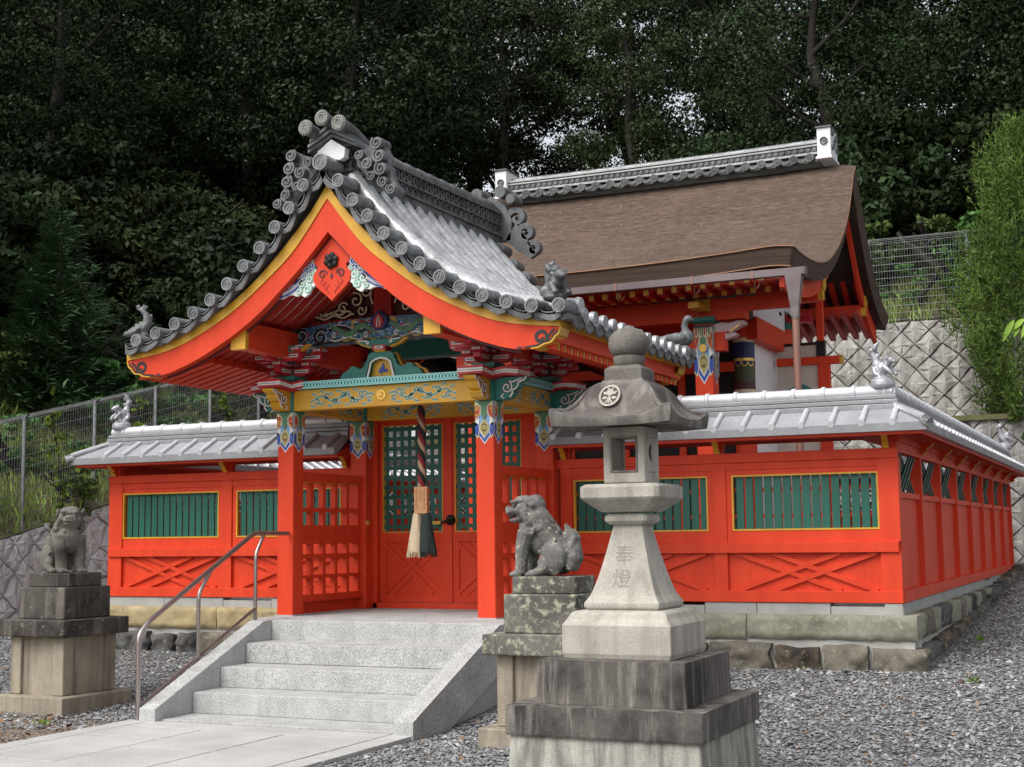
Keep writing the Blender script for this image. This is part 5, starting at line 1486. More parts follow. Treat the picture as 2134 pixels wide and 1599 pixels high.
# ------------------------------------------------------------------ bell rope
def bell_rope():
    x, y = .118, -.95
    root = thing('bell_rope', 'striped twisted bell rope with wooden board and straw and black tassel hanging in the gate', 'bell rope', (x, y, 3.0))
    b = MB(); n = 60
    for k, mi in ((0, 0), (1, 1), (2, 2)):
        path = []
        for i in range(n+1):
            z = 3.10-(3.10-2.14)*i/n; a = k*2.094+i*.42; path.append((x+.020*math.cos(a), y+.020*math.sin(a), z))
        b.tube(path, .024, 8, mi)
    b.tube([(x, y, 3.25), (x, y, 3.08)], .03, 8, 1)
    b.build('rope', ['rope_red', 'rope_black', 'rope_straw'], root)
    b = MB(); b.box(x-.078, x+.078, y-.03, y+.03, 1.86, 2.145); bd = b.build('name_board', 'raw_board', root, bevel=.003)
    b = MB(); rnd = random.Random(2); F = FR(y-.0305); G = SD(x+.0785)
    for c in (-.048, .048, .0):
        z = 2.12 if c else 2.10
        while z > (1.89 if c else 2.0):
            for q in range(3):
                a0 = c+rnd.uniform(-.012, .012); b.ribbon([(x+a0-.008, z-rnd.uniform(0, .012)), (x+a0+.008, z-rnd.uniform(0, .012))], .0022, F, .0008)
            b.ribbon([(x+c+rnd.uniform(-.006, .006), z+.004), (x+c+rnd.uniform(-.006, .006), z-.014)], .0022, F, .0008); z -= .023
    b.build('inked_column', 'ink_brown', bd)
    rnd = random.Random(3)
    for nm, mt_, sx in (('straw_tassel', 'hemp', -1), ('black_tassel', 'black_fibre', 1)):
        b = MB()
        cx = x+sx*.052
        b.lathe([(.03, 0), (.045, -.03), (.05, -.08), (.075, -.22), (.085, -.40), (.078, -.42), (.0, -.41)], (cx+sx*.010, y, 1.865), 18)
        for k in range(110):
            a = rnd.uniform(0, 6.28); r0 = .045; r1 = rnd.uniform(.070, .100); zb = rnd.uniform(1.39, 1.45)
            p = [(cx+r0*.8*math.cos(a), y+r0*.8*math.sin(a), 1.84), (cx+sx*.006+(r0+.012)*math.cos(a), y+(r0+.012)*math.sin(a), 1.72), (cx+sx*.028+r1*math.cos(a+rnd.uniform(-.1, .1)), y+r1*.8*math.sin(a), zb)]
            b.tube(p, [.007, .008, .004], 5)
        b.build(nm, mt_, root)
bell_rope()

# ------------------------------------------------------------------ granite stairs and platform
def stairs():
    xi0, xi1 = -.904, 1.505; xo0, xo1 = -1.082, 1.690; ys = [-3.924, -3.482, -3.068, -2.663, -2.234]; zs = [.034, .224, .414, .606, .800]
    root = thing('granite_stairs', 'pale granite stairs with sloping side kerbs leading up to the gate', 'stairs', (.3, -3.1, 0))
    for i in range(4):
        b = MB(); b.box(xi0+.002, xi1-.002, ys[i], ys[i+1]+.12, zs[i]-.19 if i else -.1, zs[i]); b.build('step', 'granite_new', root, bevel=.008)
    b = MB(); b.box(xi0, xi1, ys[4], .40, .60, .800); b.box(-1.30, xi0-.001, -2.02, .40, .50, .799); b.box(xi1+.001, 1.76, -2.02, .40, .50, .799)
    b.build('platform', 'granite_new', root, bevel=.008)
    for x0, x1 in ((xo0, xi0-.002), (xi1+.002, xo1)):
        b = MB(); prof = [(-4.0, -.1), (-4.0, .128), (-2.36, .797), (-2.25, .803), (-1.9, .803), (-1.9, .50), (-2.2, .42), (-3.6, -.1)]
        b.prism([(x0, y, z) for y, z in prof], (x1-x0, 0, 0)); b.build('side_kerb', 'granite_new', root, bevel=.006)
    for x0, x1 in ((xo0+.02, xi0-.02), (xi1+.02, xo1-.02)):
        b = MB(); prof = [(-3.62, -.1), (-2.2, .43), (-1.2, .50), (.10, .50), (.10, -.1)]
        b.prism([(x0, y, z) for y, z in prof], (x1-x0, 0, 0)); b.build('side_wall', 'concrete', root)
    for sx, x in ((-1, -1.30), (1, 1.76)):
        b = MB(); b.box(x-.02*sx*0, x-sx*.18, -2.0, .10, .0, .50); b.build('side_wall', 'concrete', root)
stairs()

def handrail():
    x = -1.125
    root = thing('handrail', 'brushed steel handrail on the left side of the granite stairs', 'handrail', (x, -3.9, 0))
    r = .021
    def arc(pts, n=5):
        """round the corners of a polyline"""
        out = [Vector(pts[0])]
        for i in range(1, len(pts)-1):
            p, q, s = Vector(pts[i-1]), Vector(pts[i]), Vector(pts[i+1]); a = q+(p-q).normalized()*.06; c = q+(s-q).normalized()*.06
            for k in range(n+1):
                t = k/n; out.append(a*(1-t)**2+q*2*t*(1-t)+c*t*t)
        out.append(Vector(pts[-1])); return out
    b = MB(); b.tube(arc([(x, -3.965, .0), (x, -3.975, .76), (x, -3.845, .878), (x, -2.235, 1.668), (x, -1.62, 1.668)]), r*1.12, 12)
    b.build('rail_pipe', 'steel_pipe', root)
    b = MB(); b.tube(arc([(x, -3.12, .46), (x, -3.12, 1.10), (x, -2.93, 1.315)]), r*.9, 12); b.build('post', 'steel_pipe', root)
    b = MB(); b.tube(arc([(x, -2.20, .79), (x, -2.20, 1.46), (x, -2.06, 1.655)]), r*.9, 12); b.build('post', 'steel_pipe', root)
    b = MB(); b.tube([(x, -3.965, .125), (x, -3.12, .50), (x, -2.20, .915)], r*.8, 12); b.build('lower_rail', 'steel_pipe', root)
handrail()
# ------------------------------------------------------------------ main hall behind the gate
hall = thing('main_hall', 'shrine hall with brown bark-thatched curved roof, white walls and vermilion timbers behind the gate', 'shrine hall', (0, 7, .8))
PF = [(3.17, 5.285), (3.66, 5.265), (4.36, 5.30), (4.85, 5.37), (5.41, 5.53), (6.16, 5.91), (6.84, 6.45), (7.15, 6.85), (7.38, 7.20), (7.62, 7.40)]
PR = [(7.62, 7.40), (7.85, 7.06), (8.25, 6.55), (8.75, 6.00), (9.40, 5.58), (10.15, 5.33)]
HX = 3.25
def hz_roof(y): return crom(PF, y) if y <= 7.62 else crom(PR, y)
def sori(x): return .115*(abs(x)/HX)**2.4-.115
def hall_roof():
    ys = [3.17+(7.62-3.17)*i/60 for i in range(61)]+[7.62+(10.15-7.62)*i/20 for i in range(1, 21)]
    xs = [-HX+2*HX*i/70 for i in range(71)]
    xs = sorted(set(xs+[-3.2, -3.1, 3.1, 3.2]))
    def ztop(x, y):
        f = 1-min(1, abs(y-7.62)/4.4); roll_ = -.055*max(0, (abs(x)-2.85)/.4)**2
        return hz_roof(y)+sori(x)*(1-f*.75)+roll_
    def th(y): return .255 if y < 7.62 else .245
    top = MB(); nx, ny = len(xs), len(ys)
    vs = [(x, y, ztop(x, y)+.010*noise.noise(Vector((x*1.3, y*7, 0)))+.006*noise.noise(Vector((x*4, y*15, 3)))) for y in ys for x in xs]
    top.add(vs, [(j*nx+i, j*nx+i+1, (j+1)*nx+i+1, (j+1)*nx+i) for j in range(ny-1) for i in range(nx-1)], 0, True)
    # lower face set back along the normal
    def low(x, y):
        e = .03; dzy = (hz_roof(y+e)-hz_roof(y-e))/(2*e); l = math.hypot(1, dzy)
        yy = y+dzy/l*th(y)*.9; zz = ztop(x, y)-th(y)/l
        xin = x*(1-.055/HX*1)
        if abs(y-7.62) < .3: yy = y; zz = ztop(x, y)-.36
        if y < 3.5: yy = max(yy, y+.05)
        return (xin, yy, zz)
    lv = [low(x, y) for y in ys for x in xs]
    top.add(lv, [(j*nx+i, (j+1)*nx+i, (j+1)*nx+i+1, j*nx+i+1) for j in range(ny-1) for i in range(nx-1)], 2, True)
    rim = [(0, i) for i in range(nx)]+[(j, nx-1) for j in range(1, ny)]+[(ny-1, i) for i in range(nx-2, -1, -1)]+[(j, 0) for j in range(ny-2, 0, -1)]
    rv = []
    for lev in range(5):
        t = lev/4
        for j, i in rim:
            a = Vector(vs[j*nx+i]); c = Vector(lv[j*nx+i]); p = a.lerp(c, t); rv.append(p)
    n = len(rim)
    top.add(rv, [(l_*n+k, l_*n+(k+1) % n, (l_+1)*n+(k+1) % n, (l_+1)*n+k) for l_ in range(4) for k in range(n)], 1, True)
    r = top.build('roof', ['bark_roof', 'bark_edge', 'dark_wood_and_gap'], hall, fix=False)
    b = MB()
    def line(fr, off): 
        P = [fr(x) for x in xs]; b.tube([(p[0], p[1]+off[0], p[2]+off[1]) for p in P], .011, 6)
    line(lambda x: low(x, ys[0]), (-.004, .0)); line(lambda x: (x, ys[0], ztop(x, ys[0])), (-.006, -.012))
    for s in (-1, 1): b.tube([(s*HX+.004*s, y, ztop(s*HX, y)-.010) for y in ys[:61]], .007, 6)
    b.build('copper_edge', 'copper_line', r)
    return ztop, low
ztop, hlow = hall_roof()
def hall_ridge():
    L = 2.71; y = 7.62
    b = MB(); n = 12
    def zr(x): return 7.515+.02*(abs(x)/L)**2
    K = .64
    def band(w, z0, z1, mi=0, l=L):
        b.loft([[(x, y-w, zr(x)+z0*K), (x, y+w, zr(x)+z0*K), (x, y+w, zr(x)+z1*K), (x, y-w, zr(x)+z1*K)] for x in [-l+2*l*i/n for i in range(n+1)]], mi, False)
    band(.17, -.16, -.02, 1); band(.19, .045, .10, 0); band(.145, .10, .26, 1); band(.175, .255, .30, 0); band(.185, .325, .375, 0); band(.12, .3, .40, 1)
    o = b.build('ridge', ['ridge_pale', 'dark_tile'], hall, bevel=.004)
    b = MB(); b.tube([(x, y, zr(x)+.405*K) for x in [-L+2*L*i/n for i in range(n+1)]], .060, 14); k = 20
    for i in range(k): x = -L+.15+(2*L-.3)*i/(k-1); b.tube([(x-.012, y, zr(x)+.405*K), (x+.012, y, zr(x)+.405*K)], .066, 14)
    b.build('ridge_cap', 'old_tile', o)
    b = MB(); k = 21
    for i in range(k):
        x = -L+.12+(2*L-.24)*i/(k-1)
        for s in (-1,):
            F = lambda a, z, t, s=s: (a, y+s*(.225+t), z)
            zc = zr(x)-.020
            b.tube([(x, y, zc+.02), (x, y-.275, zc-.02)], .066, 14); tomoe(b, lambda a, z, t: (a, y-.275-t, z), x, zc-.02, .066)
            xm = x+(2*L-.24)/(k-1)/2
            if i < k-1:
                pts = [(xm+.105*math.cos(a), zc+.015+.105*math.sin(a)) for a in [math.pi+.25+(math.pi-.5)*j/8 for j in range(9)]]+[(xm+.045*math.cos(a), zc+.0+.05*math.sin(a)) for a in [2*math.pi-.2-(math.pi-.4)*j/6 for j in range(7)]]
                b.plate(pts, F, .03, 0, .012)
                b.ribbon([(xm+.085*math.cos(a), zc+.012+.085*math.sin(a)) for a in [math.pi+.3+(math.pi-.6)*j/8 for j in range(9)]], .014, F, .010, 0, .04)
    for i in range(52):
        x = -L+.06+(2*L-.12)*i/51; b.lathe([(.042, 0), (.042, -.02), (.025, -.03)], (x, y-.142, zr(x)+.18*K), 10, axis='y')
    b.build('ridge_disc_tile', 'dark_tile', o)
    for s in (-1, 1):
        b = MB(); x0, x1 = (L, L+.215) if s > 0 else (-L-.215, -L)
        b.box(x0, x1, y-.25, y+.25, 7.50, 7.955, 0)
        b.box(x0-.018, x1+.018, y-.275, y+.275, 7.955, 7.985, 1); b.box(x0-.02, x1+.02, y-.28, y+.28, 7.455, 7.50, 0)
        e = b.build('ridge_end_box', ['plaster', 'dark_tile'], hall, bevel=.006)
        b = MB(); b.lathe([(.062, 0), (.062, -.02), (.045, -.022), (.045, -.012), (.02, -.016)], ((x0+x1)/2, y-.25, 7.745), 18, axis='y'); b.lathe([(.02, 0), (.02, -.02)], ((x0+x1)/2, y-.25, 7.745), 10, axis='y')
        b.build('crest_disc', 'dark_tile', e)
        b = MB(); F = lambda a, z, t, s=s, x1=x1, x0=x0: ((x1+t) if s > 0 else (x0-t), y+a, z)
        for a_, z_, r_, tn in ((-.14, 7.88, .06, 1.2), (.12, 7.86, .06, -1.2), (0, 7.74, .07, 1.2), (-.15, 7.66, .05, -1.1), (.15, 7.66, .05, 1.1)): b.ribbon(spiral(a_, z_, r_, .012, .5, tn, 16), .028, F, .03)
        b.build('end_carving', 'old_tile', e)
mat('ridge_pale', (.46, .47, .47), (.34, .35, .35), rough=.5, scale=5)
hall_ridge()

def hall_body():
    rd = 'vermilion'
    # bargeboards under the verge
    for s in (-1, 1):
        b = MB(); x = s*3.03; ys = [3.35+(7.55-3.35)*i/24 for i in range(25)]; yr = [7.62+(9.98-7.62)*i/16 for i in range(17)]
        for Y_, dep in ((ys, .22), (yr, .30)):
            P = [(y, hlow(s*HX, y)) for y in Y_]
            b.loft([[(x-.03, p[1][1], p[1][2]+.03), (x+.03, p[1][1], p[1][2]+.03), (x+.03, p[1][1]+(.10 if Y_ is yr else -.02), p[1][2]-dep), (x-.03, p[1][1]+(.10 if Y_ is yr else -.02), p[1][2]-dep)] for p in P], 0, False)
        o = b.build('bargeboard', rd, hall)
        for yy, zz in ((9.0, 5.40), (5.75, 5.18), (7.62, 6.62), (4.25, 4.93)):
            b = MB(); b.lathe([(.12, 0), (.12, .02)], (x+s*.035, yy, zz), 5, 0, False, 'x'); b.box(x-.035, x+.035, yy-.07, yy+.07, zz-.24, zz+.05); b.build('gilt_fitting', 'ochre_gold', o)
    # purlins
    for y, z in ((9.0, 5.26), (7.62, 6.66), (5.75, 5.02), (4.2, 4.72)):
        b = MB(); b.box(-3.0, 3.0, y-.09, y+.09, z-.10, z+.08); b.build('purlin', rd, hall, bevel=.004)
    # soffit boards and rafters
    b = MB()
    for ys in ([3.55+(7.55-3.55)*i/20 for i in range(21)], [7.65+(9.95-7.65)*i/14 for i in range(15)]):
        b.loft([[(-3.02, y, hlow(0, y)[2]-.03+.06), (3.02, y, hlow(0, y)[2]-.03+.06), (3.02, y, hlow(0, y)[2]-.06+.06), (-3.02, y, hlow(0, y)[2]-.06+.06)] for y in ys], 0, False)
    b.build('soffit_board', 'plaster', hall)
    b = MB(); x = -2.95
    while x < 3.0:
        for ys, tail in (([3.40+(7.5-3.40)*i/14 for i in range(15)], 0), ([7.7+(9.9-7.7)*i/10 for i in range(11)], 0)):
            b.loft([[(x-.045, y, hlow(x*.98, y)[2]-.13), (x+.045, y, hlow(x*.98, y)[2]-.13), (x+.045, y, hlow(x*.98, y)[2]-.02), (x-.045, y, hlow(x*.98, y)[2]-.02)] for y in ys], 0, False)
        zf = hlow(x, 3.40)[2]; b.box(x-.034, x+.034, 3.39, 3.41, zf-.12, zf-.05, 1)
        # lower tier of rafters under the front eave and the rear eave
        b.beam((x, 3.72, 4.80), (x, 5.2, 5.06), .085, .09, (0, 0, 1), 0); b.box(x-.034, x+.034, 3.71, 3.722, 4.765, 4.83, 1)
        b.beam((x, 9.75, 4.92), (x, 8.6, 5.20), .085, .09, (0, 0, 1), 0)
        x += .197
    b.build('rafter', ['rafter_red', 'ochre_gold'], hall)
    b = MB(); b.box(-3.05, 3.05, 3.44, 3.56, 4.86, 4.95); b.box(-3.05, 3.05, 3.66, 3.70, 4.86, 4.90); b.build('eave_beam', rd, hall)
    # porch beam, porch pillars
    b = MB(); b.box(-2.35, 2.35, 4.10, 4.30, 4.50, 4.66); b.box(-2.05, 2.05, 4.12, 4.28, 4.08, 4.34)
    b.build('porch_beam', rd, hall, bevel=.006)
    for s in (-1, 1):
        b = MB(); b.box(s*1.76-.13, s*1.76+.13, 4.07, 4.33, .85, 4.46); c = b.build('porch_pillar', rd, hall, bevel=.02)
        capital_paint(c, s*1.76, 4.2, .262, 4.42, ('f', 's'), 1.85)
        b = MB(); F = FR(4.066)
        b.plate([(s*1.76-.125, 4.44), (s*1.76+.125, 4.44), (s*1.76+.125, 4.40), (s*1.76-.125, 4.40)], F, .004, 1, .016)
        for k in range(4):
            xx = s*1.76-.09+.06*k; b.plate([(xx-.02, 4.40), (xx+.02, 4.40), (xx+.02, 4.28), (xx, 4.26), (xx-.02, 4.28)], F, .004, 0, .022); b.plate([(xx-.010, 4.40), (xx+.010, 4.40), (xx+.010, 4.30), (xx-.010, 4.30)], F, .004, 2 if k % 2 else 3, .026)
        b.build('pillar_fringe', ['cream_paint', 'black_paint', 'sage_paint', 'crimson', 'leaf_gold'], c)
        b = MB(); b.lathe([(.055, 0), (.055, -.012)], (s*1.76, 4.045, 4.12), 16, 0, True, 'y'); b.build('gilt_disc', 'leaf_gold', c)
        # bracket block stack on the pillar
        b = MB(); cx, cy = s*1.76, 4.2
        b.sq(cx, cy, [(.12, 4.46), (.17, 4.50), (.17, 4.55)], 2)
        for z, L in ((4.56, .42), (4.68, .62)):
            b.box(cx-L, cx+L, cy-.06, cy+.06, z, z+.08, 0)
            for q in (-1, 1): b.box(cx+q*L*.45-.10, cx+q*L*.45+.10, cy-.064, cy-.06, z+.028, z+.052, 1); b.box(cx+q*(L-.08)-.07, cx+q*(L-.08)+.07, cy-.08, cy+.08, z+.08, z+.13, 0); b.box(cx+q*(L-.08)-.04, cx+q*(L-.08)+.04, cy-.084, cy-.08, z+.095, z+.115, 1)
        b.box(cx-.07, cx+.07, cy-.55, cy+.3, 4.62, 4.70, 3); b.box(cx-.10, cx+.10, cy-.12, cy+.05, 4.62, 4.80, 3)
        b.box(cx-.7, cx+.7, cy-.07, cy+.07, 4.80, 4.86, 2)
        b.build('bracket_set', ['crimson', 'white_paint', 'teal_paint', 'ochre_gold'], hall)
        # pale carved beast-head nose
        b = MB(); pts = [(.13, 4.50), (.24, 4.52), (.36, 4.50), (.46, 4.53), (.56, 4.52), (.575, 4.48), (.50, 4.45), (.40, 4.40), (.36, 4.37), (.43, 4.37), (.47, 4.34), (.40, 4.31), (.28, 4.28), (.13, 4.25)]
        b.plate([(s*a, z-.05) for a, z in pts], lambda a, z, t: (s*1.76+a, 4.27-t, z), .14, 0)
        b.ribbon([(s*a, z) for a, z in [(.34, 4.325), (.42, 4.37), (.50, 4.43)]], .022, lambda a, z, t: (s*1.76+a, 4.13-t, z), .006, 1); b.ribbon([(s*a, z) for a, z in [(.30, 4.325), (.36, 4.325)]], .03, lambda a, z, t: (s*1.76+a, 4.13-t, z), .006, 2)
        b.build('beast_nose', ['pale_pink', 'leaf_gold', 'crimson'], hall, bevel=.02)
    # core: columns, walls, dark panel for the door opening
    for x in (-1.85, 1.85):
        for y in (5.80, 8.20):
            b = MB(); b.lathe([(.155, .82), (.155, 4.90)], (x, y, 0), 24); c = b.build('body_column', rd, hall)
            b = MB()
            for z0, z1, mi in ((3.62, 3.70, 0), (3.70, 3.82, 1), (3.82, 4.10, 2), (4.10, 4.16, 3), (4.16, 4.40, 4), (4.40, 4.46, 0)): b.lathe([(.158, z0), (.158, z1)], (x, y, 0), 24, mi)
            for k in range(10):
                a = k*.628; CF = lambda u, z, t, a=a: (x+(.1585+t)*math.cos(a+u/.158), y+(.1585+t)*math.sin(a+u/.158), z)
                for zz, ws, cs in ((3.63, (.050, .040), (0, 1)), (4.12, (.050, .040), (3, 4))):
                    for q_, (w_, c_) in enumerate(zip(ws, cs)):
                        sc_ = [(w_*math.cos(t_*math.pi/8), zz-w_*1.7*math.sin(t_*math.pi/8)) for t_ in range(9)]; b.plate(sc_, CF, .002, c_, .001+.002*q_)
            b.build('painted_band', ['cream_paint', 'maroon', 'olive_dark', 'leaf_gold', 'navy_paint'], c)
    b = MB()
    for s in (-1, 1):
        b.box(s*1.86, s*1.93, 5.93, 8.08, 1.0, 5.2); b.add([(s*1.86, 5.95, 5.2), (s*1.86, 8.9, 5.2), (s*1.86, 7.62, 6.7), (s*1.93, 5.95, 5.2), (s*1.93, 8.9, 5.2), (s*1.93, 7.62, 6.7)], [(0, 1, 2), (3, 5, 4), (0, 2, 5, 3), (1, 4, 5, 2)])
    b.box(-1.8, 1.8, 8.15, 8.25, 1.0, 5.2)
    b.build('white_wall', 'plaster', hall)
    for s in (-1, 1):
        for x1_, y0_, y1_, za, zb_ in ((2.10, 5.66, 8.32, 4.43, 4.76), (2.04, 5.9, 8.1, .90, 1.12), (2.02, 5.9, 8.1, 2.5, 2.66)):
            b = MB(); b.box(s*1.93, s*x1_, y0_, y1_, za, zb_, 0)
            if za > 4: b.prism([(s*1.95, 5.66, 4.70), (s*1.95, 5.62, 4.86), (s*1.95, 5.40, 4.90), (s*1.95, 5.46, 4.84), (s*1.95, 5.34, 4.80), (s*1.95, 5.44, 4.76), (s*1.95, 5.50, 4.70)], (s*.10, 0, 0), 1)
            b.build('side_beam', [rd, 'black_paint'], hall, bevel=.006)
        b = MB()
        for y in (5.8, 8.2):
            b.box(s*1.85-.14, s*1.85+.14, y-.14, y+.14, 4.9, 5.0, 1); b.box(s*1.85-.06, s*1.85+.06, y-.5, y+.5, 5.0, 5.08, 0); b.box(s*1.85-.5, s*1.85+.5, y-.06, y+.06, 5.001, 5.081, 0)
            for q in (-.4, 0, .4): b.box(s*1.85-.08, s*1.85+.08, y+q-.08, y+q+.08, 5.082, 5.14, 0); b.box(s*1.85+q-.081, s*1.85+q+.081, y-.082, y+.082, 5.083, 5.142, 0)
        b.build('bracket_set', ['crimson', 'teal_paint'], hall)
    b = MB(); b.box(-1.75, 1.75, 5.78, 5.84, .85, 4.40); b.build('opening_dark_panel', 'interior_shade', hall)  # solid near-black panel, its colour standing in for the unlit interior
    b = MB(); b.box(-1.85, 1.85, 5.70, 5.86, 3.98, 4.12); b.box(-1.85, 1.85, 5.70, 5.88, 4.55, 4.80); b.box(-1.85, 1.85, 5.72, 5.86, .85, 1.05)
    for x in (-.9, 0, .9): b.box(x-.05, x+.05, 5.72, 5.86, 1.05, 4.0)
    b.build('lintel', rd, hall)
    b = MB(); b.box(-2.6, 2.6, 4.9, 8.9, .72, .85); b.box(-1.9, 1.9, 5.7, 8.3, .2, .72); b.build('veranda', rd, hall)
    b = MB()
    for s in (-1, 1):
        for z in (1.02, 1.22, 1.45): b.box(s*2.58-.03, s*2.58+.03, 4.95, 8.0, z-.03, z+.03)
        for y in (4.95, 5.9, 6.9, 8.0): b.box(s*2.58-.045, s*2.58+.045, y-.045, y+.045, .85, 1.52)
    b.build('veranda_railing', rd, hall, bevel=.006)
    # side wing screens
    for s in (-1, 1):
        b = MB(); y = 7.3
        b.box(s*1.98, s*2.96, y-.07, y+.07, 4.19, 4.31); b.box(s*2.62, s*2.80, y-.06, y+.06, .85, 4.19); b.box(s*2.62, s*2.72, y-.05, y+.05, 4.55, 5.35)
        o = b.build('wing_screen', rd, hall, bevel=.004)
        b = MB(); b.box(s*2.96, s*3.0, y-.075, y+.075, 4.185, 4.315); b.build('gilt_end', 'ochre_gold', o)
        b = MB(); b.box(s*1.98, s*2.62, y-.02, y+.02, .9, 4.19); b.box(s*1.98, s*2.60, y-.02, y+.02, 4.31, 4.50); b.build('screen_panel', 'panel_cream', o)
        b = MB(); b.box(s*1.98, s*2.66, y-.03, y+.03, 4.50, 4.545); b.box(s*2.61, s*2.735, y-.055, y+.055, 4.31, 4.555); b.build('black_fitting', 'black_paint', o)
        b = MB(); F = FR(y-.021); pts = [(s*2.33+.24*math.cos(a), 3.62+.28*math.sin(a)) for a in [j*math.pi/12 for j in range(13)]]+[(s*2.33-.24, 3.2), (s*2.33+.24, 3.2)]
        b.plate(pts, F, .006, 0)
        for k in range(4): b.ribbon([(s*2.33+r_*math.cos(a), 3.60+r_*1.15*math.sin(a)) for r_ in (.20-.045*k,) for a in [j*math.pi/10 for j in range(11)]], .012, F, .004, 1, .006)
        b.build('pine_painting', ['teal_paint', 'lattice_green'], o)
mat('pale_pink', (.62, .46, .46), (.52, .36, .37), rough=.5, scale=6); mat('olive_dark', (.07, .085, .03), (.045, .06, .02), rough=.5, scale=30); mat('panel_cream', (.62, .56, .48), rough=.6, scale=3)
hall_body()
def gutter():
    b = MB(); y = 3.05
    b.box(-3.40, 3.42, y-.055, y+.055, 4.825, 4.835); b.box(-3.40, 3.42, y-.060, y-.050, 4.825, 4.915); b.box(-3.40, 3.42, y+.050, y+.060, 4.825, 4.915)
    for x in (-3.42, 3.42): b.box(x-.008, x+.008, y-.06, y+.06, 4.82, 4.918)
    g = b.build('gutter', 'gutter_metal', hall)
    b = MB()
    for x in (-2.6, -1.4, -.3, .9, 1.95, 2.75):
        b.box(x-.012, x+.012, y-.066, y+.066, 4.818, 4.920); b.tube([(x, y+.05, 4.82), (x, y+.05, 4.70), (x, y+.20, 4.74), (x, 3.5, 4.90)], .008, 6)
    b.build('gutter_hanger', 'copper_pipe', g)
    for s in (-1, 1):
        x = s*3.27
        b = MB(); b.loft([[(x-w, y-d, z), (x+w, y-d, z), (x+w, y+d, z), (x-w, y+d, z)] for w, d, z in ((.105, .065, 4.835), (.100, .065, 4.78), (.062, .055, 4.50), (.050, .048, 4.42), (.047, .047, 4.30))], 0, False)
        b.build('rain_funnel', 'gutter_metal', hall)
        b = MB(); b.tube([(x, y, 4.36), (x, y, .5)], .046, 16); b.tube([(x, y, 4.30), (x, y, 4.27)], .052, 16, 1); b.build('downspout', ['copper_pipe', 'gutter_metal'], hall)
gutter()

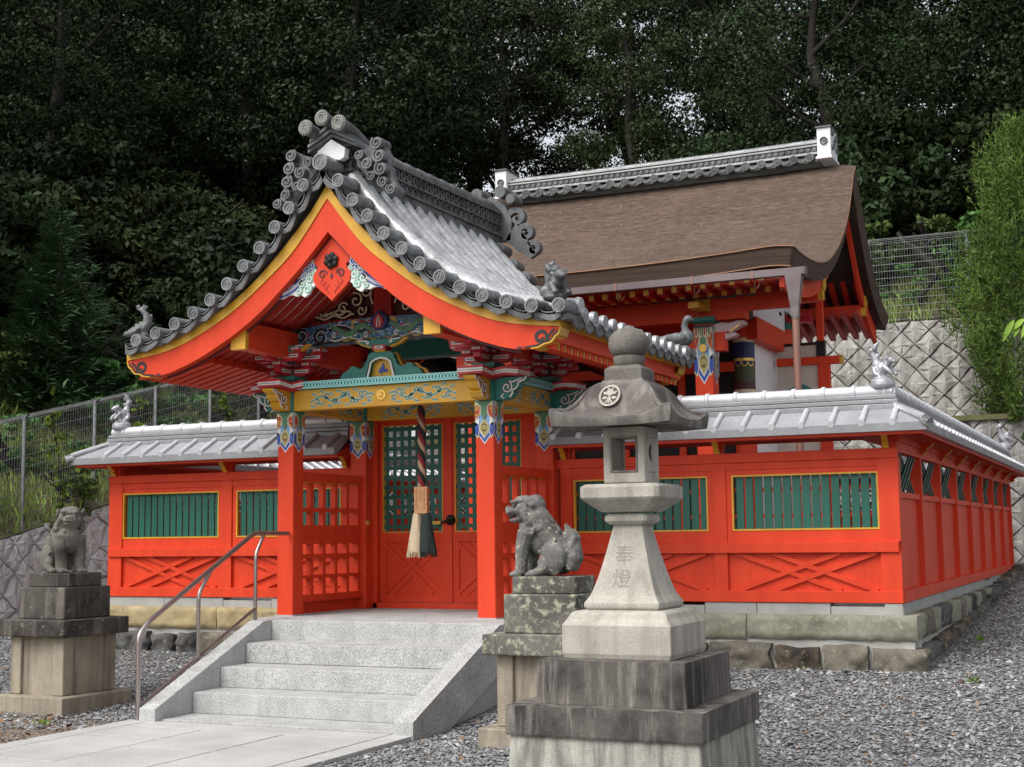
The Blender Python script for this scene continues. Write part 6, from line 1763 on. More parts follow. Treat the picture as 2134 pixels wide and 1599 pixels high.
# ------------------------------------------------------------------ stone lantern
def cut_text(txt, size, F, parent, mt_, depth=.003):
    cu = bpy.data.curves.new('glyph', 'FONT'); cu.body = txt; cu.size = size; cu.align_x = 'CENTER'; cu.align_y = 'CENTER'; cu.extrude = depth
    tmp = bpy.data.objects.new('glyph', cu); COL.objects.link(tmp)
    dg = bpy.context.evaluated_depsgraph_get(); me = bpy.data.meshes.new_from_object(tmp.evaluated_get(dg))
    bpy.data.objects.remove(tmp); bpy.data.curves.remove(cu)
    for v in me.vertices: v.co = Vector(F(v.co.x, v.co.y, v.co.z))
    me.name = 'inscription'; me.materials.clear(); me.materials.append(MT[mt_])
    o = bpy.data.objects.new('inscription', me); COL.objects.link(o); attach(o, parent); return o
def lantern():
    cx, cy = 4.10, -5.385
    root = thing('stone_lantern', 'tall weathered stone lantern with curved roof, onion jewel and flared shaft on stepped dark base', 'stone lantern', (cx, cy, 0))
    def part(name, prof, mt_, ch=0, bev=.010): 
        b = MB(); b.sq(cx, cy, prof, 0, ch); return b.build(name, mt_, root, bevel=bev, seg=3)
    part('ground_block', [(.645, -.2), (.636, .05), (.615, .385)], 'pale_base', 0, .018)
    part('lower_step', [(.635, .388), (.638, .40), (.638, .567)], 'stained_granite', 0, .012)
    part('upper_step', [(.492, .569), (.490, .60), (.484, .838)], 'stained_granite', 0, .012)
    part('plinth', [(.352, .840), (.362, .87), (.363, 1.045), (.352, 1.062), (.335, 1.085), (.318, 1.12), (.296, 1.132), (.26, 1.136)], 'granite_lamp', 0, .008)
    # flared shaft
    prof = [(.238, 1.137), (.252, 1.150), (.254, 1.178), (.246, 1.190)]
    for i in range(15):
        t = i/14; prof.append((.242-(.242-.099)*(t**.72)*(1.0)+.0, 1.195+(1.672-1.195)*t))
    b = MB(); b.sq(cx, cy, prof, 0); sh = b.build('shaft', 'granite_lamp', root, bevel=.008)
    part('collar', [(.10, 1.672), (.125, 1.680), (.147, 1.700), (.147, 1.728), (.13, 1.745)], 'granite_lamp', .02, .006)
    part('platform_stone', [(.16, 1.757), (.172, 1.765), (.205, 1.79), (.262, 1.838), (.270, 1.850), (.270, 1.918), (.245, 1.936), (.16, 1.940)], 'granite_lamp', .03, .006)
    # fire box with four openings
    b = MB(); w = .143; z0, z1 = 1.942, 2.31; c = .052
    for sx in (-1, 1):
        for sy in (-1, 1): b.box(cx+sx*(w-c), cx+sx*w, cy+sy*(w-c), cy+sy*w, z0, z1)
    b.box(cx-w+.001, cx+w-.001, cy-w+.001, cy+w-.001, z0, z0+.070); b.box(cx-w+.001, cx+w-.001, cy-w+.001, cy+w-.001, z1-.068, z1)
    for sx in (-1, 1): b.box(cx+sx*(w-.045), cx+sx*(w-.004), cy-w+c-.002, cy+w-c+.002, z0+.069, z1-.067)
    b.build('fire_box', 'granite_lamp', root, bevel=.012, seg=3)
    b = MB()
    for F, c0 in ((FR(cy-w), cx),):
        q = [(c0-.087, 2.018), (c0+.087, 2.018), (c0+.087, 2.240), (c0-.087, 2.240), (c0-.087, 2.018)]
        for a, d in zip(q[:-1], q[1:]): b.ribbon([a, d], .012, F, .012, 0, -.010)
    b.plate([(cy+.055*math.cos(t_)-.0, 2.14+.055*math.sin(t_)) for t_ in [math.pi*.5+i*math.pi/10 for i in range(11)]]+[(cy+.012-.035*math.sin(i*math.pi/8)*.6, 2.085+.110*i/8) for i in range(1, 8)], SD(cx+w-.004), .002, 1)
    b.build('opening_rim', ['roof_granite', 'joint_dark'], root, bevel=.003)
    # roof: concave pyramid with up-turned corners
    n = 12
    def ring(w_, z, lift, m_=n):
        pts = []
        for e in range(4):
            for i in range(m_):
                u = -1+2*i/m_; up_ = lift*abs(u)**3.2; bulge = w_*(1-.035*(1-u*u)*(1 if lift > 0 else 0))
                x, y = [(u*w_, -bulge), (bulge, u*w_), (-u*w_, bulge), (-bulge, -u*w_)][e]
                pts.append((cx+x, cy+y, z+up_))
        return pts
    rings = [ring(.10, 2.318, 0), ring(.30, 2.312, 0), ring(.400, 2.300, .012), ring(.412, 2.332, .060), ring(.408, 2.352, .072), ring(.365, 2.366, .046), ring(.325, 2.392, .022), ring(.285, 2.432, .010), ring(.255, 2.480, .004), ring(.228, 2.530, 0), ring(.200, 2.572, 0), ring(.165, 2.598, 0), ring(.143, 2.606, 0), ring(.140, 2.616, 0)]
    b = MB(); b.loft(rings, 0, True); rf = b.build('roof_stone', 'roof_granite', root)
    rf.data.set_sharp_from_angle(angle=R(42))
    for sx in (-1, 1):
        for sy in (-1, 1):
            b = MB()   # ridge along each corner
            pr = [(.400, 2.418), (.365, 2.408), (.325, 2.408), (.285, 2.438), (.255, 2.482), (.228, 2.528), (.20, 2.568)]
            b.tube([(cx+sx*a, cy+sy*a, z) for a, z in pr], [.010, .018, .020, .018, .014, .010, .006], 8)
            b.build('corner_ridge', 'roof_granite', rf)
    # family-crest roundel on the front slope: ring, fruit and leaves
    def slope(a, z):  # front face of the roof at height z
        P = [(2.392, .325), (2.432, .285), (2.480, .255), (2.530, .228), (2.572, .200), (2.60, .165)]
        return crom(P, z)
    F = lambda a, h, t: (cx-.045+a, cy-slope(0, 2.500+h)-.004-t*.95, 2.500+h*1.0+t*.3)
    b = MB(); rr = .072
    b.plate([(rr*math.cos(i*math.pi/14), rr*math.sin(i*math.pi/14)) for i in range(28)], F, .012, 0, -.006)
    b.ribbon([(rr*.92*math.cos(i*math.pi/14), rr*.92*math.sin(i*math.pi/14)) for i in range(29)], .013, F, .010, 1, .004)
    b.plate([(.024*math.cos(i*.5236), .022+.024*math.sin(i*.5236)) for i in range(12)], F, .008, 1, .004)
    for s in (-1, 1):
        for (x0, z0, x1, z1, ww) in ((.010, .006, .052, .028, .020), (.008, -.012, .054, -.018, .022), (.004, .046, .026, .052, .012)):
            mx, mz = (x0+x1)/2, (z0+z1)/2; dx, dz = x1-x0, z1-z0; l = math.hypot(dx, dz)
            b.plate([(s*x0, z0), (s*(mx+dz/l*ww/2), mz-dx/l*ww/2), (s*x1, z1), (s*(mx-dz/l*ww/2), mz+dx/l*ww/2)], F, .008, 1, .004)
        b.ribbon([(s*.004, -.012), (s*.010, -.034), (s*.024, -.050)], .009, F, .008, 1, .004)
    b.ribbon([(0, 0), (0, -.052)], .010, F, .008, 1, .004)
    b.build('crest_roundel', ['roof_granite', 'granite_pale'], rf)
    part('neck_block', [(.130, 2.617), (.130, 2.690), (.105, 2.712), (.09, 2.716)], 'jewel_granite', 0, .006)
    b = MB(); b.lathe([(.085, 2.714), (.098, 2.720), (.100, 2.745), (.108, 2.770), (.100, 2.785), (.08, 2.79)], (cx, cy, 0), 28); b.build('lotus_ring', 'jewel_granite', root)
    b = MB(); b.lathe([(.085, 2.786), (.118, 2.800), (.133, 2.835), (.136, 2.870), (.128, 2.910), (.100, 2.945), (.060, 2.966), (.028, 2.974), (.022, 2.985), (.008, 2.992)], (cx, cy, 0), 32); b.build('jewel', 'jewel_granite', root)
    # two carved characters on the sloping shaft face
    def shaft_y(z):
        t = max(0, min(1, (z-1.195)/(1.672-1.195))); return cy-(.242-(.242-.099)*(t**.72))
    for ch, zc, dx in (('奉', 1.475, -.008), ('燈', 1.325, -.016)):
        cut_text(ch, .150, lambda x, y, z, zc=zc, dx=dx: (cx+dx+x*.88, shaft_y(zc+y*.86)-.0012-z*.4, zc+y*.86), sh, 'carved_shadow', .0015)
mat('granite_pale', (.47, .44, .37), (.38, .35, .29), rough=.8, scale=20, grain=.2); mat('carved_shadow', (.30, .275, .235), (.24, .22, .19), rough=.9, scale=20)
lantern()

# ------------------------------------------------------------------ guardian lions on pedestals
def lion(name, label, p, rz, head_turn, mt_, mouth, group):
    b = MB()
    E = lambda o, r, M=None: b.ellip(o, r, 14, 9, 0, M)
    Tb = lambda os, rs: b.tube(os, rs, 12)
    # trunk: straight back from tail to nape, deep chest
    Tb([(-.215, 0, .10), (-.175, 0, .20), (-.10, 0, .315), (-.015, 0, .43), (.035, 0, .52)], [.080, .108, .104, .100, .085])
    E((.085, 0, .345), (.092, .108, .130)); E((.110, 0, .285), (.066, .086, .095)); E((.02, 0, .46), (.105, .108, .10)); E((-.01, 0, .29), (.105, .085, .12))
    for s in (-1, 1):
        E((-.150, s*.088, .150), (.110, .052, .135)); E((-.10, s*.098, .105), (.075, .045, .070)); Tb([(-.10, s*.105, .09), (-.05, s*.112, .050), (-.01, s*.112, .034)], [.045, .038, .034]); E((.005, s*.112, .028), (.052, .040, .030))
        for k in (-1, 0, 1): E((.046, s*.112+k*.023, .022), (.019, .013, .018))
        Tb([(.075, s*.078, .36), (.115, s*.084, .22), (.122, s*.084, .11), (.130, s*.084, .03)], [.074, .058, .049, .051]); E((.155, s*.084, .026), (.054, .046, .030))
        for k in (-1, 0, 1): E((.200, s*.084+k*.024, .022), (.019, .014, .019))
        for k in range(5): E((-.055-.030*k, s*(.115-.004*k), .20+.024*k-.010*(k % 2)), (.020, .012, .020))
    rnd = random.Random(5)
    c = Vector((.105, 0, .535)); Mh = Matrix.Rotation(head_turn, 3, 'Z') @ Matrix.Diagonal((1.12, 1.12, 1.12))
    def H(o): return c+Mh @ Vector(o)
    def EH(o, r): b.ellip(H(o), r, 12, 8, 0, Mh)
    EH((-.01, 0, .0), (.100, .094, .100)); EH((.015, 0, .070), (.085, .078, .038)); EH((-.06, 0, .03), (.07, .085, .085))
    EH((.085, 0, .052), (.026, .070, .018))                                   # heavy brow
    EH((.095, 0, -.004), (.058, .056, .034)); EH((.140, 0, .012), (.024, .034, .022)); EH((.128, 0, -.016), (.032, .050, .016))
    jz = -.072 if mouth else -.044
    EH((.080, 0, jz), (.060, .048, .017)); EH((.045, 0, jz+.010), (.05, .056, .030))
    for s in (-1, 1):
        EH((.088, s*.040, .034), (.020, .019, .016)); EH((.090, s*.046, .060), (.030, .024, .013)); EH((.148, s*.018, .006), (.014, .014, .013))
        EH((-.035, s*.094, .062), (.036, .016, .030)); EH((-.055, s*.100, .040), (.028, .014, .022))
        EH((.050, s*.066, -.002), (.034, .024, .030))
        for i in range(5):                                                    # curls behind the jaw
            t = i/4; EH((.012-.050*t, s*(.082+.012*math.sin(t*3.1)), -.020-.085*t), (.026, .020, .026))
        for i in range(6):
            t = i/5; b.ellip((.045-.10*t, s*(.098-.006*t), .440-.045*t+.022*math.sin(t*6)), (.028, .018, .028), 10, 7)
        for i in range(4): b.ellip((.115-.035*i, s*(.045+.018*i), .405-.012*i), (.024, .022, .026), 10, 7)
    for i in range(5): b.ellip((.150-.008*abs(i-2), (i-2)*.030, .415-.004*abs(i-2)), (.022, .021, .024), 10, 7)
    for i in range(5): b.ellip((-.015-.030*i, (rnd.random()-.5)*.04, .535-.050*i), (.026, .040, .022), 10, 7)
    # upright flame tail with curls
    Tb([(-.265, 0, .06), (-.300, 0, .15), (-.290, 0, .24), (-.258, 0, .34), (-.225, 0, .42)], [.055, .070, .062, .048, .012])
    for s in (-1, 1):
        for x, z, r in ((-.275, .09, .046), (-.305, .165, .040), (-.255, .20, .034), (-.285, .25, .034), (-.24, .13, .034)): b.ellip((x, s*.044, z), (r, .028, r), 10, 7)
        Tb([(-.295, s*.028, .22), (-.312, s*.034, .31), (-.285, s*.03, .38)], [.032, .026, .007]); Tb([(-.265, s*.032, .24), (-.245, s*.046, .31), (-.215, s*.040, .36)], [.027, .021, .007])
    b.v = [tuple(Vector(p)+Matrix.Rotation(rz, 3, 'Z') @ Vector((v[0], v[1]*1.17, v[2]))) for v in b.v]
    o = b.build(name, mt_, None); remesh(o, .0060, 1, .006, .015)
    tag(o, label, 'lion statue', group)
    # grooves cut after remesh would be lost: eyes and open mouth as darker insets
    bb = MB(); 
    Rz = Matrix.Rotation(rz, 3, 'Z')
    def HW(q): h_ = H(q); return Vector(p)+Rz @ Vector((h_.x, h_.y*1.17, h_.z))
    for s in (-1, 1): bb.ellip(HW((.104, s*.041, .034)), (.0085, .0085, .0085), 8, 6)
    if mouth:
        bb.ellip(HW((.110, 0, -.043)), (.042, .050, .0105), 10, 6)
    else: bb.ellip(HW((.122, 0, -.030)), (.036, .050, .0045), 10, 6)
    e = bb.build('mouth_and_eyes', 'joint_dark', o)
    return o
def pedestal(label, cx, cy, rz, m_base, m_blk, m_cap, m_body, z_off=0.0):
    root = thing('statue_pedestal', label, 'pedestal', (cx, cy, 0))
    Rm = Matrix.Rotation(rz, 3, 'Z')
    T = lambda x, y, z: tuple(Vector((cx, cy, z_off))+Rm @ Vector((x, y, z)))
    def box(name, hx, hy, z0, z1, mt_, bev=.012):
        b = MB(T); b.box(-hx, hx, -hy, hy, z0, z1); return b.build(name, mt_, root, bevel=bev, seg=3)
    box('ground_slab', .465, .465, -.1, .135, m_body)
    b = MB(T); b.box(-.315, .315, -.315, .315, .137, .70); b.build('core', m_body, root)
    for sx in (-1, 1):
        for sy in (-1, 1):
            b = MB(T); b.box(sx*.280-.07, sx*.280+.07, sy*.280-.07, sy*.280+.07, .137, .69); b.build('corner_post', m_body, root, bevel=.012, seg=3)
    box('cap', .435, .435, .69, .850, m_cap); box('block', .305, .305, .852, 1.155, m_blk); box('statue_base', .27, .215, 1.157, 1.29, m_base, .010)
    return root
GL = 'guardian lions flanking the stairs'
GP = 'pedestals of the guardian lions'
pedestal('lichen-spotted stone pedestal right of the stairs, half hidden by the lantern', 2.805, -3.68, 0, 'lichen_granite', 'lichen_granite', 'lichen_granite', 'warm_granite')
lion('guardian_lion', 'lichen-spotted stone lion with open mouth in profile right of the stairs', (2.69, -3.68, 1.283), math.pi, R(12), 'statue_lichen', True, GL)
pedestal('dark stained stone pedestal left of the handrail', -2.61, -3.30, R(-3), 'black_granite', 'black_granite', 'black_granite', 'warm_granite', .015)
lion('guardian_lion', 'dark stone lion with closed mouth facing out left of the handrail', (-2.64, -3.29, 1.298), R(-20), R(-28), 'statue_dark', False, GL)
# ------------------------------------------------------------------ vegetation
def leaf_cloud(rng, centers, radii, per, size, flat=.5, narrow=.45, up_bias=.2):
    """many small leaf quads packed round clump centres -> verts, faces"""
    C = np.repeat(centers, per, 0); Rr = np.repeat(radii, per, 0)
    k = len(C)
    d = rng.normal(size=(k, 3)); d /= np.linalg.norm(d, axis=1)[:, None]
    r = rng.uniform(.35, 1.0, (k, 1))**.6
    P = C+d*r*Rr
    nrm = d*.7+rng.normal(size=(k, 3))*.6; nrm[:, 2] += up_bias; nrm /= np.linalg.norm(nrm, axis=1)[:, None]
    t = np.cross(nrm, rng.normal(size=(k, 3))); t /= np.linalg.norm(t, axis=1)[:, None]; s = np.cross(nrm, t)
    L = size*rng.uniform(.6, 1.35, (k, 1)); W_ = L*narrow
    q = np.stack([P-t*L*.5, P+s*W_*.5+nrm*L*.06, P+t*L*.5, P-s*W_*.5+nrm*L*.06], 1).reshape(-1, 3)
    f = np.arange(4*k).reshape(-1, 4)
    return q, f
def mesh_np(name, v, f, mt_):
    me = bpy.data.meshes.new(name); me.vertices.add(len(v)); me.vertices.foreach_set('co', np.asarray(v, np.float32).ravel())
    n = f.shape[1]; me.loops.add(f.size); me.loops.foreach_set('vertex_index', f.ravel().astype(np.int32))
    me.polygons.add(len(f)); me.polygons.foreach_set('loop_start', np.arange(0, f.size, n, dtype=np.int32)); me.polygons.foreach_set('loop_total', np.full(len(f), n, np.int32))
    me.materials.append(MT[mt_]); me.update(calc_edges=True); return me
def trunk_mesh(rng, h, r0, lean=.4, limbs=6):
    b = MB(); pts = []; x = y = 0
    for i in range(9):
        z = h*i/8; x += rng.normal()*lean*.14; y += rng.normal()*lean*.14; pts.append((x, y, z-.4 if i == 0 else z))
    b.tube(pts, [r0*(1-.8*i/8)+.02 for i in range(9)], 9)
    for k in range(limbs):
        i = int(rng.integers(3, 8)); p = Vector(pts[i]); a = rng.uniform(0, 6.28); L = h*rng.uniform(.16, .30)
        q = p+Vector((math.cos(a)*L, math.sin(a)*L, L*rng.uniform(.3, .9))); mid = p.lerp(q, .5)+Vector((0, 0, -L*.08))
        b.tube([p, mid, q], [r0*.34, r0*.22, .02], 6)
    return b
def broad_tree(seed, h, spread, base, n_cl, per, size, mt_):
    rng = np.random.default_rng(seed)
    u = rng.uniform(0, 1, n_cl); z = h*(base+(1-base)*u)
    prof = np.sin(np.pi*np.clip(.10+.86*u, 0, 1))**.65
    a = rng.uniform(0, 6.28, n_cl); rad = spread*prof*np.sqrt(rng.uniform(.12, 1.0, n_cl))*rng.uniform(.8, 1.15, n_cl)
    C = np.stack([rad*np.cos(a), rad*np.sin(a), z], 1)
    rr = rng.uniform(.45, 1.0, (n_cl, 1))*spread*.30; rr = np.concatenate([rr*1.15, rr*1.15, rr*.62], 1)
    v, f = leaf_cloud(rng, C, rr, per, size, narrow=.5)
    return mesh_np('crown', v, f, mt_), trunk_mesh(rng, h*.86, h*.020+.06, .9)
def conifer(seed, h, spread, mt_, tiers=26, per=16, size=.42):
    """layered pine or cedar: drooping needle sprays on whorled boughs"""
    rng = np.random.default_rng(seed); V, F = [], []; o = 0
    for t in range(tiers):
        u = t/(tiers-1); z = h*(.06+.92*u); R_ = spread*(1-u)**.85*(.75+.25*rng.random())+.12
        nb = max(4, int(9*(1-u)+4)); a0 = rng.uniform(0, 6.28)
        for k in range(nb):
            a = a0+k*6.283/nb+rng.normal()*.18; L = R_*rng.uniform(.7, 1.1)
            m_ = max(4, int(per*(L/spread+.35)))
            for j in range(m_):
                w = (j+rng.random())/m_; rr = L*w
                c = np.array([rr*math.cos(a), rr*math.sin(a), z-.10*L*w+.22*L*w*w]); 
                for q in range(5):
                    aa = a+rng.normal()*.9; d = np.array([math.cos(aa), math.sin(aa), rng.normal()*.35+.18]); d /= np.linalg.norm(d)
                    s = np.cross(d, [0, 0, 1.0]); s /= np.linalg.norm(s)+1e-6; l = size*rng.uniform(.5, 1.1)*(.6+.5*(1-u)); wd = l*.16
                    p = c+rng.normal(size=3)*.07*spread*.4
                    V += [p-s*wd*.4, p+d*l*.5-s*wd*.5+np.array([0, 0, .02]), p+d*l, p+d*l*.5+s*wd*.5]
                    F.append((o, o+1, o+2, o+3)); o += 4
    b = MB(); b.tube([(0, 0, -.4), (0, 0, h*.5), (0, 0, h*.97)], [h*.018+.04, h*.012+.02, .02], 9)
    return mesh_np('crown', np.array(V), np.array(F), mt_), b
class Kind:
    def __init__(self, crown, tb): 
        self.c = crown; o = tb.build('trunk', 'trunk_bark'); self.t = o.data; bpy.data.objects.remove(o)
def plant_tree(kind, x, y, z, s, rz, name, label, group=None, cat='tree', tilt=0):
    root = bpy.data.objects.new(name, None); COL.objects.link(root); root.location = (x, y, z); root.rotation_euler = (tilt, 0, rz); root.scale = s if isinstance(s, tuple) else (s, s, s)
    tag(root, label, cat, group)
    for nm, me in (('crown', kind.c), ('trunk', kind.t)):
        o = bpy.data.objects.new(nm, me); COL.objects.link(o); o.parent = root
    return root
KB = [Kind(*broad_tree(100+i, 10.0, 3.1+.3*(i % 3), .12 if i < 4 else .30, 115, 360, .122, 'forest_leaf' if i != 3 else 'olive_leaf')) for i in range(6)]
def clearing(x, y):
    """narrow natural gaps between the trees where the bright sky shows"""
    for u, w in ((190, 1.3), (600, 2.0), (1210, 1.35), (1475, 1.1), (1885, 1.7)):
        d = fw*2867.43+r2*(u-1067); dx, dy = d.x, d.y; l = math.hypot(dx, dy); dx /= l; dy /= l
        if abs((x-7.182)*dy-(y+13.911)*dx) < w: return True
    return False
def forest():
    rnd = random.Random(12); G = 'dark forest trees on the slope behind the shrine'
    L = 'dark broadleaf evergreen in the shaded forest mass behind the shrine'
    n = 0
    rows = [(19.5, -31, 12, 3.5, .80, .98), (24.5, -33, 12, 4.0, 1.0, 1.3), (31, -40, 12, 5.5, 1.15, 1.5)]
    for y, xa, xb, st, s0, s1 in rows:
        x = xa
        while x < xb:
            px, py = x+rnd.uniform(-.8, .8), y+rnd.uniform(-1.3, 1.3); s = rnd.uniform(s0, s1)
            k = rnd.randrange(6)
            if clearing(px, py): x += st*.6; continue
            plant_tree(KB[k], px, py, hz(px, py)-.3, (s*rnd.uniform(.92, 1.12), s*rnd.uniform(.92, 1.12), s*rnd.uniform(.95, 1.15)), rnd.uniform(0, 6.28), 'forest_tree', L, G); n += 1
            x += st*rnd.uniform(.85, 1.15)
    for y, x in ((1, -27), (5, -25), (9, -23.5), (13.5, -22), (12, -17.5), (6, -30), (16.0, -14.5), (15.8, -10.8)):
        s = rnd.uniform(.85, 1.1); plant_tree(KB[rnd.randrange(6)], x, y, hz(x, y)-.3, s, rnd.uniform(0, 6.28), 'forest_tree', L, G)
forest()
KU = [Kind(*broad_tree(700+i, 2.6, 1.7, .03, 46, 170, .14, m_)) for i, m_ in enumerate(('forest_leaf', 'forest_leaf', 'olive_leaf'))]
def undergrowth():
    rnd = random.Random(44); G = 'dark bushes under the forest trees'; L = 'dark evergreen bush in the undergrowth of the forest slope'
    def put(x, y):
        s = rnd.uniform(.8, 1.4); plant_tree(KU[rnd.randrange(3)], x, y, hz(x, y)-.15, (s, s, s*rnd.uniform(.8, 1.1)), rnd.uniform(0, 6.28), 'forest_bush', L, G, 'bush')
    for k in range(74): put(rnd.uniform(-27, 8), rnd.uniform(16.2, 23))
    for k in range(34): put(rnd.uniform(-24, -12.6), rnd.uniform(-1, 16))
    for k in range(18): put(rnd.uniform(-13, -9.6), rnd.uniform(8.6, 16))
    for k in range(20): put(rnd.uniform(-26, -14), rnd.uniform(-12, 0))
undergrowth()
plant_tree(Kind(*broad_tree(333, 10.0, 2.6, .10, 130, 240, .13, 'olive_leaf')), -15.4, 4.2, hz(-15.4, 4.2)-.3, (1.0, 1.0, 1.22), 1.0, 'broadleaf_tree', 'tall grey-green tree with ragged edge at the upper left border', None)
plant_tree(Kind(*conifer(51, 3.9, 1.45, 'pine_leaf', 20, 14, .30)), -10.55, 5.0, hz(-10.55, 5.0)-.3, (1.15, 1.15, 1.05), .4, 'young_pine', 'young green pine with layered boughs beyond the left wire fence')
plant_tree(Kind(*conifer(52, 3.6, 1.5, 'pine_leaf', 16, 12, .36)), -12.0, 2.2, hz(-12.0, 2.2)-.4, (1.0, 1.0, .85), 1.9, 'pine_sapling', 'low bushy pine at the left edge above the wire fence')
def feathery(seed, h, spread, mt_, n=620, per=20):
    rng = np.random.default_rng(seed); V, F = [], []; o = 0
    for k in range(n):
        u = rng.random()**1.1; z = h*(.02+.90*u); R_ = spread*math.sin(math.pi*min(1, .20+.80*u))**.7*(1 if u < .8 else 1.0)
        a = rng.uniform(0, 6.28); R_ *= 1+.24*math.sin(a*3+z*2.1)+.16*math.sin(a*5-z*4.3); r = R_*math.sqrt(rng.uniform(.2, 1)); c = np.array([r*math.cos(a), r*math.sin(a), z])
        up_ = np.array([math.cos(a)*.55, math.sin(a)*.55, .95+.3*u]); up_ /= np.linalg.norm(up_); L = rng.uniform(.35, .75)*(h/5.2)
        for j in range(per):
            w = j/per; p = c+up_*L*w+rng.normal(size=3)*.02; d = up_*.8+rng.normal(size=3)*.55; d /= np.linalg.norm(d)
            s = np.cross(d, rng.normal(size=3)); s /= np.linalg.norm(s); l = rng.uniform(.10, .22)*(1.1-.5*w); wd = l*.15
            V += [p-s*wd*.4, p+d*l*.5-s*wd*.6, p+d*l, p+d*l*.5+s*wd*.6]; F.append((o, o+1, o+2, o+3)); o += 4
    b = MB(); b.tube([(0, 0, -.3), (.05, 0, h*.5), (0, 0, h*.9)], [.09, .06, .015], 8)
    return mesh_np('crown', np.array(V), np.array(F), mt_), b
plant_tree(Kind(*feathery(61, 6.1, 1.22, 'cypress_leaf', 1900, 26)), 5.30, 13.95, 3.45, (.95, .75, 1.0), .3, 'cypress_bush', 'bright green feathery cypress standing on the terrace at the right edge')
KS = [Kind(*broad_tree(400+i, 1.5, .75, .05, 26, 60, .12, m_)) for i, m_ in enumerate(('ivy_leaf', 'shrub_leaf', 'olive_leaf'))]
def shrubs():
    G = 'shrubs growing on the bank behind the wire fences'; rnd = random.Random(31)
    LB = ['dark ivy-leaved shrub growing behind the wire fences', 'yellow-green weedy shrub growing behind the wire fences', 'dull olive shrub growing behind the wire fences']
    spots = [(-8.9, 1.2), (-9.4, 3.0), (-8.8, 4.2), (-9.8, 5.4), (-9.2, 6.8), (-10.6, 2.2), (-10.8, 6.2), (-9.0, 8.2), (-9.9, 9.4), (-11.4, 8.9), (-9.0, 10.8), (-11.2, 4.6), (-10.2, -.4), (-9.2, 12.6), (-10.5, 11.6), (-11.8, 1.0),
             (.6, 15.3), (1.8, 15.9), (2.8, 15.2), (3.4, 16.2), (4.3, 15.4), (5.2, 16.4), (2.2, 17.2), (3.9, 17.6), (-1.5, 16), (6.4, 15.6), (5.6, 18), (.2, 17.4)]
    for x, y in spots:
        i = rnd.choice([0, 0, 1, 1, 2]); s = rnd.uniform(.7, 1.25)
        plant_tree(KS[i], x, y, hz(x, y)-.05, (s, s, s*rnd.uniform(.8, 1.25)), rnd.uniform(0, 6.28), 'bank_shrub', LB[i], G+(' ' if False else ''), 'shrub')
shrubs()
o = plant_tree(KS[0], 5.35, 13.35, 3.25, (1.0, .55, .95), 2.0, 'hanging_shrub', 'leafy green shrub spilling over the lower block wall under the cypress', None, 'shrub')
o = plant_tree(KS[1], -8.35, 2.95, 1.95, (.62, .45, .62), 1.0, 'wall_shrub', 'small yellow-green shrub on top of the left rubble wall', None, 'shrub')
def vines():
    rng = np.random.default_rng(77)
    for k, (y, L) in enumerate(((2.55, 1.7), (3.05, 1.2), (4.55, 1.5), (6.9, 1.3))):
        b = MB(); z0 = 1.63+.24*(y-1.19); pts = [(-8.18+.04*math.sin(i*1.3), y+.25*math.sin(i*.7)*i/8, z0+L*i/8) for i in range(9)]
        b.tube(pts, .008, 6)
        root = b.build('climbing_vine', 'trunk_bark'); tag(root, ['tallest climbing vine with bright leaves, on the left wire fence above the left lion', 'short climbing vine on the left wire fence', 'climbing vine above the left fence roof finial', 'climbing vine on the far end of the left wire fence'][k], 'vine')
        C = np.array(pts)[rng.integers(0, 9, 26)]+rng.normal(size=(26, 3))*np.array([.05, .10, .08]); v, f = leaf_cloud(rng, C, np.full((26, 3), .05), 5, .10, narrow=.7)
        o = bpy.data.objects.new('leaves', mesh_np('leaves', v, f, 'bright_leaf')); COL.objects.link(o); o.parent = root
vines()
def grass():
    rng = np.random.default_rng(9); V, F = [], []; o = 0
    def tuft(x, y, h, n):
        nonlocal o
        z = hz(x, y)
        for k in range(n):
            a = rng.uniform(0, 6.28); l = h*rng.uniform(.5, 1.2); b_ = rng.uniform(.1, .7); px, py = x+rng.normal()*.05, y+rng.normal()*.05; w = .010
            dx, dy = math.cos(a), math.sin(a)
            V.extend([(px-dy*w, py+dx*w, z-.02), (px+dy*w, py-dx*w, z-.02), (px+dx*l*b_*.5+dy*w*.6, py+dy*l*b_*.5-dx*w*.6, z+l*.6), (px+dx*l*b_, py+dy*l*b_, z+l)]); F.append((o, o+1, o+2, o+3)); o += 4
    for k in range(9000): tuft(rng.uniform(-12.5, -8.2), rng.uniform(-4.5, 14), rng.uniform(.12, .38), 7)
    for k in range(1800): tuft(rng.uniform(-1.5, 8), rng.uniform(14.45, 17.5), rng.uniform(.15, .4), 7)
    V = np.array(V); F = np.array(F); h = len(F)//2
    sel = rng.random(len(F)) < .55
    for nm, ss, m_, lb in (('grass', sel, 'weed_leaf', 'green grass growing on the banks behind the wire fences'), ('dry_grass', ~sel, 'dry_grass', 'dry straw-coloured grass on the banks behind the wire fences')):
        ff = F[ss]; vv = V[ff.ravel()]; ob = bpy.data.objects.new(nm, mesh_np(nm, vv, np.arange(len(vv)).reshape(-1, 4), m_)); COL.objects.link(ob); tag(ob, lb, 'grass', kind='stuff')
grass()
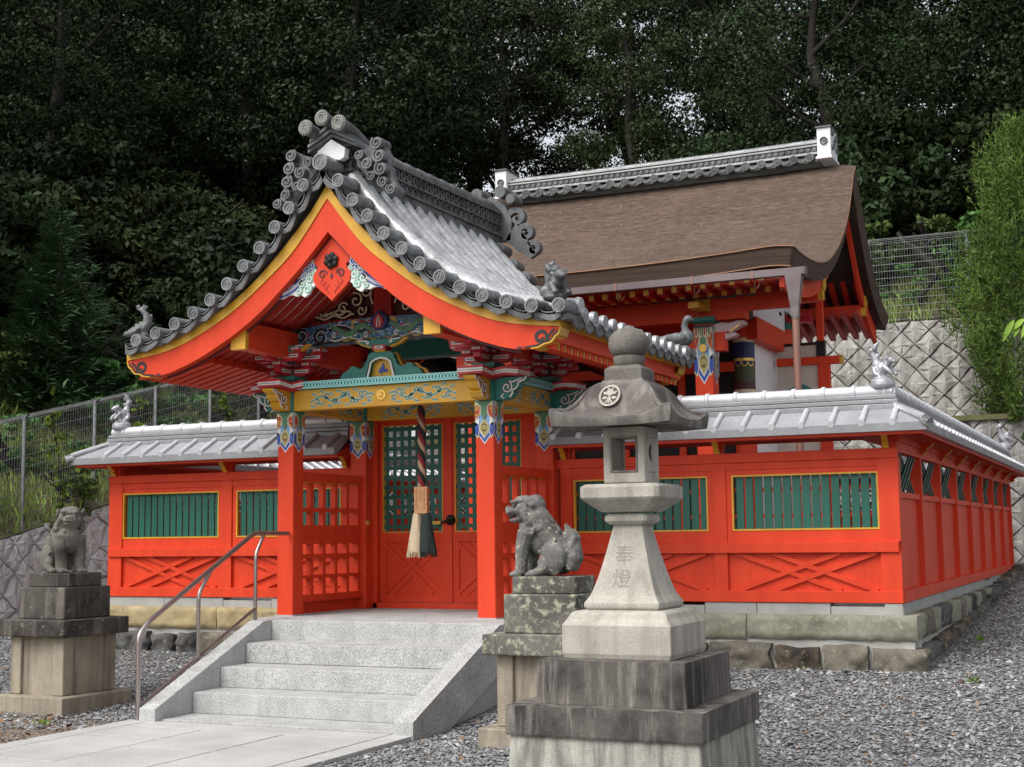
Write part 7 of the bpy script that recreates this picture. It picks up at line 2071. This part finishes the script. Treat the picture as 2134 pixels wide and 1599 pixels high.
def near_twig():
    """leafy twig end entering at the right edge"""
    b = MB(); base = Vector((6.42, .02, 3.62))
    b.tube([base, base+Vector((-.15, 0, .0)), base+Vector((-.30, 0, -.03))], [.008, .006, .003], 6)
    root = b.build('leafy_twig', 'trunk_bark'); tag(root, 'twig end with a few pale green leaves poking in at the right edge', 'twig')
    b = MB(); rnd = random.Random(8)
    for k in range(7):
        p = base+Vector((-.34+.05*k, .02*math.sin(k*2), .0)); a = rnd.uniform(-.5, .5)+(.7 if k % 2 else -.4); L = rnd.uniform(.13, .20)
        d = Vector((-math.cos(a)*.75, rnd.uniform(-.3, .3), -abs(math.sin(a))-.25)).normalized(); s = d.cross(Vector((0, -1, .3))).normalized(); n = 7; rings = []
        for i in range(n):
            t = i/(n-1); w = .030*math.sin(math.pi*min(1, t*.92+.06)); c = p+d*L*t+Vector((0, 0, -.05*t*t)); rings.append([c-s*w, c+Vector((0, .004, -.004)), c+s*w])
        b.loft(rings, 0, True, False, False)
    b.build('leaf', 'bright_leaf', root)
near_twig()
def litter():
    rng = np.random.default_rng(21); P = []
    for k in range(260):
        x, y = rng.uniform(-3.8, -1.2), rng.uniform(-6.6, -3.9); P.append((x, y))
    for k in range(70): P.append((rng.uniform(1.9, 8), rng.uniform(-6, -.3)))
    for k in range(60): P.append((rng.uniform(-5, -1.2), rng.uniform(-3.5, -.3)))
    P = np.array(P); k = len(P); a = rng.uniform(0, 6.28, k); L = rng.uniform(.025, .055, k); z = np.array([gz(*p) for p in P])+.030
    t = np.stack([np.cos(a), np.sin(a), rng.normal(0, .25, k)], 1)*L[:, None]; s = np.stack([-np.sin(a), np.cos(a), rng.normal(0, .25, k)], 1)*L[:, None]*.4; c = np.concatenate([P, z[:, None]], 1)
    v = np.stack([c-t, c+s+[0, 0, .004], c+t, c-s+[0, 0, .004]], 1).reshape(-1, 3)
    o = bpy.data.objects.new('fallen_leaves', mesh_np('fallen_leaves', v, np.arange(4*k).reshape(-1, 4), 'dead_leaf')); COL.objects.link(o); tag(o, 'scattered brown fallen leaves on the gravel and sandy soil', 'fallen leaves', kind='stuff')
leaf_mat('dead_leaf', [(.12, .05, .03), (.20, .09, .04), (.30, .17, .07)], rough=.7)
litter()

def yard_weeds():
    rng = np.random.default_rng(5); V, F = [], []; o = 0
    for cx, cy in ((6.3, -1.9), (7.0, -3.3), (6.6, -3.6), (5.6, -.6), (2.2, -2.2), (-1.7, -2.6), (-1.9, -4.3), (5.9, -4.4), (-3.6, -4.1), (3.0, -.7), (-1.5, -1.2), (6.9, -5.0), (5.4, 2.2), (6.0, 4.5)):
        for k in range(26):
            a = rng.uniform(0, 6.28); l = rng.uniform(.02, .07); px, py = cx+rng.normal()*.03, cy+rng.normal()*.03; z = gz(px, py)+.01; dx, dy = math.cos(a), math.sin(a); w = .005
            V.extend([(px-dy*w, py+dx*w, z), (px+dy*w, py-dx*w, z), (px+dx*l*.6+dy*w, py+dy*l*.6-dx*w, z+l*.7), (px+dx*l, py+dy*l, z+l*.8)]); F.append((o, o+1, o+2, o+3)); o += 4
    ob = bpy.data.objects.new('weeds', mesh_np('weeds', np.array(V), np.array(F), 'bright_leaf')); COL.objects.link(ob); tag(ob, 'tiny green weeds sprouting through the gravel', 'weeds', kind='stuff')
yard_weeds()
